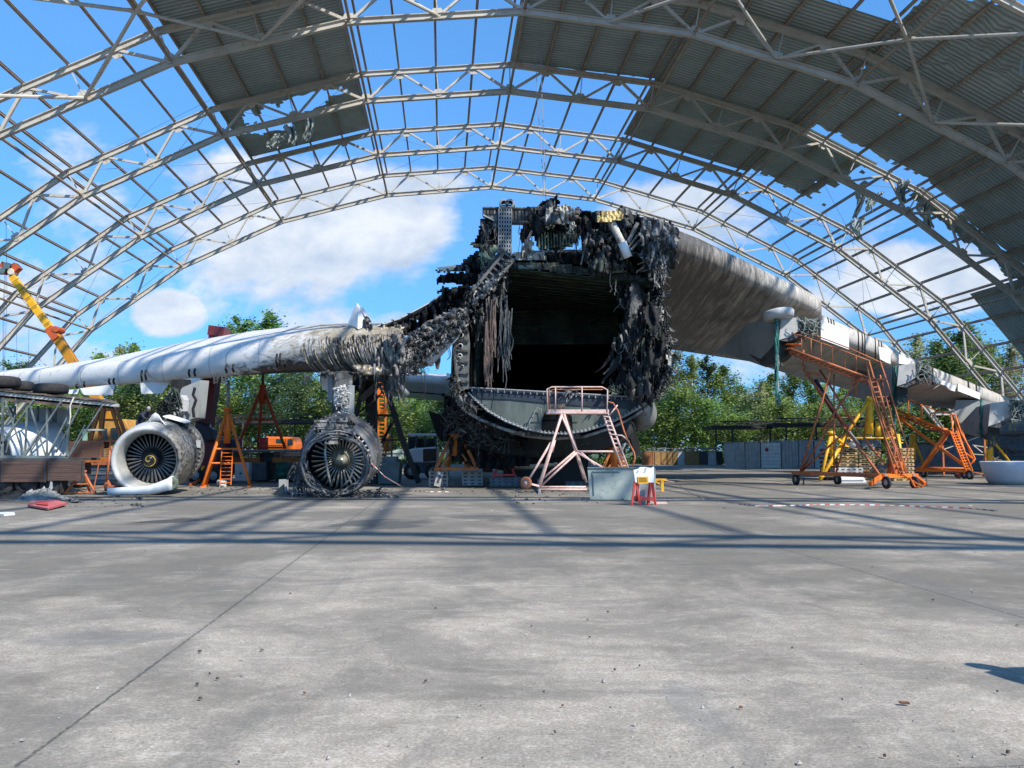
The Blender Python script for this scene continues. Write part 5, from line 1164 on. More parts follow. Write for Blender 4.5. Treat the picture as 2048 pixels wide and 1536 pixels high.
# ---------------------------------------------------------------- orange tripod jacks, left
b_ = G(452, 973); jY = b_.y
tripod('tripod_jack', 'tall bright orange tripod jack with a ladder between the two wing engines', 'jack', b_, Hh(815, jY), 1.25, ORANGE, .085, (-.25, -2.2, 2.7), Hh(757, jY) - Hh(815, jY) - .05, group='tall orange wing jacks', ladder=True, rings=(.3, .48), col=.45)
fb = thing('tow_bar', 'orange tow bar lying at the foot of the tall orange jack', 'tow bar', G(395, 970)); MB().beam(G(380, 972, .06), G(418, 962, .28), .1).build('bar', ORANGE, fb); MB().lathe([(0, .05), (.05, .12), (.1, .05)], G(388, 971, .08), (1, 0, 0), 10).build('coupling', ORANGE, fb)
mt = thing('pump_motor', 'small white pump unit on the floor beside the orange jack leg', 'pump', G(440, 974)); MB().lathe([(0, .1), (.05, .16), (.3, .16), (.36, .08)], G(434, 973, .17), (1, 0, 0), 14).build('motor', LGREY, mt, True); MB().box(G(446, 974, .14), (.25, .2, .28)).build('gearbox', WHITE, mt)
bJ = GP(523, 48); top_ = Hh(770, 48)
st_ = Hh(897, 48)
tripod('tripod_jack', 'dark red-orange tripod jack standing on the crates behind the tall bright jack', 'jack', (bJ.x, 48, st_), top_ - st_, 1.35, REDO, .1, (-.1, -2.6, 2.0), Hh(745, 48) - top_, extm=PYD, group='tall orange wing jacks', rings=(.02, .46), feet=False)
# platform stack under it
cr = thing('slab_stack', 'dark metal crate stack with slatted sides carrying the red-orange jack', 'crates', GP(540, 46.5))
def boxpx(x0, y0, x1, y1, Y, d, m_, name, parent): 
    a = P(x0, y0, Y); c = P(x1, y1, Y); return MB().box(((a.x + c.x) / 2, Y + d / 2, (a.z + c.z) / 2), (abs(c.x - a.x), d, abs(a.z - c.z))).build(name, m_, parent)
for x0, x1 in ((500, 532), (558, 602)):
    for k in range(9): boxpx(x0, 925 + k * 4, x1, 927.6 + k * 4, 46.2, 2, BLUEG, 'metal_slab', cr)
    boxpx(x0 + 2, 925, x1 - 2, 962, 46.5, 1.6, DGREY, 'slab_core', cr)
for x0, x1 in ((465, 520), (545, 600)):
    boxpx(x0, 915, x1, 925, 46.3, 2.2, DKORANGE, 'orange_frame', cr)
    for k in range(4): boxpx(x0 + 2, 903 + k * 3, x1, 904.8 + k * 3, 46.4, 2.0, WOODD, 'timber_slat', cr)
boxpx(465, 899, 604, 902.6, 46.3, 3.5, GREY, 'deck', cr)
boxpx(520, 905, 546, 960, 47, 1.4, DGREY, 'dark_filling', cr)
def drum(x, y0, y1, Y, rpx, m_, name, label, cat):
    b = P(x, y1, Y); t_ = P(x, y0, Y); R_ = rpx * Y / F; h = t_.z - b.z
    th_ = thing(name, label, cat, (b.x, Y, b.z)); MB().lathe([(0, R_ * .96), (.02, R_), (h * .32, R_), (h * .33, R_ * 1.04), (h * .35, R_), (h * .65, R_), (h * .66, R_ * 1.04), (h * .68, R_), (h, R_)], (b.x, Y, b.z), (0, 0, 1), 22, True).build('barrel', m_, th_, True)
    MB().lathe([(h - .03, R_ * 1.03), (h + .02, R_ * 1.03), (h + .02, R_ * .9), (h - .02, R_ * .88), (h - .02, .01)], (b.x, Y, b.z), (0, 0, 1), 22).build('lid', m_, th_, True); return th_
drum(563, 925, 963, 45.4, 12, GREEND, 'oil_drum', 'dark green steel drum in front of the dark crate stack', 'drum')
drum(527, 876, 903, 47, 8.5, RED, 'red_drum', 'faded red drum standing on the crate stack beside the orange truck', 'drum')
cb = thing('metal_cabinet', 'light grey metal cabinet leaning behind the orange jack ladder', 'cabinet', G(484, 961)); boxpx(470, 925, 497, 961, 44.6, .5, LGREY, 'cabinet_body', cb); MB().lathe([(0, .05), (.03, .05)], P(481, 947, 44.58), (0, -1, 0), 10, True).build('lock', DGREY, cb)
bl = thing('blue_crate', 'blue metal crate seen through the legs of the orange jack', 'crate', GP(460, 47)); boxpx(444, 878, 475, 903, 47, .8, BLUEP, 'crate_body', bl); boxpx(442, 876, 477, 879, 46.95, .9, GREY, 'rim', bl); boxpx(444, 903, 475, 950, 47.1, .7, DGREY, 'stand', bl)
# orange truck behind
tk = thing('orange_truck', 'orange truck with rounded cab parked behind the crate stack', 'truck', GP(550, 60))
def body(px, Y, d, m_, name, parent, bev=.0):
    o = MB().prism([P(x, y, Y) for x, y in px], (0, d, 0)).build(name, m_, parent)
    if bev: md = o.modifiers.new('bev', 'BEVEL'); md.width = bev; md.segments = 3
    return o
BR = mat('truck_orange', (.75, .17, .02), (.62, .13, .02), 1.5, rough=.35)
cab = body([(530, 873), (586, 874), (590, 888), (591, 901), (530, 901)], 60, 2.2, BR, 'body', tk, .12)
for q in ([(575, 878), (584, 878), (586, 890), (575, 891)], [(552, 878), (566, 878), (566, 887), (552, 886)]): body(q, 59.97, .06, GLASS, 'window', tk, .02)
for y in (890, 893): MB().beam(P(533, y, 59.96), P(572, y, 59.96), .03).build('side_moulding', DKORANGE, tk)
MB().beam(P(571.5, 876, 59.95), P(571.5, 900, 59.95), .03).build('door_seam', DKORANGE, tk)
body([(528, 901), (600, 901), (600, 912), (528, 912)], 60.1, 2, DGREY, 'chassis', tk)
for x in (540, 580): wheel(P(x, 932, 60), (1, 0, 0) if False else (0, 1, 0), .52, .4, tk)
# ---------------------------------------------------------------- cranes
def boomcrane():
    Y = 56.0
    t_ = thing('yellow_crane', 'yellow telescopic crane boom rising behind the left wing from an orange cab', 'crane', GP(215, Y))
    def seg(a, b, w_, m_, name):
        return MB().beam(P(*a, Y), P(*b, Y), w_ * Y / F, w_ * Y / F * 1.1, (0, 1, 0)).build(name, m_, t_)
    s1 = seg((24, 552), (112, 672), 12, YEL, 'inner_boom')
    for k in range(7):
        f = (k + .5) / 7; p = P(24 + 88 * f, 552 + 120 * f, Y - .33); MB().beam(p + V((-.2, 0, -.17)), p + V((.22, 0, .13)), .03).build('boom_band', DGREY, s1)
    seg((104, 660), (250, 880), 16, mat('boom_ochre', (.55, .24, .02), (.45, .2, .02), 1), 'outer_boom')
    hd = MB(); hd.box(P(14, 536, Y), (.75, .5, .5), 0, 0, .5); hd.box(P(28, 540, Y), (.5, .5, .8), 0, 0, .8); hd.box(P(6, 543, Y), (.5, .45, .35)); hd.build('boom_head', mat('crane_red', (.5, .1, .03), rough=.5), t_)
    for x, y in ((8, 542), (18, 533), (26, 545)): MB().lathe([(-.3, .18), (-.3, .22), (.3, .22), (.3, .18)], P(x, y, Y), (0, 1, 0), 14, True).build('sheave', CREAM, t_, True)
    cl = MB(); cl.box(P(109, 668, Y), (.9, .8, .5), 0, 0, .95); cl.lathe([(-.45, .2), (.45, .2)], P(118, 660, Y), (0, 1, 0), 12, True); cl.build('boom_collar', mat('crane_red', ()), t_)
    for x in (9, 11): MB().tube([P(x, 548, Y), P(x - 3, 640, Y), P(x - 4, 780, Y)], .012, 4).build('hoist_rope', DGREY, t_)
    MB().tube([P(120, 668, Y - .3), P(146, 705, Y - .35), P(152, 716, Y - .4), P(168, 742, Y - .4)], .02, 4).build('boom_hose', DGREY, t_)
    body([(185, 842), (250, 838), (262, 870), (262, 925), (185, 925)], Y - .5, 2.4, mat('cab_yellow', (.5, .28, .06), (.4, .2, .05), 2), 'crane_cab', t_, .1)
    for q in ([(200, 858), (214, 857), (214, 888), (200, 888)], [(222, 856), (240, 855), (240, 888), (222, 888)]): body(q, Y - .56, .06, GLASS, 'window', t_)
    body([(150, 922), (290, 922), (290, 940), (150, 940)], Y - .6, 2.6, DGREY, 'carrier', t_)
    for x in (170, 200, 240, 272): wheel(P(x, 938, Y - .6), (0, 1, 0), .55, .4, t_)
    for x in (238, 262): MB().beam(P(x, 890, Y), P(x, 925, Y), .1).build('cab_mount', DGREY, t_)
MATS.setdefault('crane_red', mat('crane_red', (.5, .1, .03), rough=.5))
boomcrane()
Y = 45.0
mc = thing('maroon_crane', 'dark maroon crane boom leaning up behind the fallen wing', 'crane', GP(412, Y))
MB().beam(P(437, 668, Y), P(405, 880, Y), .72, .8, (0, 1, 0)).build('boom', MAROON, mc)
MB().box(P(438, 664, Y), (.85, .95, .5), 0, 0, .12).build('boom_head', mat('boom_head_red', (.12, .02, .025), rough=.5), mc)
MB().beam(P(417, 690, Y - .42), P(412, 740, Y - .42), .04).build('boom_pipe', MAROON, mc)
body([(395, 832), (410, 832), (410, 838), (395, 838)], Y - .45, .05, YEL, 'yellow_plate', mc)
body([(392, 842), (424, 858), (426, 880), (408, 884), (394, 866)], Y - .9, .8, mat('crane_navy', (.02, .025, .04), rough=.5), 'slewing_unit', mc, .05)  # slewing unit in a plain dark navy colour
body([(380, 878), (432, 878), (440, 958), (384, 958)], Y - .3, 2.2, MAROON, 'chassis', mc, .08)
body([(396, 945), (404, 932), (410, 932), (402, 947)], Y - .36, .05, YEL, 'yellow_stripe', mc)
MB().tube([P(421, 848, Y - .5), P(421, 862, Y - .5)], .03, 6).build('white_gauge', WHITE, mc)
for x in (392, 428): wheel(P(x, 951, Y - .3), (0, 1, 0), .42, .35, mc)
# ---------------------------------------------------------------- black trestle with the orange scaffold behind it
Y = 41.0
tr_ = thing('charred_trestle', 'tall charred black trestle propping the root of the fallen wing', 'trestle', GP(775, Y))
BK = mat('charred_steel', (.018, .018, .018), (.03, .03, .028), 4, rough=.7)
def bp(a, b, w_, m_, name, par, Ya=None, Yb=None): return MB().beam(P(*a, Ya or Y), P(*b, Yb or Ya or Y), w_).build(name, m_, par)
for a, b, w_ in (((733, 748), (712, 830), .2), ((712, 830), (694, 970), .2), ((765, 752), (797, 855), .24), ((797, 855), (812, 900), .24), ((812, 900), (838, 966), .24)): bp(a, b, w_, BK, 'leg', tr_)
for a, b, w_ in (((742, 745), (744, 968), .5), ): bp(a, b, w_, BK, 'main_column', tr_, Y + .6)
for a, b in (((712, 830), (795, 832)), ((720, 800), (765, 768)), ((764, 765), (795, 832)), ((712, 830), (760, 790)), ((795, 832), (758, 890)), ((782, 845), (765, 890)), ((705, 880), (812, 880)), ((745, 768), (775, 768))): bp(a, b, .09, BK, 'brace', tr_)
bp((722, 800), (756, 768), .28, mat('ashy_brace', (.1, .1, .095)), 'ash_covered_brace', tr_, Y - .2)
Y = 46.0
os_ = thing('orange_scaffold', 'narrow orange scaffold ladder tower behind the charred trestle', 'scaffold', GP(765, Y))
OLAD = mat('scaffold_orange', (.7, .22, .02), (.5, .14, .02), 3, rough=.55)
for x, y0 in ((757, 750), (771, 770), (748, 880), (782, 880)): bp((x, y0), (x + (4 if y0 > 800 else 0), 965), .1, OLAD, 'upright', os_)
mb = MB()
for k in range(24): mb.beam(P(757, 765 + k * 8, Y), P(772, 766 + k * 8, Y), .07)
for k in range(6): mb.beam(P(748, 885 + k * 11, Y - .3), P(784, 887 + k * 11, Y - .3), .06); mb.beam(P(748, 885 + k * 11, Y - .3), P(784, 896 + k * 11, Y - .3), .04)
mb.build('rungs', OLAD, os_)
boxpx(750, 782, 760, 790, Y - .3, .3, ORANGE, 'orange_box', os_); boxpx(756, 818, 774, 828, Y - .3, .3, ORANGE, 'orange_box', os_); bp((768, 860), (782, 885), .16, OLAD, 'upright', os_)
# ---------------------------------------------------------------- white tractor, low boxes by it
Y = 50.0
tc_ = thing('white_tractor', 'white airport tug with a roofed open cab left of the fuselage', 'tractor', GP(840, Y))
body([(816, 867), (875, 867), (875, 872), (815, 872)], Y, 2, WHITE, 'roof', tc_, .04)
for x in (818, 833, 850, 872): bp((x, 871), (x - (1 if x < 830 else 0), 900), .09, DGREY, 'roof_post', tc_)
body([(819, 874), (832, 873), (830, 897), (817, 898)], Y + .2, .04, GLASS, 'window', tc_); body([(834, 878), (870, 877), (870, 895), (834, 897)], Y + 1.6, .04, GLASS, 'window', tc_)
body([(812, 903), (824, 897), (873, 893), (873, 925), (814, 926)], Y - .1, 2, WHITE, 'bonnet', tc_, .08)
body([(846, 898), (873, 897), (873, 922), (846, 923)], Y - .16, .1, mat('brown_grille', (.07, .035, .025), rough=.5), 'grille', tc_, .03)
body([(812, 926), (876, 925), (876, 946), (813, 946)], Y, 1.9, BLUEG, 'chassis', tc_)
for x in (824, 866): wheel(P(x, 942, Y - .1), (0, 1, 0), .48, .35, tc_)
bb = thing('grey_green_bin', 'low grey-green metal bin behind the inner burnt engine', 'bin', G(775, 968)); Yb = 41.8
body([(748, 925), (800, 925), (796, 968), (752, 968)], 41.8, 1.2, mat('bin_green', (.22, .26, .24), (.15, .18, .17), 2), 'bin_body', bb, .03); body([(757, 913), (793, 913), (793, 926), (757, 926)], 42.2, .8, GREY, 'box_on_bin', bb, .02)
wl = thing('pale_shed', 'pale green low crate far behind the white tug', 'crate', GP(785, 75)); body([(770, 905), (800, 898), (802, 918), (770, 918)], 75, 2, mat('pale_green', (.4, .5, .42), (.3, .38, .32), 2), 'crate_body', wl, .03); boxpx(768, 903, 803, 906, 74.9, 2.2, LGREY, 'lid', wl)
# ---------------------------------------------------------------- blocks and jacks under the fuselage
def blockstack(x0, x1, y0, y1, Y, label, rows, slot=True, m_=CONC, skew=0):
    a = P(x0, y0, Y); c = P(x1, y1, Y); w_ = c.x - a.x; h = a.z - max(0, c.z); b = V(((a.x + c.x) / 2, Y, max(0, c.z)))
    t_ = thing('block_stack', label, 'blocks', b, 'grey slotted blocks under the fuselage jacks')
    for k in range(rows):
        z = b.z + h * (k + .5) / rows; mb = MB(); mb.box((b.x + rnd.uniform(-.02, .02), Y + .45, z), (w_, .9, h / rows * .94)); mb.build('block', m_, t_)
        if slot:
            mb = MB(); n = max(2, int(w_ / .28))
            for q in range(n): mb.box((b.x - w_ / 2 + w_ * (q + .5) / n, Y - .004, z), (w_ / n * .5, .02, h / rows * .4))
            mb.build('slots', DGREY, t_)
    return t_
blockstack(858, 896, 943, 973, 38.6, 'grey slotted blocks, left stack under the squat orange jack', 4)
blockstack(924, 966, 943, 971, 38.9, 'grey slotted blocks, right stack under the squat orange jack', 4)
lb = thing('leaning_block', 'grey slotted block leaning against the left block stack', 'block', G(878, 974)); MB().box(P(878, 959, 38.2), (.26, .3, .66), 0, -.2, .25).build('block', CONC, lb); MB().box(P(878, 958, 38.02), (.08, .04, .3), 0, -.2, .25).build('slots', DGREY, lb)
blockstack(980, 1044, 955, 973, 38.4, 'blue-grey slotted slabs under the small red stand', 3, True, BLUEG)
blockstack(1132, 1176, 950, 973, 39.5, 'blue-grey slotted slabs half hidden behind the leaning green panel', 4, True, BLUEG)
def squat(x0, x1, ytop, ycol, ybase, Y, label, chrome):
    xc = (x0 + x1) / 2; zb = P(xc, ybase, Y).z; b = V((P(xc, 900, Y).x, Y + .2, zb)); t_ = thing('hydraulic_jack', label, 'jack', b, 'squat orange jacks under the fuselage')
    hw = (x1 - x0) / 2 * Y / F; zt = P(xc, ytop, Y).z; zc = P(xc, ycol, Y).z
    R_ = hw * .3
    MB().lathe([(0, R_ * .95), (zt - zc - .1, R_), (zt - zc - .08, R_ * 1.15), (zt - zc, R_ * 1.15), (zt - zc + .05, R_ * .7)], (b.x, b.y, zc), (0, 0, 1), 24, True).build('cylinder', DKORANGE, t_, True)
    MB().lathe([(0, R_ * .45), (chrome * .45, R_ * .42), (chrome * .5, R_ * .25), (chrome, R_ * .2)], (b.x, b.y, zt + .03), (0, 0, 1), 16, True).build('ram', mat('ram_dark', (.05, .055, .06), rough=.35, metal=.5), t_, True)
    for sx, sy in ((-1, -.5), (1, -.5), (-.5, .9), (.6, .9)):
        MB().beam((b.x + sx * R_ * .8, b.y + sy * R_ * .4, zt - .12), (b.x + sx * hw * .95, b.y + sy * hw * .6, zb + .08), .14).build('leg', DKORANGE, t_)
    MB().box((b.x, b.y - hw * .35, zb + .05), (hw * 2.05, .12, .13)).build('base_beam', DKORANGE, t_)
    MB().box((b.x, b.y + hw * .55, zb + .05), (hw * 1.5, .12, .13)).build('base_beam', DKORANGE, t_)
    for sx in (-1, 1): MB().beam((b.x + sx * hw * .25, b.y - .2, zc + .1), (b.x + sx * hw * .75, b.y - hw * .35, zb + .05), .07).build('strut', DKORANGE, t_)
    MB().box((b.x + hw * .55, b.y + .1, zb + .35), (hw * .4, .3, .4)).build('oil_tank', DKORANGE, t_)
    wheel(V((b.x - hw * 1.05, b.y - .4, zb + .1)), (1, 0, 0), .13, .08, t_, 'caster', DGREY)
squat(870, 956, 868, 912, 940, 38.3, 'squat orange hydraulic jack on grey blocks under the fuselage, left side', 1.5)
squat(1198, 1258, 895, 934, 952, 38.4, 'squat orange hydraulic jack behind the leaning green panel', .6)
Y = 38.6
rs = thing('red_stand', 'small red three legged stand on blue-grey slabs under the belly', 'stand', P(1008, 955, Y))
for a, b in (((1008, 905), (987, 953)), ((1012, 905), (1030, 953)), ((1010, 905), (1012, 950))): MB().tube([P(*a, Y), P(*b, Y - .2 if b[0] != 1012 else Y + .5)], .06, 8).build('leg', RED, rs, True)
MB().beam(P(988, 950, Y - .2), P(1030, 950, Y - .2), .09).build('base_bar', RED, rs); MB().beam(P(1000, 925, Y), P(1020, 925, Y), .06).build('cross_tie', RED, rs); MB().lathe([(0, .09), (.3, .09), (.34, .03), (.7, .03)], P(1010, 910, Y), (0, 0, 1), 12, True).build('screw_head', RED, rs, True)
MB().beam(P(986, 953, Y - .3), P(986, 953, Y + .6), .08).build('base_bar', RED, rs); MB().beam(P(1032, 953, Y - .3), P(1032, 953, Y + .6), .08).build('base_bar', RED, rs)
# curved cradle saddle under the belly
cd = thing('cradle_saddle', 'dark timber cradle with a curved cream saddle under the belly', 'cradle', GP(1090, 39.6)); Y = 39.4
cvt = [(1010, 874), (1030, 874), (1045, 882), (1062, 894), (1085, 901), (1105, 901), (1128, 894), (1148, 883), (1160, 878), (1178, 878)]
MB().prism([P(x, y, Y) for x, y in cvt] + [P(x, y + 10, Y) for x, y in cvt[::-1]], (0, .5, 0)).build('saddle', CREAM, cd)
MB().prism([P(x, y, Y + .05) for x, y in [(1008, 884)] + [(x, y + 10) for x, y in cvt[1:-1]] + [(1180, 888), (1182, 962), (1006, 962)]], (0, .4, 0)).build('cradle_frame', mat('cradle_dark', (.02, .022, .024), rough=.8), cd)
MB().beam(P(1012, 872, Y - .05), P(1012, 940, Y - .05), .06).build('post', GREY, cd); MB().beam(P(1178, 872, Y - .05), P(1178, 955, Y - .05), .06).build('post', GREY, cd)
fcw = thing('cowl_section', 'pale upturned cowl section lying under the belly beside the cradle', 'cowl section', GP(1060, 38.9)); MB().loft([[P(975 + 7 * k, 925 + 14 * sin(pi * k / 20) ** .5 * (1 if q else .3) + q * 4, 38.9 + q * .8) for k in range(21)] for q in (0, 1)], False, False).build('shell', CREAM, fcw, True, solid=.05)
boxpx(965, 925, 985, 945, 39.6, .8, mat('brown_box', (.14, .1, .07)), 'brown_box', fcw)
# ---------------------------------------------------------------- pink access platform
Y = 34.0; Y2 = 36.0
ap = thing('access_platform', 'faded pink wheeled access platform with railing before the fuselage', 'platform', GP(1140, Y))
def rail(pts, r_, m_, name, par, Ys=None): return MB().tube([P(x, y, (Ys[i] if Ys else Y)) for i, (x, y) in enumerate(pts)], r_, 6).build(name, m_, par, True)
MB().prism([P(1094, 827, Y), P(1218, 827, Y), P(1218, 827, Y) + V((0, 1.1, 0)), P(1094, 827, Y) + V((0, 1.1, 0))], (0, 0, .16)).build('deck', PINK, ap)
rail([(1096, 824), (1094, 778), (1104, 774), (1204, 774), (1215, 780), (1214, 824)], .03, PINK, 'railing', ap)
for x in (1111, 1164): rail([(x, 774), (x, 822)], .025, PINK, 'railing_post', ap)
rail([(1098, 824), (1098, 782), (1108, 779), (1206, 779)], .022, ORUST, 'railing', ap, [Y + 1.05] * 4)
bx_ = thing('tool_crate', 'small wooden crate of tools on the deck of the pink platform', 'crate', P(1114, 820, Y + .4)); boxpx(1099, 808, 1130, 820, Y + .3, .5, WOODD, 'crate_body', bx_)
for x, y in ((1104, 812), (1112, 813), (1118, 815), (1126, 813)): boxpx(x, y, x + 4, y + 3, Y + .27, .04, DGREY, 'slot', bx_)
L1 = ((1124, 828), (1076, 975)); 
for a, b, ya, yb in (((1124, 828), (1076, 975), Y, Y - .3), ((1128, 828), (1168, 958), Y, Y + .5), ((1122, 828), (1102, 900), Y + .9, Y + .9), ((1102, 885), (1056, 962), Y, Y - .2), ((1107, 885), (1078, 978), Y, Y - .2), ((1131, 828), (1173, 965), Y + 1, Y + 1.6)): rail([a, b], .05, PINK, 'leg', ap, [ya, yb])
for a, b in (((1150, 903), (1080, 962)), ((1154, 905), (1082, 972)), ((1150, 903), (1243, 903)), ((1154, 905), (1205, 935)), ((1124, 832), (1154, 903)), ((1076, 974), (1172, 974)), ((1078, 979), (1174, 979)), ((1162, 905), (1190, 930)), ((1110, 880), (1104, 905))): rail([a, b], .045, PINK, 'brace', ap)
for a, b in (((1206, 828), (1244, 935)), ((1216, 828), (1256, 935))): rail([a, b], .04, PINK, 'ladder_stringer', ap, [Y + .2, Y - .2])
mb = MB()
for k in range(12): f = (k + .5) / 12; mb.beam(P(1206 + 38 * f, 828 + 107 * f, Y - .0), P(1216 + 40 * f, 829 + 107 * f, Y - .0), .04)
mb.build('ladder_rungs', PINK, ap)
rail([(1216, 804), (1226, 806), (1236, 822), (1248, 862), (1256, 882), (1268, 905), (1270, 915), (1264, 940)], .035, ORUST, 'ladder_handrail', ap)
rail([(1232, 870), (1244, 871), (1252, 877), (1258, 884)], .03, PINK, 'handrail_brace', ap); rail([(1252, 886), (1240, 908)], .03, PINK, 'handrail_brace', ap); rail([(1235, 810), (1218, 832)], .03, PINK, 'handrail_brace', ap)
wheel(P(1052, 966, 33.2), (.6, 1, 0), .24, .1, ap, 'wheel', PINK, mat('rust_rim', (.3, .12, .06))); MB().beam(P(1054, 966, 33.2), P(1078, 972, 33.4), .07).build('axle', PINK, ap)
MB().tube([G(1079, 988, .02), G(1077, 974, .35)], .06, 8).build('screw_foot', GREY, ap)
# ---------------------------------------------------------------- leaning green panel, sign trestle, yellow bench
gp = thing('leaning_sheet', 'large worn grey-green metal panel standing on its edge before the platform', 'panel', G(1242, 999))
q = [P(1180, 999, 28.6), P(1262, 999.5, 28.6), P(1312, 998, 28.6), P(1311, 936, 28.6), P(1247, 934, 28.6), P(1175, 935, 28.6)]
MB().prism(q, (0, .06, 0)).build('panel_sheet', GPAN, gp)
for a, b in ((P(1175, 935, 28.56), P(1311, 936, 28.56)), (P(1185, 943, 28.58), P(1240, 943, 28.58)), (P(1188, 990, 28.58), P(1185, 943, 28.58))): MB().beam(a, b, .03, .03).build('edge_fold', mat('panel_edge', (.16, .22, .22)), gp)
sg = thing('sign_trestle', 'two red trestles holding a white board and a yellow notice', 'sign', G(1287, 1010)); Y = 25.6
for xa, xb, w_ in ((1269, 1264, 0), (1272, 1280, 0), (1301, 1296, .2), (1304, 1311, .2)): MB().beam(P(xa, 962, Y + w_), P(xb, 1010, Y + w_ * .8), .085, .06).build('trestle_leg', RED, sg)
for xa, xb in ((1276, 1273), (1306, 1301)): MB().beam(P(xa, 963, Y + .5), P(xb, 1003, Y + .6), .07, .05).build('trestle_leg', RED, sg)
for y in (998, 994): MB().beam(P(1266, y, Y + .1), P(1308, y + 2, Y + .1), .05).build('cross_bar', RED, sg)
MB().prism([P(x, y, Y - .06) for x, y in ((1267, 940), (1276, 938), (1280, 934), (1290, 934), (1302, 936), (1308, 933), (1308, 965), (1271, 965))], (0, .04, 0)).build('white_board', mat('board_white', (.82, .82, .8), (.74, .74, .72), 2), sg)
MB().prism([P(x, y, Y - .1) for x, y in ((1276, 953), (1297, 953), (1297, 967), (1277, 967))], (0, .03, 0)).build('yellow_notice', YEL, sg)
r = random.Random(6); mb = MB()
for row in range(3):
    x = 1279
    while x < 1294:
        w_ = r.uniform(.6, 2.2); mb.beam(P(x, 956 + row * 3.2, Y - .112), P(min(x + w_, 1295), 956 + row * 3.2, Y - .112), .012, .02); x += w_ + .8
mb.build('notice_lettering', mat('notice_brown', (.35, .2, .03)), sg)
mb = MB()
for x, y in ((1276, 942), (1291, 942), (1292, 937)): mb.box(P(x, y, Y - .09), (.05, .01, .02))
mb.build('dark_marks', DGREY, sg)
MB().prism([P(x, y, Y + .45) for x, y in ((1280, 966), (1304, 966), (1304, 1008), (1280, 1007))], (0, .04, 0)).build('plastic_sheet', mat('clear_plastic', (.4, .42, .42), (.3, .32, .32), 6, rough=.3), sg)
MB().box(G(1316, 1008, .03), (.5, .3, .05)).build('red_foot_plate', PINK, sg)
yb = thing('yellow_bench', 'short yellow bench standing behind the sign trestle', 'bench', G(1322, 983)); Y = 31
MB().prism([P(1309, 958, Y), P(1334, 958, Y), P(1334, 958, Y) + V((0, .5, 0)), P(1309, 958, Y) + V((0, .5, 0))], (0, 0, -.06)).build('seat', YEL, yb)
MB().beam(P(1324, 959, Y), P(1325, 983, Y), .1).build('leg', YEL, yb); MB().beam(P(1308, 959, Y), P(1308, 983, Y), .1).build('leg', YEL, yb); MB().beam(P(1310, 962, Y), P(1322, 970, Y), .05).build('brace', YEL, yb)
# barrier tape
def tape(pts, label, w_=.04):
    t_ = thing('barrier_tape', label, 'tape', pts[0]); L = 0; mb = {0: MB(), 1: MB()}; k = 0
    dense_ = []
    for i in range(len(pts) - 1):
        n = max(1, int((pts[i + 1] - pts[i]).length / .13))
        for q in range(n): dense_.append(pts[i].lerp(pts[i + 1], q / n))
    for i in range(len(dense_) - 1):
        a, b = dense_[i], dense_[i + 1]; tw = sin(i * .4) * 1.2 + fbm(i * .1, 0, 2); up = V((0, cos(tw), abs(sin(tw)) + .2)).normalized()
        mb[(i // 1) % 2].add([a - up * w_ / 2 + V((0, 0, .03)), b - up * w_ / 2 + V((0, 0, .03)), b + up * w_ / 2 + V((0, 0, .03)), a + up * w_ / 2 + V((0, 0, .03))], [(0, 1, 2, 3)])
    mb[0].build('red_bands', mat('tape_red', (.45, .12, .1), rough=.4), t_, recalc=False, kind='stuff'); mb[1].build('white_bands', mat('tape_white', (.6, .6, .58), rough=.4), t_, recalc=False, kind='stuff')
tape([P(1326, 962, 30.8), G(1350, 980, .3), G(1372, 988, .1), G(1400, 997, .0), G(1470, 1009), G(1510, 1014), G(1590, 1013), G(1640, 1011), G(1760, 1012), G(1850, 1015), G(1930, 1018), G(2003, 1025)], 'red and white tape trailing from the yellow bench across the apron')
tape([P(731, 913, 30.2), P(745, 930, 31.0), P(770, 955, 31.5), G(800, 977, .1), G(820, 983), G(860, 985), G(905, 985)], 'red and white tape running from the inner burnt engine to the ground', .04)
# ---------------------------------------------------------------- left foreground: small tripods, cowl pieces, trailer
b_ = G(165, 989); tripod('small_tripod', 'small orange tripod stand with open legs beside the trailer', 'stand', b_, Hh(940, b_.y), .62, ORUST, .055, (-.3, -2.6, 1.6), .12, GREY, rings=(.08, .45), feet=False)
b_ = G(605, 991); tripod('pink_tripod', 'small faded pink tripod stand by the inner burnt engine', 'stand', b_, Hh(945, b_.y), .4, PINK, .035, (-.3, -2.9, 1.6), 0, rings=(.1,), feet=False, col=.1)
pj = thing('pallet_jack', 'rusty orange pallet jack standing upright left of the engine intake', 'pallet jack', G(214, 978)); Y = 36
MB().tube([P(220, 900, Y), P(217, 930, Y), P(213, 962, Y)], .045, 7).build('handle', ORUST, pj, True); mb = MB(); mb.tube([P(218, 897, Y), P(222, 893, Y), P(224, 899, Y), P(220, 903, Y)], .035, 6); mb.build('grip_loop', ORUST, pj)
MB().prism([P(x, y, Y) for x, y in ((207, 972), (213, 960), (219, 972))], (0, .2, 0)).build('yoke', ORUST, pj); wheel(P(212, 975, Y - .1), (1, .3, 0), .14, .1, pj)
MB().box(P(225, 973, Y + .3), (.5, .9, .08)).build('forks', ORUST, pj); MB().tube([P(188, 975, Y), P(198, 925, Y), P(203, 890, Y)], .03, 5).build('leaning_bar', ORUST, pj)
ws = thing('cowl_fragment', 'curved white cowl fragment lying on the ground before the engine intake', 'cowl fragment', G(280, 988)); Y = 31.2
prof_ = [(214, 989, 977), (235, 989, 975), (270, 989, 974), (300, 987, 971), (320, 984, 963), (335, 981, 957), (343, 980, 952)]
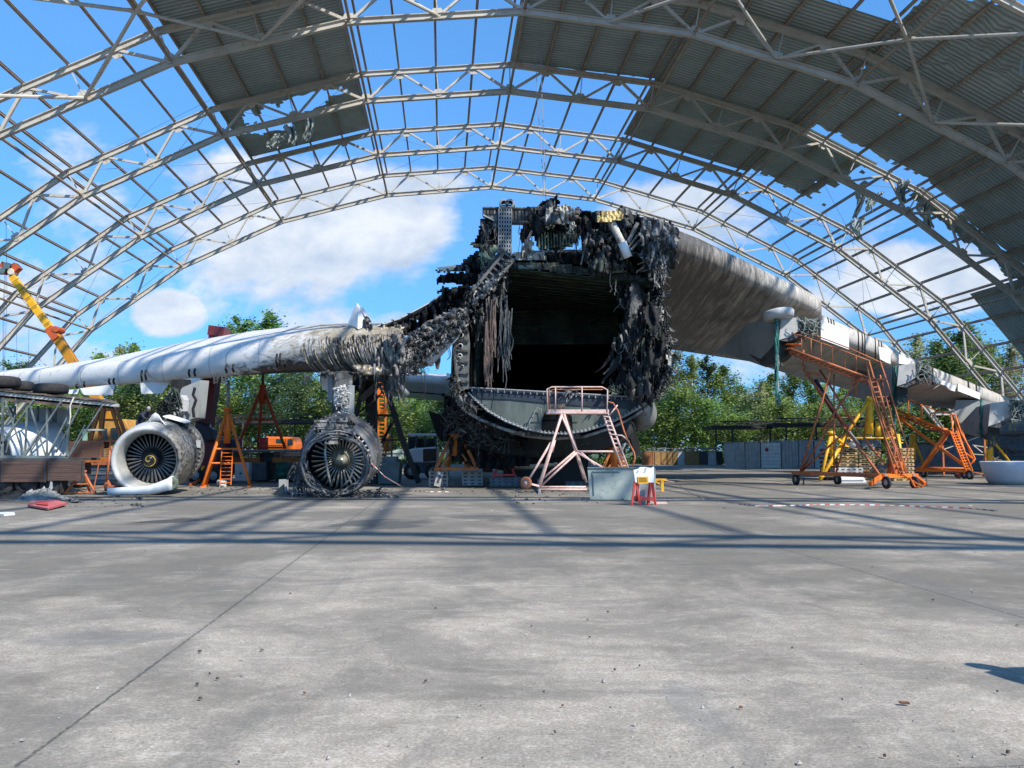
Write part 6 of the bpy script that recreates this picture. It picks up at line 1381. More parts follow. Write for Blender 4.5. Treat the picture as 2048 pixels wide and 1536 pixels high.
MB().loft([[P(x, yt, Y), P(x, yt, Y) + V((0, .25, 0)), P(x, min(yb_, 989), Y) + V((0, .15, 0)), P(x, yb_, Y - .1)] for x, yb_, yt in prof_]).build('shell', mat('cowl_white', (.78, .78, .74), (.68, .68, .62), 2, rough=.35), ws, True)
MB().prism([P(x, y, Y + .05) for x, y in ((343, 953), (350, 960), (352, 975), (344, 980))], (0, .3, 0)).build('primed_edge', PRIMER, ws)
rb = thing('red_board', 'faded red board lying flat on the apron near the trailer', 'board', G(95, 1016))
MB().prism([G(55, 1016, .05), G(95, 1022, .03), G(135, 1013, .06), G(110, 1009, .1), G(62, 1011, .08)], (0, 0, .05)).build('board_sheet', mat('board_red', (.55, .14, .14), (.45, .1, .1), 4, c3=(.5, .3, .3)), rb); MB().prism([G(72, 1017, .12), G(96, 1019, .11), G(96, 1015, .13), G(74, 1013, .13)], (0, 0, .02)).build('loose_panel', RED, rb)
wb_ = thing('white_strip', 'white strip of metal on the ground at the left edge', 'strip', G(12, 1029)); MB().prism([G(-10, 1027), G(28, 1027), G(30, 1030), G(8, 1032), G(-10, 1030)], (0, 0, .04)).build('strip_sheet', WHITE, wb_)
hp = thing('debris_heap', 'crumpled heap of grey sheeting and ash beside the trailer wheels', 'debris', G(100, 1000))
PL = mat('grey_plastic', (.27, .27, .25), (.1, .1, .1), 5, .4, .6, .6, 0, .8, 6, c3=(.5, .5, .47), s3=8, lo3=.6, hi3=.7)
def heap(x0, x1, y, Y_, hgt, seed, m_, par, name, n=26):
    a = GP(x0, Y_); b = GP(x1, Y_); mb = MB(); rows = 10; g = []
    for j in range(rows + 1):
        rr = []
        for i in range(n + 1):
            f = i / n; q = j / rows; e = sin(pi * f) * sin(pi * q)
            z = hgt * e * (.6 + 1.1 * abs(fbm(f * 6, q * 4, seed))) ; rr.append(V((a.x + (b.x - a.x) * f + .1 * fbm(f * 9, q * 9, seed), Y_ - .6 + 1.3 * q + .1 * fbm(f * 7, q * 7, seed + 3), max(0, z))))
        g.append(rr)
    mb.loft(g, False, False); return mb.build(name, m_, par)
heap(38, 135, 1000, 29.6, .42, 3, PL, hp, 'sheeting', 40); heap(-30, 100, 1000, 30.4, .2, 5, SOOT, hp, 'ash', 30)
MB().loft([[G(90, 995, .1), G(96, 995, .1)], [G(98, 993, .35), G(105, 993, .3)], [G(100, 990, .62), G(103, 990, .6)]], False, False).build('standing_scrap', GREY, hp, solid=.02)
# trailer with rack
tl = thing('flatbed_trailer', 'flatbed trailer with brown plank sides at the left edge', 'trailer', GP(60, 33)); Y = 32.4
for x0, x1, y1 in ((2, 92, 964), (95, 168, 961), (-120, -2, 966)):
    a = P(x0, 921, Y); c = P(x1, y1, Y)
    for k in range(5):
        z0 = a.z + (c.z - a.z) * k / 5; z1_ = a.z + (c.z - a.z) * (k + 1) / 5; MB().box(((a.x + c.x) / 2, Y, (z0 + z1_) / 2), (c.x - a.x, .05, abs(z0 - z1_) * .95)).build('side_plank', PLANK, tl)
    for x in (x0 + 2, x1 - 2): MB().beam(P(x, 919, Y - .04), P(x, y1 + 1, Y - .04), .06, .03).build('side_post', DGREY, tl)
MB().box(((P(-120, 0, Y).x + P(168, 0, Y).x) / 2, Y + 1.3, P(0, 919, Y).z), (P(168, 0, Y).x - P(-120, 0, Y).x, 2.6, .1)).build('deck', DGREY, tl)
MB().box(((P(-120, 0, Y).x + P(160, 0, Y).x) / 2, Y + 1.3, P(0, 960, Y).z), (P(160, 0, Y).x - P(-120, 0, Y).x, 1.2, .3)).build('chassis', DGREY, tl)
for x in (8, 55, 105): wheel(P(x, 968, Y + .25), (0, 1, 0), .42, .3, tl, hubm=DGREY)
for x in (8, 55, 105): wheel(P(x, 968, Y + 2.3), (0, 1, 0), .42, .3, tl, hubm=DGREY)
MB().box(P(128, 972, Y + .3), (.05, .5, .5)).build('mud_flap', RUBBER, tl)
STG = mat('rack_steel', (.17, .21, .2), (.1, .12, .12), 3, .4, .6, .6, c3=(.22, .19, .15), s3=7)
rk = thing('steel_rack', 'green-grey steel lattice rack with a boarded top standing on the trailer', 'rack', P(60, 917, Y)); Yr = Y + .1
MB().beam(P(-140, 914, Yr), P(137, 915, Yr), .1, .14).build('base_rail', STG, rk); MB().beam(P(-140, 919, Yr + 2.2), P(130, 917, Yr + 2.2), .1, .14).build('base_rail', STG, rk)
for xa, ya, xb, yb_, w_ in ((6, 795, 4, 912, .09), (54, 815, 50, 912, .07), (94, 820, 94, 912, .07), (138, 812, 134, 914, .1), (68, 800, -10, 905, .09), (10, 800, 48, 912, .06), (60, 812, 92, 914, .06), (124, 802, 50, 910, .09), (88, 862, 60, 905, .05), (146, 812, 96, 912, .07), (162, 808, 112, 905, .06), (170, 850, 136, 915, .06), (204, 812, 134, 920, .06), (30, 830, 12, 905, .05), (-60, 790, 4, 910, .08)):
    MB().beam(P(xa, ya, Yr), P(xb, yb_, Yr), w_, w_ * .7).build('lattice_bar', STG, rk)
for xa, ya, xb, yb_ in ((76, 812, 74, 905), (112, 815, 108, 905), (30, 812, 26, 905), (98, 815, 130, 905), (20, 815, 58, 905)): MB().beam(P(xa, ya, Yr + 2.2), P(xb, yb_, Yr + 2.2), .07).build('lattice_bar', STG, rk)
a, b, c, d = P(-60, 781, Yr - .1), P(238, 811, Yr + .3), P(225, 806, Yr + 3.2), P(-60, 776, Yr + 3)
MB().beam(a, b, .08, .12).build('top_frame', mat('aluminium_pole', (.42, .42, .38), (.3, .29, .26), 3), rk); MB().beam(P(-60, 792, Yr), P(165, 814, Yr + .2), .08, .1).build('top_frame', WOODD, rk); MB().beam(d, c, .08, .12).build('top_frame', WOODD, rk); MB().beam(b, c, .07, .1).build('top_frame', WOODD, rk)
mb = MB()
for k in range(34): p = a.lerp(b, k / 34); q_ = d.lerp(c, k / 34 + rnd.uniform(-.01, .01)); mb.beam(p + V((0, -.1, .1 + rnd.uniform(0, .03))), q_ + V((0, .1, .1)), .24, .04)
mb.build('top_boards', WOODD, rk)
mb = MB()
for k in range(26): p = a.lerp(b, k / 26); mb.beam(p + V((0, .2, -.14)), d.lerp(c, k / 26) + V((0, 0, -.14)), .12, .05)
mb.build('lower_boards', mat('brown_underboards', (.1, .06, .045), (.06, .04, .03), 4), rk)
MB().tube([P(148, 794, Yr - .15), P(140, 812, Yr - .2), P(141, 835, Yr - .2), P(138, 848, Yr - .2)], .03, 5).build('hanging_rope', CREAM, rk)
def lyingtyre(x, y0, y1, rpx, Y_, label):
    c = P(x, y1, Y_); h = P(x, y0, Y_).z - c.z; R_ = rpx * Y_ / F; t_ = thing('spare_tyre', label, 'tyre', c, 'aircraft tyres on the rack')
    MB().lathe([(h * .05, R_ * .5), (0, R_ * .7), (h * .08, R_ * .93), (h * .3, R_), (h * .7, R_), (h * .92, R_ * .93), (h, R_ * .7), (h * .95, R_ * .5), (h * .05, R_ * .5)], c, (0, 0, 1), 36).build('tyre', RUBBER, t_, True)
    MB().lathe([(h * .3, .02), (h * .3, R_ * .5), (h * .7, R_ * .52), (h * .7, .02)], c, (0, 0, 1), 24).build('rim', DGREY, t_, True)
lyingtyre(2, 753, 776, 35, 33.6, 'black tyre lying at the left end of the rack top'); lyingtyre(101, 768, 788, 33, 33.6, 'wide black tyre lying alone, rightmost on the rack top'); lyingtyre(46, 763, 782, 20, 35, 'smaller black tyre lying between the two wide tyres')
nc = thing('white_cowling', 'big white engine cowling ring loaded in the trailer rack', 'cowling', P(20, 915, Y + 1.2))
MB().lathe([(0, 1.0), (.02, 1.12), (.3, 1.25), (1.2, 1.35), (2.0, 1.3)], P(-2, 918, Y + .9), (.55, .8, .1), 40).build('cowl_shell', WHITE, nc, True, solid=.04)
body([(25, 872), (75, 848), (118, 878), (122, 890), (60, 890)], Y + 1.6, .5, WHITE, 'cowl_door', nc, .05)
for q in ([(84, 864), (92, 864), (88, 878), (82, 874)], [(98, 876), (104, 878), (100, 884), (95, 883)]): body(q, Y + 1.5, .06, mat('bright_yellow', (.8, .7, .03), rough=.5), 'yellow_patch', nc)
body([(54, 862), (72, 858), (72, 872), (56, 874)], Y + 1.52, .06, DGREY, 'dark_opening', nc)
gf = thing('grey_fin_panel', 'pale grey upright panel standing behind the trailer rack', 'panel', GP(95, 35.4)); body([(54, 817), (128, 817), (126, 850), (110, 860), (86, 842), (58, 852)], 35.4, .3, LGREY, 'panel_sheet', gf)
MB().beam(P(62, 850, 35.5), P(62, 920, 35.5), .1).build('prop', GREY, gf); MB().beam(P(120, 850, 35.5), P(120, 920, 35.5), .1).build('prop', GREY, gf)
ct = thing('brown_cart', 'brown boarded cart between the trailer and the orange stand', 'cart', GP(152, 38)); body([(108, 884), (164, 881), (165, 917), (108, 918)], 38, 2, PLANK, 'cart_box', ct); boxpx(100, 915, 168, 925, 37.9, 2.2, mat('old_orange', ()), 'cart_frame', ct)
for x in (115, 158): wheel(P(x, 958, 38), (0, 1, 0), .4, .25, ct)
boxpx(112, 925, 160, 950, 38.4, 1, DGREY, 'axle_frame', ct)
gpst = thing('mint_post', 'pale mint green post beside the orange stand', 'post', GP(170, 40)); bp_ = MB().beam(P(170, 862, 40), P(170, 968, 40), .16).build('post_tube', mat('mint', (.25, .45, .36), (.3, .2, .12), 4, .55, .7), gpst); boxpx(165, 858, 200, 861, 40, .6, LGREY, 'canopy_edge', gpst)
# orange stand behind the trailer
Y = 43.0; os2 = thing('orange_stand', 'broad orange jacking stand behind the trailer rack with a stepped frame', 'stand', GP(213, Y))
for a, b, w_ in (((200, 812), (176, 895), .16), ((207, 812), (199, 895), .2), ((222, 814), (240, 868), .14), ((228, 805), (250, 868), .14), ((182, 840), (240, 840), .12), ((196, 820), (228, 820), .1)): MB().beam(P(*a, Y), P(*b, Y), w_).build('frame_bar', DKORANGE, os2)
boxpx(172, 916, 242, 930, Y - .3, 2, ORUST, 'base_box', os2); boxpx(186, 919, 194, 924, Y - .33, .05, DGREY, 'slot', os2)
for k in range(4): boxpx(174, 899 + k * 4.2, 240, 901 + k * 4.2, Y - .2, 1.8, WOODD, 'timber_slat', os2)
boxpx(200, 880, 240, 884, Y - .2, 1, ORUST, 'platform', os2)
for x in (206, 222, 238): MB().beam(P(x, 862, Y - .2), P(x, 898, Y - .2), .07).build('post', ORUST, os2)
boxpx(170, 931, 230, 968, Y - .1, 1.8, BLUEG, 'grey_base', os2)
for k in range(3): boxpx(168, 936 + k * 10, 232, 939 + k * 10, Y - .15, 1.9, GREY, 'base_ledge', os2)
boxpx(176, 884, 200, 897, Y - .25, 1, DKORANGE, 'hydraulic_unit', os2)
# junk by inner engine
cbx = thing('cardboard_box', 'small open carton beside the pink tripod', 'box', G(566, 988)); MB().prism([G(545, 989), G(566, 989), G(566, 987, .35), G(556, 988, .2)], (0, .2, 0)).build('flap', mat('carton_brown', (.25, .17, .1)), cbx); MB().box(G(567, 984, .25), (.3, .3, .5)).build('carton', CONC, cbx)
# ---------------------------------------------------------------- back row behind the apron
def crate(x0, x1, y0, y1, Y_, d, m_, label, flutes=0, name='crate', cat='crate', fm=None):
    t_ = thing(name, label, cat, GP((x0 + x1) / 2, Y_)); a = P(x0, y0, Y_); c = P(x1, y1, Y_)
    MB().box(((a.x + c.x) / 2, Y_ + d / 2, a.z / 2), (c.x - a.x, d, a.z)).build('box_body', m_, t_)
    MB().box(((a.x + c.x) / 2, Y_ + d / 2, a.z + .03), (c.x - a.x + .1, d + .1, .07)).build('lid_rim', fm or GREY, t_)
    for k in range(flutes):
        x = a.x + (c.x - a.x) * (k + .5) / flutes; MB().box((x, Y_ - .04, a.z / 2), ((c.x - a.x) / flutes * .5, .08, a.z * .92)).build('side_rib', m_, t_)
    return t_
RUSTB = mat('rusty_skip', (.32, .12, .04), (.22, .09, .04), 2, c3=(.12, .08, .05), s3=4); TANB = mat('tan_skip', (.35, .2, .07), (.25, .15, .06), 2, c3=(.14, .1, .06), s3=4)
for x0, x1, m_, lb in ((1287, 1306, RUSTB, 'rusty red skip at the left end of the far row'), (1306, 1333, TANB, 'tan metal skip, second in the far row'), (1333, 1355, TANB, 'darker tan skip left of the grey block in the far row'), (1355, 1370, LGREY, 'narrow grey concrete block in the far row'), (1370, 1400, TANB, 'wide tan skip just left of the grey cages'), (1400, 1416, DGREY, 'dark cage in the far row'), (1416, 1433, LGREY, 'white slatted box in the far row'), (1433, 1446, GREENB, 'dark green bin at the right end of the far row')):
    crate(x0, x1 - .6, 903, 929, 98, 1.6, m_, lb, 2 if m_ is TANB else 0)
mb = MB()
for k in range(40): mb.box((P(1300 + k * 3.6, 903, 98).x, 98.6 + rnd.uniform(-.4, .4), P(0, 903, 98).z + .12), (rnd.uniform(.1, .5), .3, rnd.uniform(.05, .3)), rnd.uniform(0, 3))
tag(mb.build('scrap_pile', mat('scrap_mix', (.3, .3, .3), (.08, .08, .08), 3)), 'small scrap lying on top of the far row of skips', 'scrap', kind='stuff')
SLATE = mat('slate_crate', (.4, .39, .37), (.28, .275, .26), 2, c3=(.2, .21, .22), s3=5)
for x0, x1, y1, m_, lb in ((1464, 1490, 934, SLATE, 'dark fluted crate at the left of the grey crate group'), (1490, 1521, 936, SLATE, 'wide dark fluted crate beside the white one'), (1522, 1562, 937, mat('pale_crate', (.62, .62, .58), (.5, .5, .47), 2, c3=(.3, .3, .28), s3=6), 'pale white slatted crate with a small red label'), (1563, 1597, 936, SLATE, 'dark fluted crate right of the white crate'), (1597, 1628, 936, SLATE, 'dark fluted crate left of the yellow jack leg'), (1629, 1652, 936, LGREY, 'light grey crate behind the leg of the yellow jack')):
    yt = 886 if x0 < 1563 else 882
    c_ = crate(x0, x1, yt, y1, 80, 3, m_, lb, 5 if m_ is SLATE else 0)
    if x0 == 1522:
        boxpx(1531, 896, 1537, 903, 79.94, .05, mat('label_red', (.35, .02, .03)), 'red_label', c_)
        for k in range(6): boxpx(1524, 893 + k * 7, 1560, 893.6 + k * 7, 79.95, .04, GREY, 'slat_gap', c_)
for x0, x1, y0, y1, Y_, pl, lb in ((1425, 1546, 846, 857, 92, (1432, 1465, 1540), 'low burnt black canopy on thin posts behind the grey crates, left one'), (1548, 1760, 840, 852, 90, (1572, 1632, 1690, 1750), 'long burnt black canopy on thin posts behind the yellow jack'), (380, 640, 834, 846, 84, (390, 440, 486, 580, 632), 'long dark canopy on posts behind the orange jacks')):
    t_ = thing('burnt_canopy', lb, 'canopy', GP((x0 + x1) / 2, Y_)); boxpx(x0, (y0 + y1) / 2, x1, y1, Y_, 5, BK, 'roof', t_)
    r = random.Random(x0); mb = MB()
    for k in range(60): p = P(r.uniform(x0, x1), r.uniform(y0 - 3, y0 + 6), Y_ + r.uniform(0, 3)); mb.beam(p, p + V((r.uniform(-1.2, 1.2), r.uniform(-.5, .5), r.uniform(-.15, .15))), .07)
    mb.build('roof_litter', BK, t_); MB().tube([P(x0 + 4, y0 - 3, Y_), P(x1 - 20, y0 - 4, Y_)], .05, 5).build('roof_rail', BK, t_)
    for x in pl:
        for dy in (0, 4): a = P(x, y1, Y_ + dy); MB().beam(a, (a.x, a.y, 0), .13).build('post', BK if x0 > 1000 else PYD, t_)
# ---------------------------------------------------------------- right: yellow jacks, pallets, stairs
for x0, x1, y0, y1, Y_, m_, lb, n in ((1652, 1676, 894, 948, 46.5, WOODD, 'dark shaded pallet stack at the left of the pallet group', 8), (1675, 1716, 894, 936, 46, WOOD, 'bright pallet stack standing on the pale slotted slab', 7), (1717, 1764, 894, 952, 46, mat('pallet_mid', (.36, .25, .13), (.24, .17, .1), 2.5, rough=.85), 'brown pallet stack beside the bright one', 9), (1787, 1829, 894, 953, 45, WOOD, 'bright pallet stack seen through the steps of the orange stairs', 9)):  # left stack's shade is put into its colour by the darker wood
    a = P(x0, y0, Y_); c = P(x1, y1, Y_); zb = 0 if n > 7 else .36; hh = a.z - zb; pallet(((a.x + c.x) / 2, Y_ + .5, zb), n, c.x - a.x, 1.0, m_, lb, layer=hh / n)
blockstack(1669, 1726, 936, 948, 45.8, 'pale slotted slab beneath the bright pallet stack', 2, True, LGREY)
sb = thing('white_bin', 'low white plastic trough behind the wheels of the orange stairs', 'trough', G(1706, 964)); body([(1680, 954), (1728, 954), (1734, 966), (1684, 967)], 43, .8, WHITE, 'trough_body', sb, .03); boxpx(1684, 960, 1728, 961, 42.96, .03, GREY, 'moulding', sb)
dkp = thing('dark_crates', 'dark crates with a grey machine part on top of the pallets', 'crates', P(1720, 893, 46.3)); boxpx(1690, 880, 1715, 893, 46.2, .8, DGREY, 'machine_part', dkp); boxpx(1722, 879, 1762, 894, 46.3, .9, BLUEG, 'crate_body', dkp); MB().lathe([(0, .25), (.3, .3), (.5, .1)], P(1706, 888, 46), (-.6, -.6, .3), 14).build('grey_casting', LGREY, dkp, True)
bcr = thing('charcoal_container', 'charcoal container behind the pallets and the second stairs', 'container', GP(1870, 60)); boxpx(1826, 888, 1900, 940, 60, 2.5, BLUEG, 'container_body', bcr); boxpx(1826, 885, 1900, 888, 59.9, 2.7, DGREY, 'roof_rim', bcr)
# yellow jack A
def yjack(label, Y, apex, feet, extra, group='yellow tripod jacks under the right wing', colw=.16, top_ext=None):
    f0 = feet[0]; t_ = thing('yellow_jack', label, 'jack', GP(apex[0], Y), group); A_ = P(*apex, Y)
    for i, (x, y, dy) in enumerate(feet):
        e = P(x, y, Y + dy); e.z = max(e.z, .04); MB().tube([A_ + V((0, dy * .1, -.05)), A_.lerp(e, .55), e], .09, 10, .075).build('leg', YEL, t_, True); q = MB(); foot(q, e - V((0, 0, .04)), .16); q.build('foot', YEL, t_)
    for a, b, w_ in extra: MB().tube([P(*a, Y), P(*b, Y)], w_, 12).build('column', YEL, t_, True)
    MB().lathe([(0, .2), (.12, .21), (.2, .15)], A_ - V((0, 0, .1)), (0, 0, 1), 16, True).build('head', YEL, t_, True)
    if top_ext: MB().tube([A_, P(*top_ext, Y)], .07, 8).build('lifting_screw', PYD, t_, True)
    return t_
yj = yjack('tall yellow tripod jack behind the steps of the near orange stairs', 45.6, (1740, 797), ((1686, 878, -.2), (1800, 885, .2), (1728, 880, 1.4)), (((1740, 797), (1740, 868), .17), ((1756, 845), (1756, 872), .14), ((1686, 876), (1682, 888), .11)))
MB().tube([P(1690, 876, 45.4), P(1800, 876, 45.6)], .05, 8).build('ring_bar', YEL, yj, True); MB().tube([P(1692, 874, 45.4), P(1640, 960, 44.5)], .1, 8).build('outrigger', YEL, yj, True); MB().tube([P(1740, 868, 45.6), P(1744, 880, 45.6)], .05, 8).build('hand_wheel_stem', GREY, yj)
MB().tube([P(1795, 868, 45.6), P(1802, 925, 45.6), V((P(1804, 950, 45.6).x, 45.6, 0))], .12, 8).build('outrigger', YEL, yj, True)
yjack('short yellow jack at the left of the pallet group', 44.5, (1662, 866), ((1643, 952, -.4), (1692, 892, .6), (1664, 930, 1.2)), (((1664, 866), (1664, 900), .15),), colw=.14)
yjack('yellow tripod jack far right in front of the grey scaffold', 56, (1977, 869), ((1965, 950, -.6), (2024, 930, .8), (1976, 938, .2)), (((1977, 869), (1978, 935), .26),), top_ext=(1977, 840))
yjack('yellow tripod jack half hidden behind the far orange stairs', 58, (1825, 870), ((1812, 925, 0), (1845, 925, .5), (1826, 920, 1.2)), (((1825, 872), (1826, 920), .2),))
# near mobile stairs
def Sx(pts, r_, name, par, m_=ORUST, n=6): return MB().tube([P(x, y, Y_) for x, y, Y_ in pts], r_, n).build(name, m_, par, n > 5)
s1 = thing('mobile_stairs', 'near orange wheeled stairs climbing to the first empty pylon', 'stairs', GP(1710, 38), 'orange wheeled stairs')
A0, A1, B0, B1 = 40.3, 40.3, 36.2, 37.4   # depth of the far and near ends
fr_ = [((1586, 946, 40.4), (1765, 952, 36.6)), ((1600, 946, 41.6), (1830, 951, 38.2)), ((1765, 952, 36.4), (1830, 952, 37.6)), ((1586, 946, 40.4), (1600, 946, 41.6)), ((1765, 951, 36.6), (1740, 968, 35.6)), ((1825, 949, 37.6), (1850, 968, 36.8)), ((1758, 951, 36.8), (1835, 951, 37.2))]
for a, b in fr_: MB().beam(P(a[0], a[1], a[2]), P(b[0], b[1], b[2]), .13, .16).build('base_beam', ORUST if a[0] < 1700 else ORANGE, s1)
for x, y, Y_ in ((1592, 959, 40.3), (1675, 959, 41), (1773, 965, 35.8), (1829, 965, 36.6)):
    wheel(P(x, y, Y_), (1, .25, 0), .26, .12, s1); MB().beam(P(x - 2, 948, Y_ + .05), P(x - 2, y, Y_ + .05), .07).build('caster_fork', GREY, s1)
for x, Y_ in ((1607, 40.2), (1747, 35.7), (1853, 36.9)): Sx([(x, 955, Y_), (x, 972, Y_)], .03, 'jack_screw', s1, DGREY)
# flight 1: pylon platform to landing (upper, shallow), flight 2 landing to ground (steep)
up0, up1 = (1578, 694), (1748, 758)
for o, dY in ((0, 0), (0, 1.1)):
    Sx([(1578, 697, 40 + dY), (1660, 728, 39 + dY), (1748, 760, 38 + dY)], .07, 'stringer', s1); Sx([(1578, 706, 40 + dY), (1660, 738, 39 + dY), (1720, 760, 38.4 + dY)], .04, 'stringer', s1)
    rp = [(1580, 668), (1603, 671), (1640, 685), (1690, 703), (1740, 722)] if dY == 0 else [(1602, 662), (1640, 674), (1700, 697), (1764, 726)]
    Sx([(x, y, 40 - (x - 1578) * .012 + dY) for x, y in rp], .03, 'handrail', s1)
for k, (x, y) in enumerate(((1603, 671), (1622, 678), (1642, 686), (1665, 694), (1690, 703), (1712, 712))): Sx([(x, y, 39.7 - k * .25), (x, y + 32, 39.7 - k * .25)], .022, 'rail_post', s1)
mb = MB()
for k in range(17): f = k / 16; x = 1580 + 168 * f; y = 697 + 63 * f; Y_ = 40 - 2 * f; p = P(x, y, Y_); mb.box(p + V((0, .55, 0)), (.26, 1.15, .04))
mb.build('steps', ORUST, s1)
MB().box(P(1588, 688, 40.2) + V((0, .5, 0)), (.7, 1.1, .06)).build('top_platform', ORANGE, s1); MB().box(P(1738, 758, 38) + V((.2, .5, 0)), (1.2, 1.1, .06)).build('landing', ORUST, s1)
lad = [((1737, 760), (1790, 950)), ((1752, 757), (1805, 948))]
for (a, b), dY in zip(lad, (0, .1)): Sx([(a[0], a[1], 37.8 + dY), (b[0], b[1], 36.8 + dY)], .05, 'ladder_stringer', s1)
mb = MB()
for k in range(19): f = (k + .5) / 19; mb.beam(P(1737 + 53 * f, 760 + 190 * f, 37.8 - f), P(1753 + 53 * f, 758 + 190 * f, 37.9 - f), .05, .04)
mb.build('ladder_rungs', ORUST, s1)
mb = MB()
for k in range(15): f = (k + .5) / 15; mb.beam(P(1755 + 30 * f, 790 + 140 * f, 38.9 - f), P(1776 + 30 * f, 788 + 140 * f, 39 - f), .04, .03)
mb.build('ladder_rungs', ORUST, s1)
for pts in ([(1731, 722, 37.8), (1740, 760, 37.8), (1768, 850, 37.2), (1790, 895, 37), (1790, 908, 37), (1785, 920, 37)], [(1760, 722, 38.6), (1776, 770, 38.4), (1800, 850, 38), (1815, 895, 37.8), (1816, 908, 37.7), (1808, 925, 37.6), (1815, 948, 37.6)], [(1738, 722, 38.8), (1760, 800, 38.4), (1795, 925, 37.6)], [(1733, 725, 37.6), (1745, 790, 37.5), (1772, 880, 37.1), (1800, 948, 36.8)], [(1766, 800, 38.6), (1800, 948, 37.4)], [(1760, 750, 38.4), (1812, 948, 37.5)], [(1752, 757, 38), (1775, 850, 37.6), (1812, 945, 37.2)]): Sx(pts, .035, 'handrail', s1)
for a, b, w_ in (((1607, 740, 40), (1610, 735, 40), .03), ((1607, 738, 40), (1700, 862, 38.8), .05), ((1607, 738, 40.8), (1668, 830, 40), .045), ((1607, 700, 40), (1606, 738, 40), .04), ((1665, 735, 39), (1600, 946, 40.3), .05), ((1712, 762, 38.4), (1645, 862, 39.4), .05), ((1672, 832, 39.4), (1600, 946, 40.6), .05), ((1672, 832, 39.4), (1758, 948, 36.9), .055), ((1685, 868, 39), (1600, 946, 40.6), .05), ((1640, 740, 40), (1710, 850, 38.6), .05), ((1705, 845, 38.6), (1775, 935, 37.2), .045), ((1700, 850, 38.6), (1672, 946, 39), .045), ((1668, 748, 39.2), (1668, 946, 39.2), .04), ((1675, 832, 39.4), (1712, 832, 38.6), .045), ((1712, 762, 38.4), (1712, 790, 38.5), .045), ((1610, 745, 40), (1640, 748, 39.6), .06), ((1610, 752, 40), (1625, 745, 39.8), .03)): Sx([a, b], w_, 'brace', s1)
Sx([(1630, 760, 40), (1672, 830, 39.4)], .11, 'hydraulic_cylinder', s1, mat('cyl_navy', (.03, .035, .06), rough=.4), 10); Sx([(1672, 830, 39.4), (1720, 890, 38.6)], .05, 'hydraulic_rod', s1, GREY, 8)
MB().box(P(1790, 937, 37.2), (.5, .4, .6)).build('orange_box', ORANGE, s1)
Sx([(1805, 950, 36.8), (1845, 974, 36.0), (1830, 974, 36), (1820, 955, 36.5)], .035, 'tow_bar', s1, ORANGE); MB().beam(P(1787, 890, 37.4), P(1768, 948, 37), .12, .03).build('grey_board', WOODD, s1)
# far mobile stairs
s2 = thing('mobile_stairs', 'far orange wheeled stairs reaching the second empty pylon', 'stairs', GP(1890, 47), 'orange wheeled stairs')
def S2(pts, r_, name, m_=ORANGE, n=6): return MB().tube([P(x, y, Y_) for x, y, Y_ in pts], r_, n).build(name, m_, s2, True)
for dY in (0, 1): S2([(1795, 821, 51 + dY), (1905, 866, 48 + dY)], .075, 'stringer'); S2([(1798, 830, 51 + dY), (1860, 858, 49.5 + dY), (1895, 858, 48.5 + dY)], .05, 'stringer'); S2([(1806, 794, 50.8 + dY), (1865, 818, 49.2 + dY), (1908, 830, 48 + dY)], .035, 'handrail')
for x, y in ((1817, 799), (1844, 809), (1870, 820), (1842, 808)): S2([(x, y, 50 - (x - 1806) * .02), (x, y + 32, 50 - (x - 1806) * .02)], .025, 'rail_post')
mb = MB()
for k in range(14): f = k / 13; mb.box(P(1798 + 106 * f, 823 + 43 * f, 51 - 3 * f) + V((0, .5, 0)), (.25, 1, .04))
mb.build('steps', ORANGE, s2)
for pts in ([(1902, 829, 48), (1906, 866, 48), (1938, 942, 47.2)], [(1910, 829, 48), (1922, 866, 48), (1944, 905, 47.6), (1950, 918, 47.5), (1940, 930, 47.4)], [(1905, 830, 48.8), (1930, 905, 48.2), (1946, 918, 48)], [(1900, 862, 48), (1932, 942, 47.2)], [(1912, 862, 48), (1944, 940, 47.2)], [(1912, 832, 48.9), (1948, 925, 48)]): S2(pts, .045, 'ladder_stringer')
mb = MB()
for k in range(14): f = (k + .5) / 14; mb.beam(P(1901 + 31 * f, 865 + 76 * f, 47.9 - .7 * f), P(1914 + 31 * f, 863 + 76 * f, 48 - .7 * f), .06, .05)
mb.build('ladder_rungs', ORANGE, s2)
for a, b, w_ in (((1893, 862, 48.4), (1842, 938, 49), .09), ((1800, 838, 50.6), (1938, 938, 47.4), .09), ((1832, 940, 49.4), (1945, 941, 47.4), .12), ((1898, 866, 48.4), (1846, 940, 49.6), .06), ((1832, 936, 50.4), (1940, 938, 48.6), .09), ((1797, 834, 51), (1812, 838, 50.6), .12)): S2([a, b], w_, 'brace')
for x, y, Y_ in ((1930, 949, 48), (1940, 950, 47), (1848, 946, 49.5)): wheel(P(x, y, Y_), (1, .2, 0), .26, .14, s2)
wheel(P(1917, 949, 48.6), (.3, 1, 0), .22, .12, s2, 'red_wheel', RED)
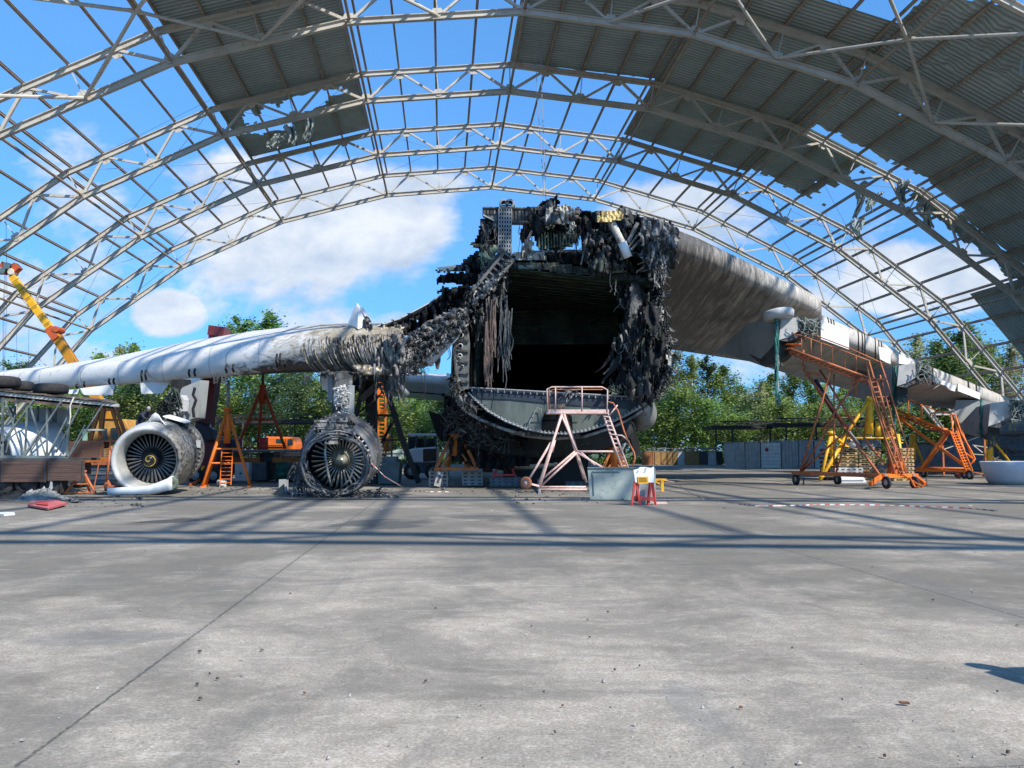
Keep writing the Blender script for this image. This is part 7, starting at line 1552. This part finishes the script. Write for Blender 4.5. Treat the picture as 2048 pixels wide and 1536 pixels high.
# grey scaffold platform and far right structures
fs = thing('yellow_scaffold', 'pale yellow railed work platform under the outermost empty pylon', 'scaffold', GP(1935, 54)); Y = 54
YR = mat('pale_rail', (.5, .4, .2), (.3, .22, .12), 4)
MB().prism([P(1880, 862, Y), P(1970, 862, Y), P(1970, 862, Y) + V((0, 2, 0)), P(1880, 862, Y) + V((0, 2, 0))], (0, 0, .12)).build('deck', WOODD, fs)
for x in (1920, 1941, 1966): MB().beam(P(x, 826, Y), P(x + 1, 861, Y), .06).build('rail_post', YR, fs)
for y in (826, 843): MB().beam(P(1918, y, Y), P(1968, y, Y), .05).build('rail', YR, fs)
MB().beam(P(1968, 835, Y), P(1960, 858, Y), .05).build('rail_brace', YR, fs); MB().beam(P(1975, 842, Y), P(1968, 858, Y), .05).build('rail_brace', YR, fs)
for x in (1884, 1968): MB().beam(P(x, 863, Y), (P(x, 863, Y).x, Y, 0), .1).build('leg', ORUST, fs)
for a, b in (((1884, 900), (1968, 870)), ((1945, 890), (1975, 895)), ((1946, 890), (1965, 905)), ((1944, 908), (1970, 910))): MB().beam(P(*a, Y), P(*b, Y), .05).build('brace', CREAM, fs)
gw = thing('grey_shed', 'long grey shed with rusty beams standing at the far right edge', 'shed', GP(2040, 66)); Y = 66
boxpx(1972, 868, 2200, 940, Y, 6, BLUEG, 'wall', gw); boxpx(1968, 862, 2200, 868, Y - .3, 6.5, mat('shed_rust', (.22, .15, .12), (.16, .12, .1), 2), 'roof_beam', gw); boxpx(1985, 832, 2200, 862, Y + 1, 4, GREY, 'upper_wall', gw)
for a, b in (((1990, 888), (2048, 872)), ((1985, 890), (2060, 905)), ((2012, 895), (2012, 912)), ((2012, 895), (1995, 906)), ((2012, 895), (2034, 906)), ((1995, 910), (2100, 910))): MB().beam(P(*a, Y - .35), P(*b, Y - .35), .12).build('brace', mat('shed_rust', ()), gw)
for x in (2020, 2030): MB().beam(P(x, 830, Y - .2), P(x, 862, Y - .2), .12).build('post', YR, gw)
for y in (836, 846): MB().beam(P(2010, y, Y - .2), P(2100, y, Y - .2), .06).build('rail', YR, gw)
wt = thing('white_tub', 'big pale round-bottomed tub at the right edge of the apron', 'tub', G(2035, 970)); Y = 38.8
a = P(2003, 925, Y); R_ = P(2070, 925, Y).x - a.x
MB().lathe([(0, .01), (0, R_ * .75), (.25, R_ * .84), (.6, R_ * .92), (a.z, R_), (a.z + .03, R_ * .98), (.5, R_ * .9)], (a.x + R_, Y + R_, .0), (0, 0, 1), 48).build('tub_shell', mat('tub_white', (.55, .57, .6), (.5, .52, .54), 1, rough=.4), wt, True)
MB().tube([P(2012, 928, Y + 1.0), P(2016, 950, Y + 1.15), P(2022, 964, Y + 1.3)], .02, 5).build('seam', DGREY, wt)
yf = thing('frame_tangle', 'tangle of pale yellow tube frames beside the pale tub', 'frames', GP(1990, 49)); r = random.Random(9)
for k in range(26): p = P(r.uniform(1968, 2004), r.uniform(918, 950), 49 + r.uniform(0, 1.2)); q_ = p + V((r.uniform(-.8, .8), r.uniform(-.3, .3), r.uniform(-.4, .4))); q_.z = max(.03, q_.z); MB().beam(p, q_, .045).build('tube', YR, yf)
sh = thing('red_cart', 'low red wheeled cart in front of the yellow frames', 'cart', G(1988, 957)); MB().box(P(1988, 951, 49) , (1.0, .6, .12)).build('bed', RED, sh); wheel(P(1983, 954, 48.8), (1, .3, 0), .12, .08, sh); MB().beam(P(1945, 944, 49), P(1982, 950, 49), .05).build('draw_bar', ORUST, sh)
# ---------------------------------------------------------------- litter on the apron
LB = mat('litter_dark', (.06, .05, .045), (.12, .09, .06), 20); LW = mat('litter_pale', (.6, .6, .58)); LBR = mat('litter_rust', (.2, .09, .04), (.12, .06, .03), 9)
lit = [(1811, 1412, 'rust', 26, 'flat rusty strip'), (851, 1367, 'd', 9, ''), (435, 1362, 'd', 9, ''), (394, 1373, 'd', 10, ''), (400, 1402, 'd', 12, ''), (400, 1307, 'd', 13, ''), (524, 1304, 'b', 10, ''), (1125, 1416, 'b', 8, ''), (1216, 1227, 'd', 7, ''), (1230, 1344, 'd', 8, ''), (1111, 1470, 'd', 8, ''), (1279, 1336, 'd', 6, ''), (1481, 1420, 'b', 12, ''), (2015, 1511, 'd', 16, ''), (1770, 1518, 'd', 10, ''), (610, 1391, 'b', 9, ''), (478, 1531, 'd', 8, ''), (1450, 1017, 'blue', 14, ''), (985, 1000, 'w', 9, ''), (763, 1020, 'w', 8, ''), (773, 988, 'd', 12, ''), (1593, 978, 'w', 12, ''), (984, 1022, 'w', 6, ''), (1995, 1388, 'd', 8, ''), (1867, 1203, 'd', 7, ''), (1585, 1300, 'd', 7, ''), (1063, 1256, 'd', 5, ''), (1180, 1278, 'd', 6, ''), (580, 1190, 'd', 6, ''), (700, 1395, 'w', 6, ''), (194, 1381, 'w', 6, ''), (1940, 1012, 'w', 14, ''), (420, 1352, 'd', 6, '')]
for i, (x, y, k, s_, nm) in enumerate(lit):
    p = G(x, y, .012); w_ = s_ * .7 * p.y / F; r = random.Random(i + 50); n = 7
    pts = [p + V((cos(2 * pi * q / n) * w_ * .5 * r.uniform(.6, 1.1), sin(2 * pi * q / n) * w_ * .35 * r.uniform(.5, 1.1), 0)) for q in range(n)]
    m_ = {'d': LB, 'b': LBR, 'w': LW, 'rust': LBR, 'blue': BLUEP}[k]
    if nm: pts = [p + V((-w_ * .5, 0, 0)), p + V((w_ * .45, -.01, 0)), p + V((w_ * .5, .015, 0)), p + V((-w_ * .48, .03, 0))]
    o = MB().prism(pts, (r.uniform(-.005, .005), 0, .012 + .1 * w_ * (k == 'd'))).build('litter_scrap', m_)
    tag(o, {'d': 'tiny dark crumb of burnt debris on the bare apron', 'b': 'thin rust brown sliver of debris on the apron', 'w': 'small pale scrap of litter on the apron', 'rust': 'flat rusty strip lying in the right foreground', 'blue': 'small blue scrap on the apron before the yellow bench'}[k], 'debris', 'debris scattered on the apron')
gv = MB(); r = random.Random(77)
for k in range(1500):
    Y_ = 3.6 + 15 * r.random() ** 1.6; x = r.uniform(-.62, .62) * Y_; s_ = r.uniform(.002, .009) * (1 + 1.5 * (r.random() > .94)); p = V((x, Y_, s_ * .4)); a = r.uniform(0, 6.3)
    gv.add([p + V((cos(a + q * 2.1) * s_ * r.uniform(.6, 1.3), sin(a + q * 2.1) * s_ * r.uniform(.6, 1.3), 0)) for q in range(3)] + [p + V((0, 0, s_ * .8))], [(0, 1, 3), (1, 2, 3), (2, 0, 3)])
tag(gv.build('loose_grit', mat('grit_mix', (.14, .13, .12), (.4, .38, .35), 9), kind='stuff'), 'fine grit and crumbs strewn over the near apron', 'grit')
# ---------------------------------------------------------------- people
SKIN = mat('skin', (.5, .3, .22), rough=.6)
def person(base, label, H, pose, top_m, leg_m, hair_m, rz=0):
    root = thing('person', label, 'person', base); b = V(base); R_ = Matrix.Rotation(rz, 3, 'Z'); s = H / 1.75
    J = pose; me = bpy.data.meshes.new('body'); names = list(J['v'].keys()); idx = {n: i for i, n in enumerate(names)}
    me.from_pydata([tuple(R_ @ V(J['v'][n][:3]) * s) for n in names], [(idx[a], idx[c]) for a, c in J['e']], [])
    o = bpy.data.objects.new('body', me); C.objects.link(o); o.parent = root
    md = o.modifiers.new('skin', 'SKIN'); sk = me.skin_vertices[0].data
    for n in names: rr = J['v'][n][3] * s; sk[idx[n]].radius = (rr, rr)
    sk[idx['pelvis']].use_root = True
    sb_ = o.modifiers.new('sub', 'SUBSURF'); sb_.levels = 2; sb_.render_levels = 2
    me.materials.append(top_m)
    def P_(n): return b + R_ @ V(J['v'][n][:3]) * s
    hd = P_('head'); MB().lathe([(-.115 * s, .02), (-.1 * s, .055 * s), (-.04 * s, .075 * s), (.03 * s, .08 * s), (.09 * s, .065 * s), (.12 * s, .02)], hd, (0, 0, 1), 16, True).build('face', SKIN, root, True)
    MB().lathe([(.0, .088 * s), (.06 * s, .088 * s), (.11 * s, .06 * s), (.135 * s, .01)], hd, (0, 0, 1), 16, True).build('cap', hair_m, root, True)
    MB().box(hd + R_ @ V((0, -.085 * s, .0)), (.02, .03, .03)).build('nose', SKIN, root)
    for sd_ in ('l', 'r'):
        MB().tube([P_('hip' + sd_), P_('knee' + sd_), P_('ankle' + sd_)], .088 * s, 10, .06 * s).build('trouser_leg', leg_m, root, True)
        a = P_('ankle' + sd_); MB().box(a + R_ @ V((0, -.07 * s, -.04 * s)), (.09 * s, .26 * s, .08 * s), rz).build('shoe', DGREY, root)
        w_ = P_('wrist' + sd_); e = P_('elbow' + sd_); d = (w_ - e).normalized(); sx_ = d.cross(V((0, 0, 1))).normalized(); up = sx_.cross(d)
        MB().tube([w_, w_ + d * .08 * s], .04 * s, 8, .035 * s).build('palm', SKIN, root, True)
        for q, L in enumerate((.062, .075, .078, .066)):
            f0 = w_ + d * .08 * s + sx_ * (q - 1.5) * .019 * s; MB().tube([f0, f0 + d * L * .55 * s, f0 + d * L * .9 * s - up * .02 * s], .009 * s, 6, .007 * s).build('finger', SKIN, root, True)
        f0 = w_ + d * .03 * s - sx_ * .035 * s; MB().tube([f0, f0 + d * .04 * s - sx_ * .02 * s, f0 + d * .07 * s - sx_ * .012 * s], .011 * s, 6, .009 * s).build('thumb', SKIN, root, True)
    return root
E_ = [('pelvis', 'waist'), ('waist', 'chest'), ('chest', 'neck'), ('neck', 'head'), ('chest', 'shl'), ('shl', 'elbowl'), ('elbowl', 'wristl'), ('chest', 'shr'), ('shr', 'elbowr'), ('elbowr', 'wristr'), ('pelvis', 'hipl'), ('hipl', 'kneel'), ('kneel', 'anklel'), ('pelvis', 'hipr'), ('hipr', 'kneer'), ('kneer', 'ankler')]
bend = {'v': dict(pelvis=(0, .1, .92, .15), waist=(0, .0, 1.08, .14), chest=(0, -.2, 1.27, .17), neck=(0, -.33, 1.4, .06), head=(0, -.42, 1.5, .075), shl=(-.19, -.22, 1.3, .075), elbowl=(-.24, -.45, 1.1, .05), wristl=(-.14, -.66, 1.05, .033), shr=(.19, -.22, 1.3, .075), elbowr=(.24, -.46, 1.12, .05), wristr=(.12, -.68, 1.1, .033), hipl=(-.1, .08, .9, .1), kneel=(-.11, .02, .5, .065), anklel=(-.11, .1, .08, .045), hipr=(.1, .08, .9, .1), kneer=(.12, .0, .5, .065), ankler=(.13, .12, .08, .045)), 'e': E_}
stand = {'v': dict(pelvis=(0, 0, .95, .15), waist=(0, 0, 1.1, .14), chest=(0, -.02, 1.33, .17), neck=(0, -.02, 1.5, .06), head=(0, -.03, 1.63, .075), shl=(-.2, 0, 1.42, .075), elbowl=(-.32, -.12, 1.22, .05), wristl=(-.16, -.32, 1.4, .033), shr=(.2, 0, 1.42, .075), elbowr=(.32, -.12, 1.22, .05), wristr=(.16, -.32, 1.4, .033), hipl=(-.1, 0, .92, .1), kneel=(-.11, -.03, .5, .065), anklel=(-.12, .02, .08, .045), hipr=(.1, 0, .92, .1), kneer=(.12, -.03, .5, .065), ankler=(.13, .02, .08, .045)), 'e': E_}
pb = P(281, 880, 36.6); person((pb.x, 36.6, P(289, 818, 36.6).z - 1.5), 'worker in a dark blue jacket and grey cap bending over the engine pylon', 1.72, bend, mat('navy_jacket', (.035, .045, .07), (.02, .03, .05), 9, rough=.9, bump=.4), mat('dark_trousers', (.03, .03, .035), rough=.9), mat('grey_cap', (.3, .31, .32), rough=.9), radians(65))
ws_ = thing('work_stand', 'low steel step stand hidden behind the outer engine for the worker', 'stand', (pb.x, 36.6, 0)); zz = P(289, 818, 36.6).z - 1.5; MB().box((pb.x, 36.6, zz - .03), (1.0, .9, .06)).build('deck', GREY, ws_)
for i in (-1, 1):
    for j in (-1, 1): MB().beam((pb.x + i * .45, 36.6 + j * .4, 0), (pb.x + i * .45, 36.6 + j * .4, max(.05, zz - .06)), .05).build('leg', GREY, ws_)
person((4.72, 5.32, 0), 'person in a dark coat standing out of frame, casting the shadow at the right edge', 1.72, stand, mat('dark_coat', (.05, .05, .06), rough=.9), mat('blue_jeans', (.05, .08, .14), rough=.9), mat('dark_hair', (.04, .03, .025)), radians(20))
# hanging cables from the roof down to the wreck
hcab = MB().tube([P(1066, -60, 64), P(1070, 60, 62), P(1075, 200, 60), P(1088, 385, 40)], .02, 4).build('hoist_cable', GREY); tag(hcab, 'thin steel cable dropping from the roof ridge to the wreck, left one', 'cable', 'cables hanging from the roof')
hcab = MB().tube([P(1077, -60, 64), P(1081, 60, 62), P(1084, 200, 60), P(1092, 400, 40)], .02, 4).build('hoist_cable', GREY); tag(hcab, 'thin steel cable dropping from the roof ridge to the wreck, right one', 'cable', 'cables hanging from the roof')
for q in (([(0, 430), (160, 330), (420, 200)], 84), ([(60, 780), (200, 640), (380, 500)], 90), ([(1500, 380), (1700, 480), (1900, 640)], 90), ([(12, 430), (14, 600), (8, 760)], 70), ([(33, 640), (34, 760)], 88), ([(58, 650), (56, 760)], 88), ([(1650, 420), (1680, 560)], 84), ([(1725, 560), (1728, 620)], 88)):
    MB().tube([P(x, y, q[1]) for x, y in q[0]], .016, 4).build('slack_cable', DGREY, None); o = bpy.context.scene.objects[-1] if False else C.objects[-1]
    tag(o, 'thin slack wire strung loose between the roof trusses', 'wire', 'slack wires in the roof')
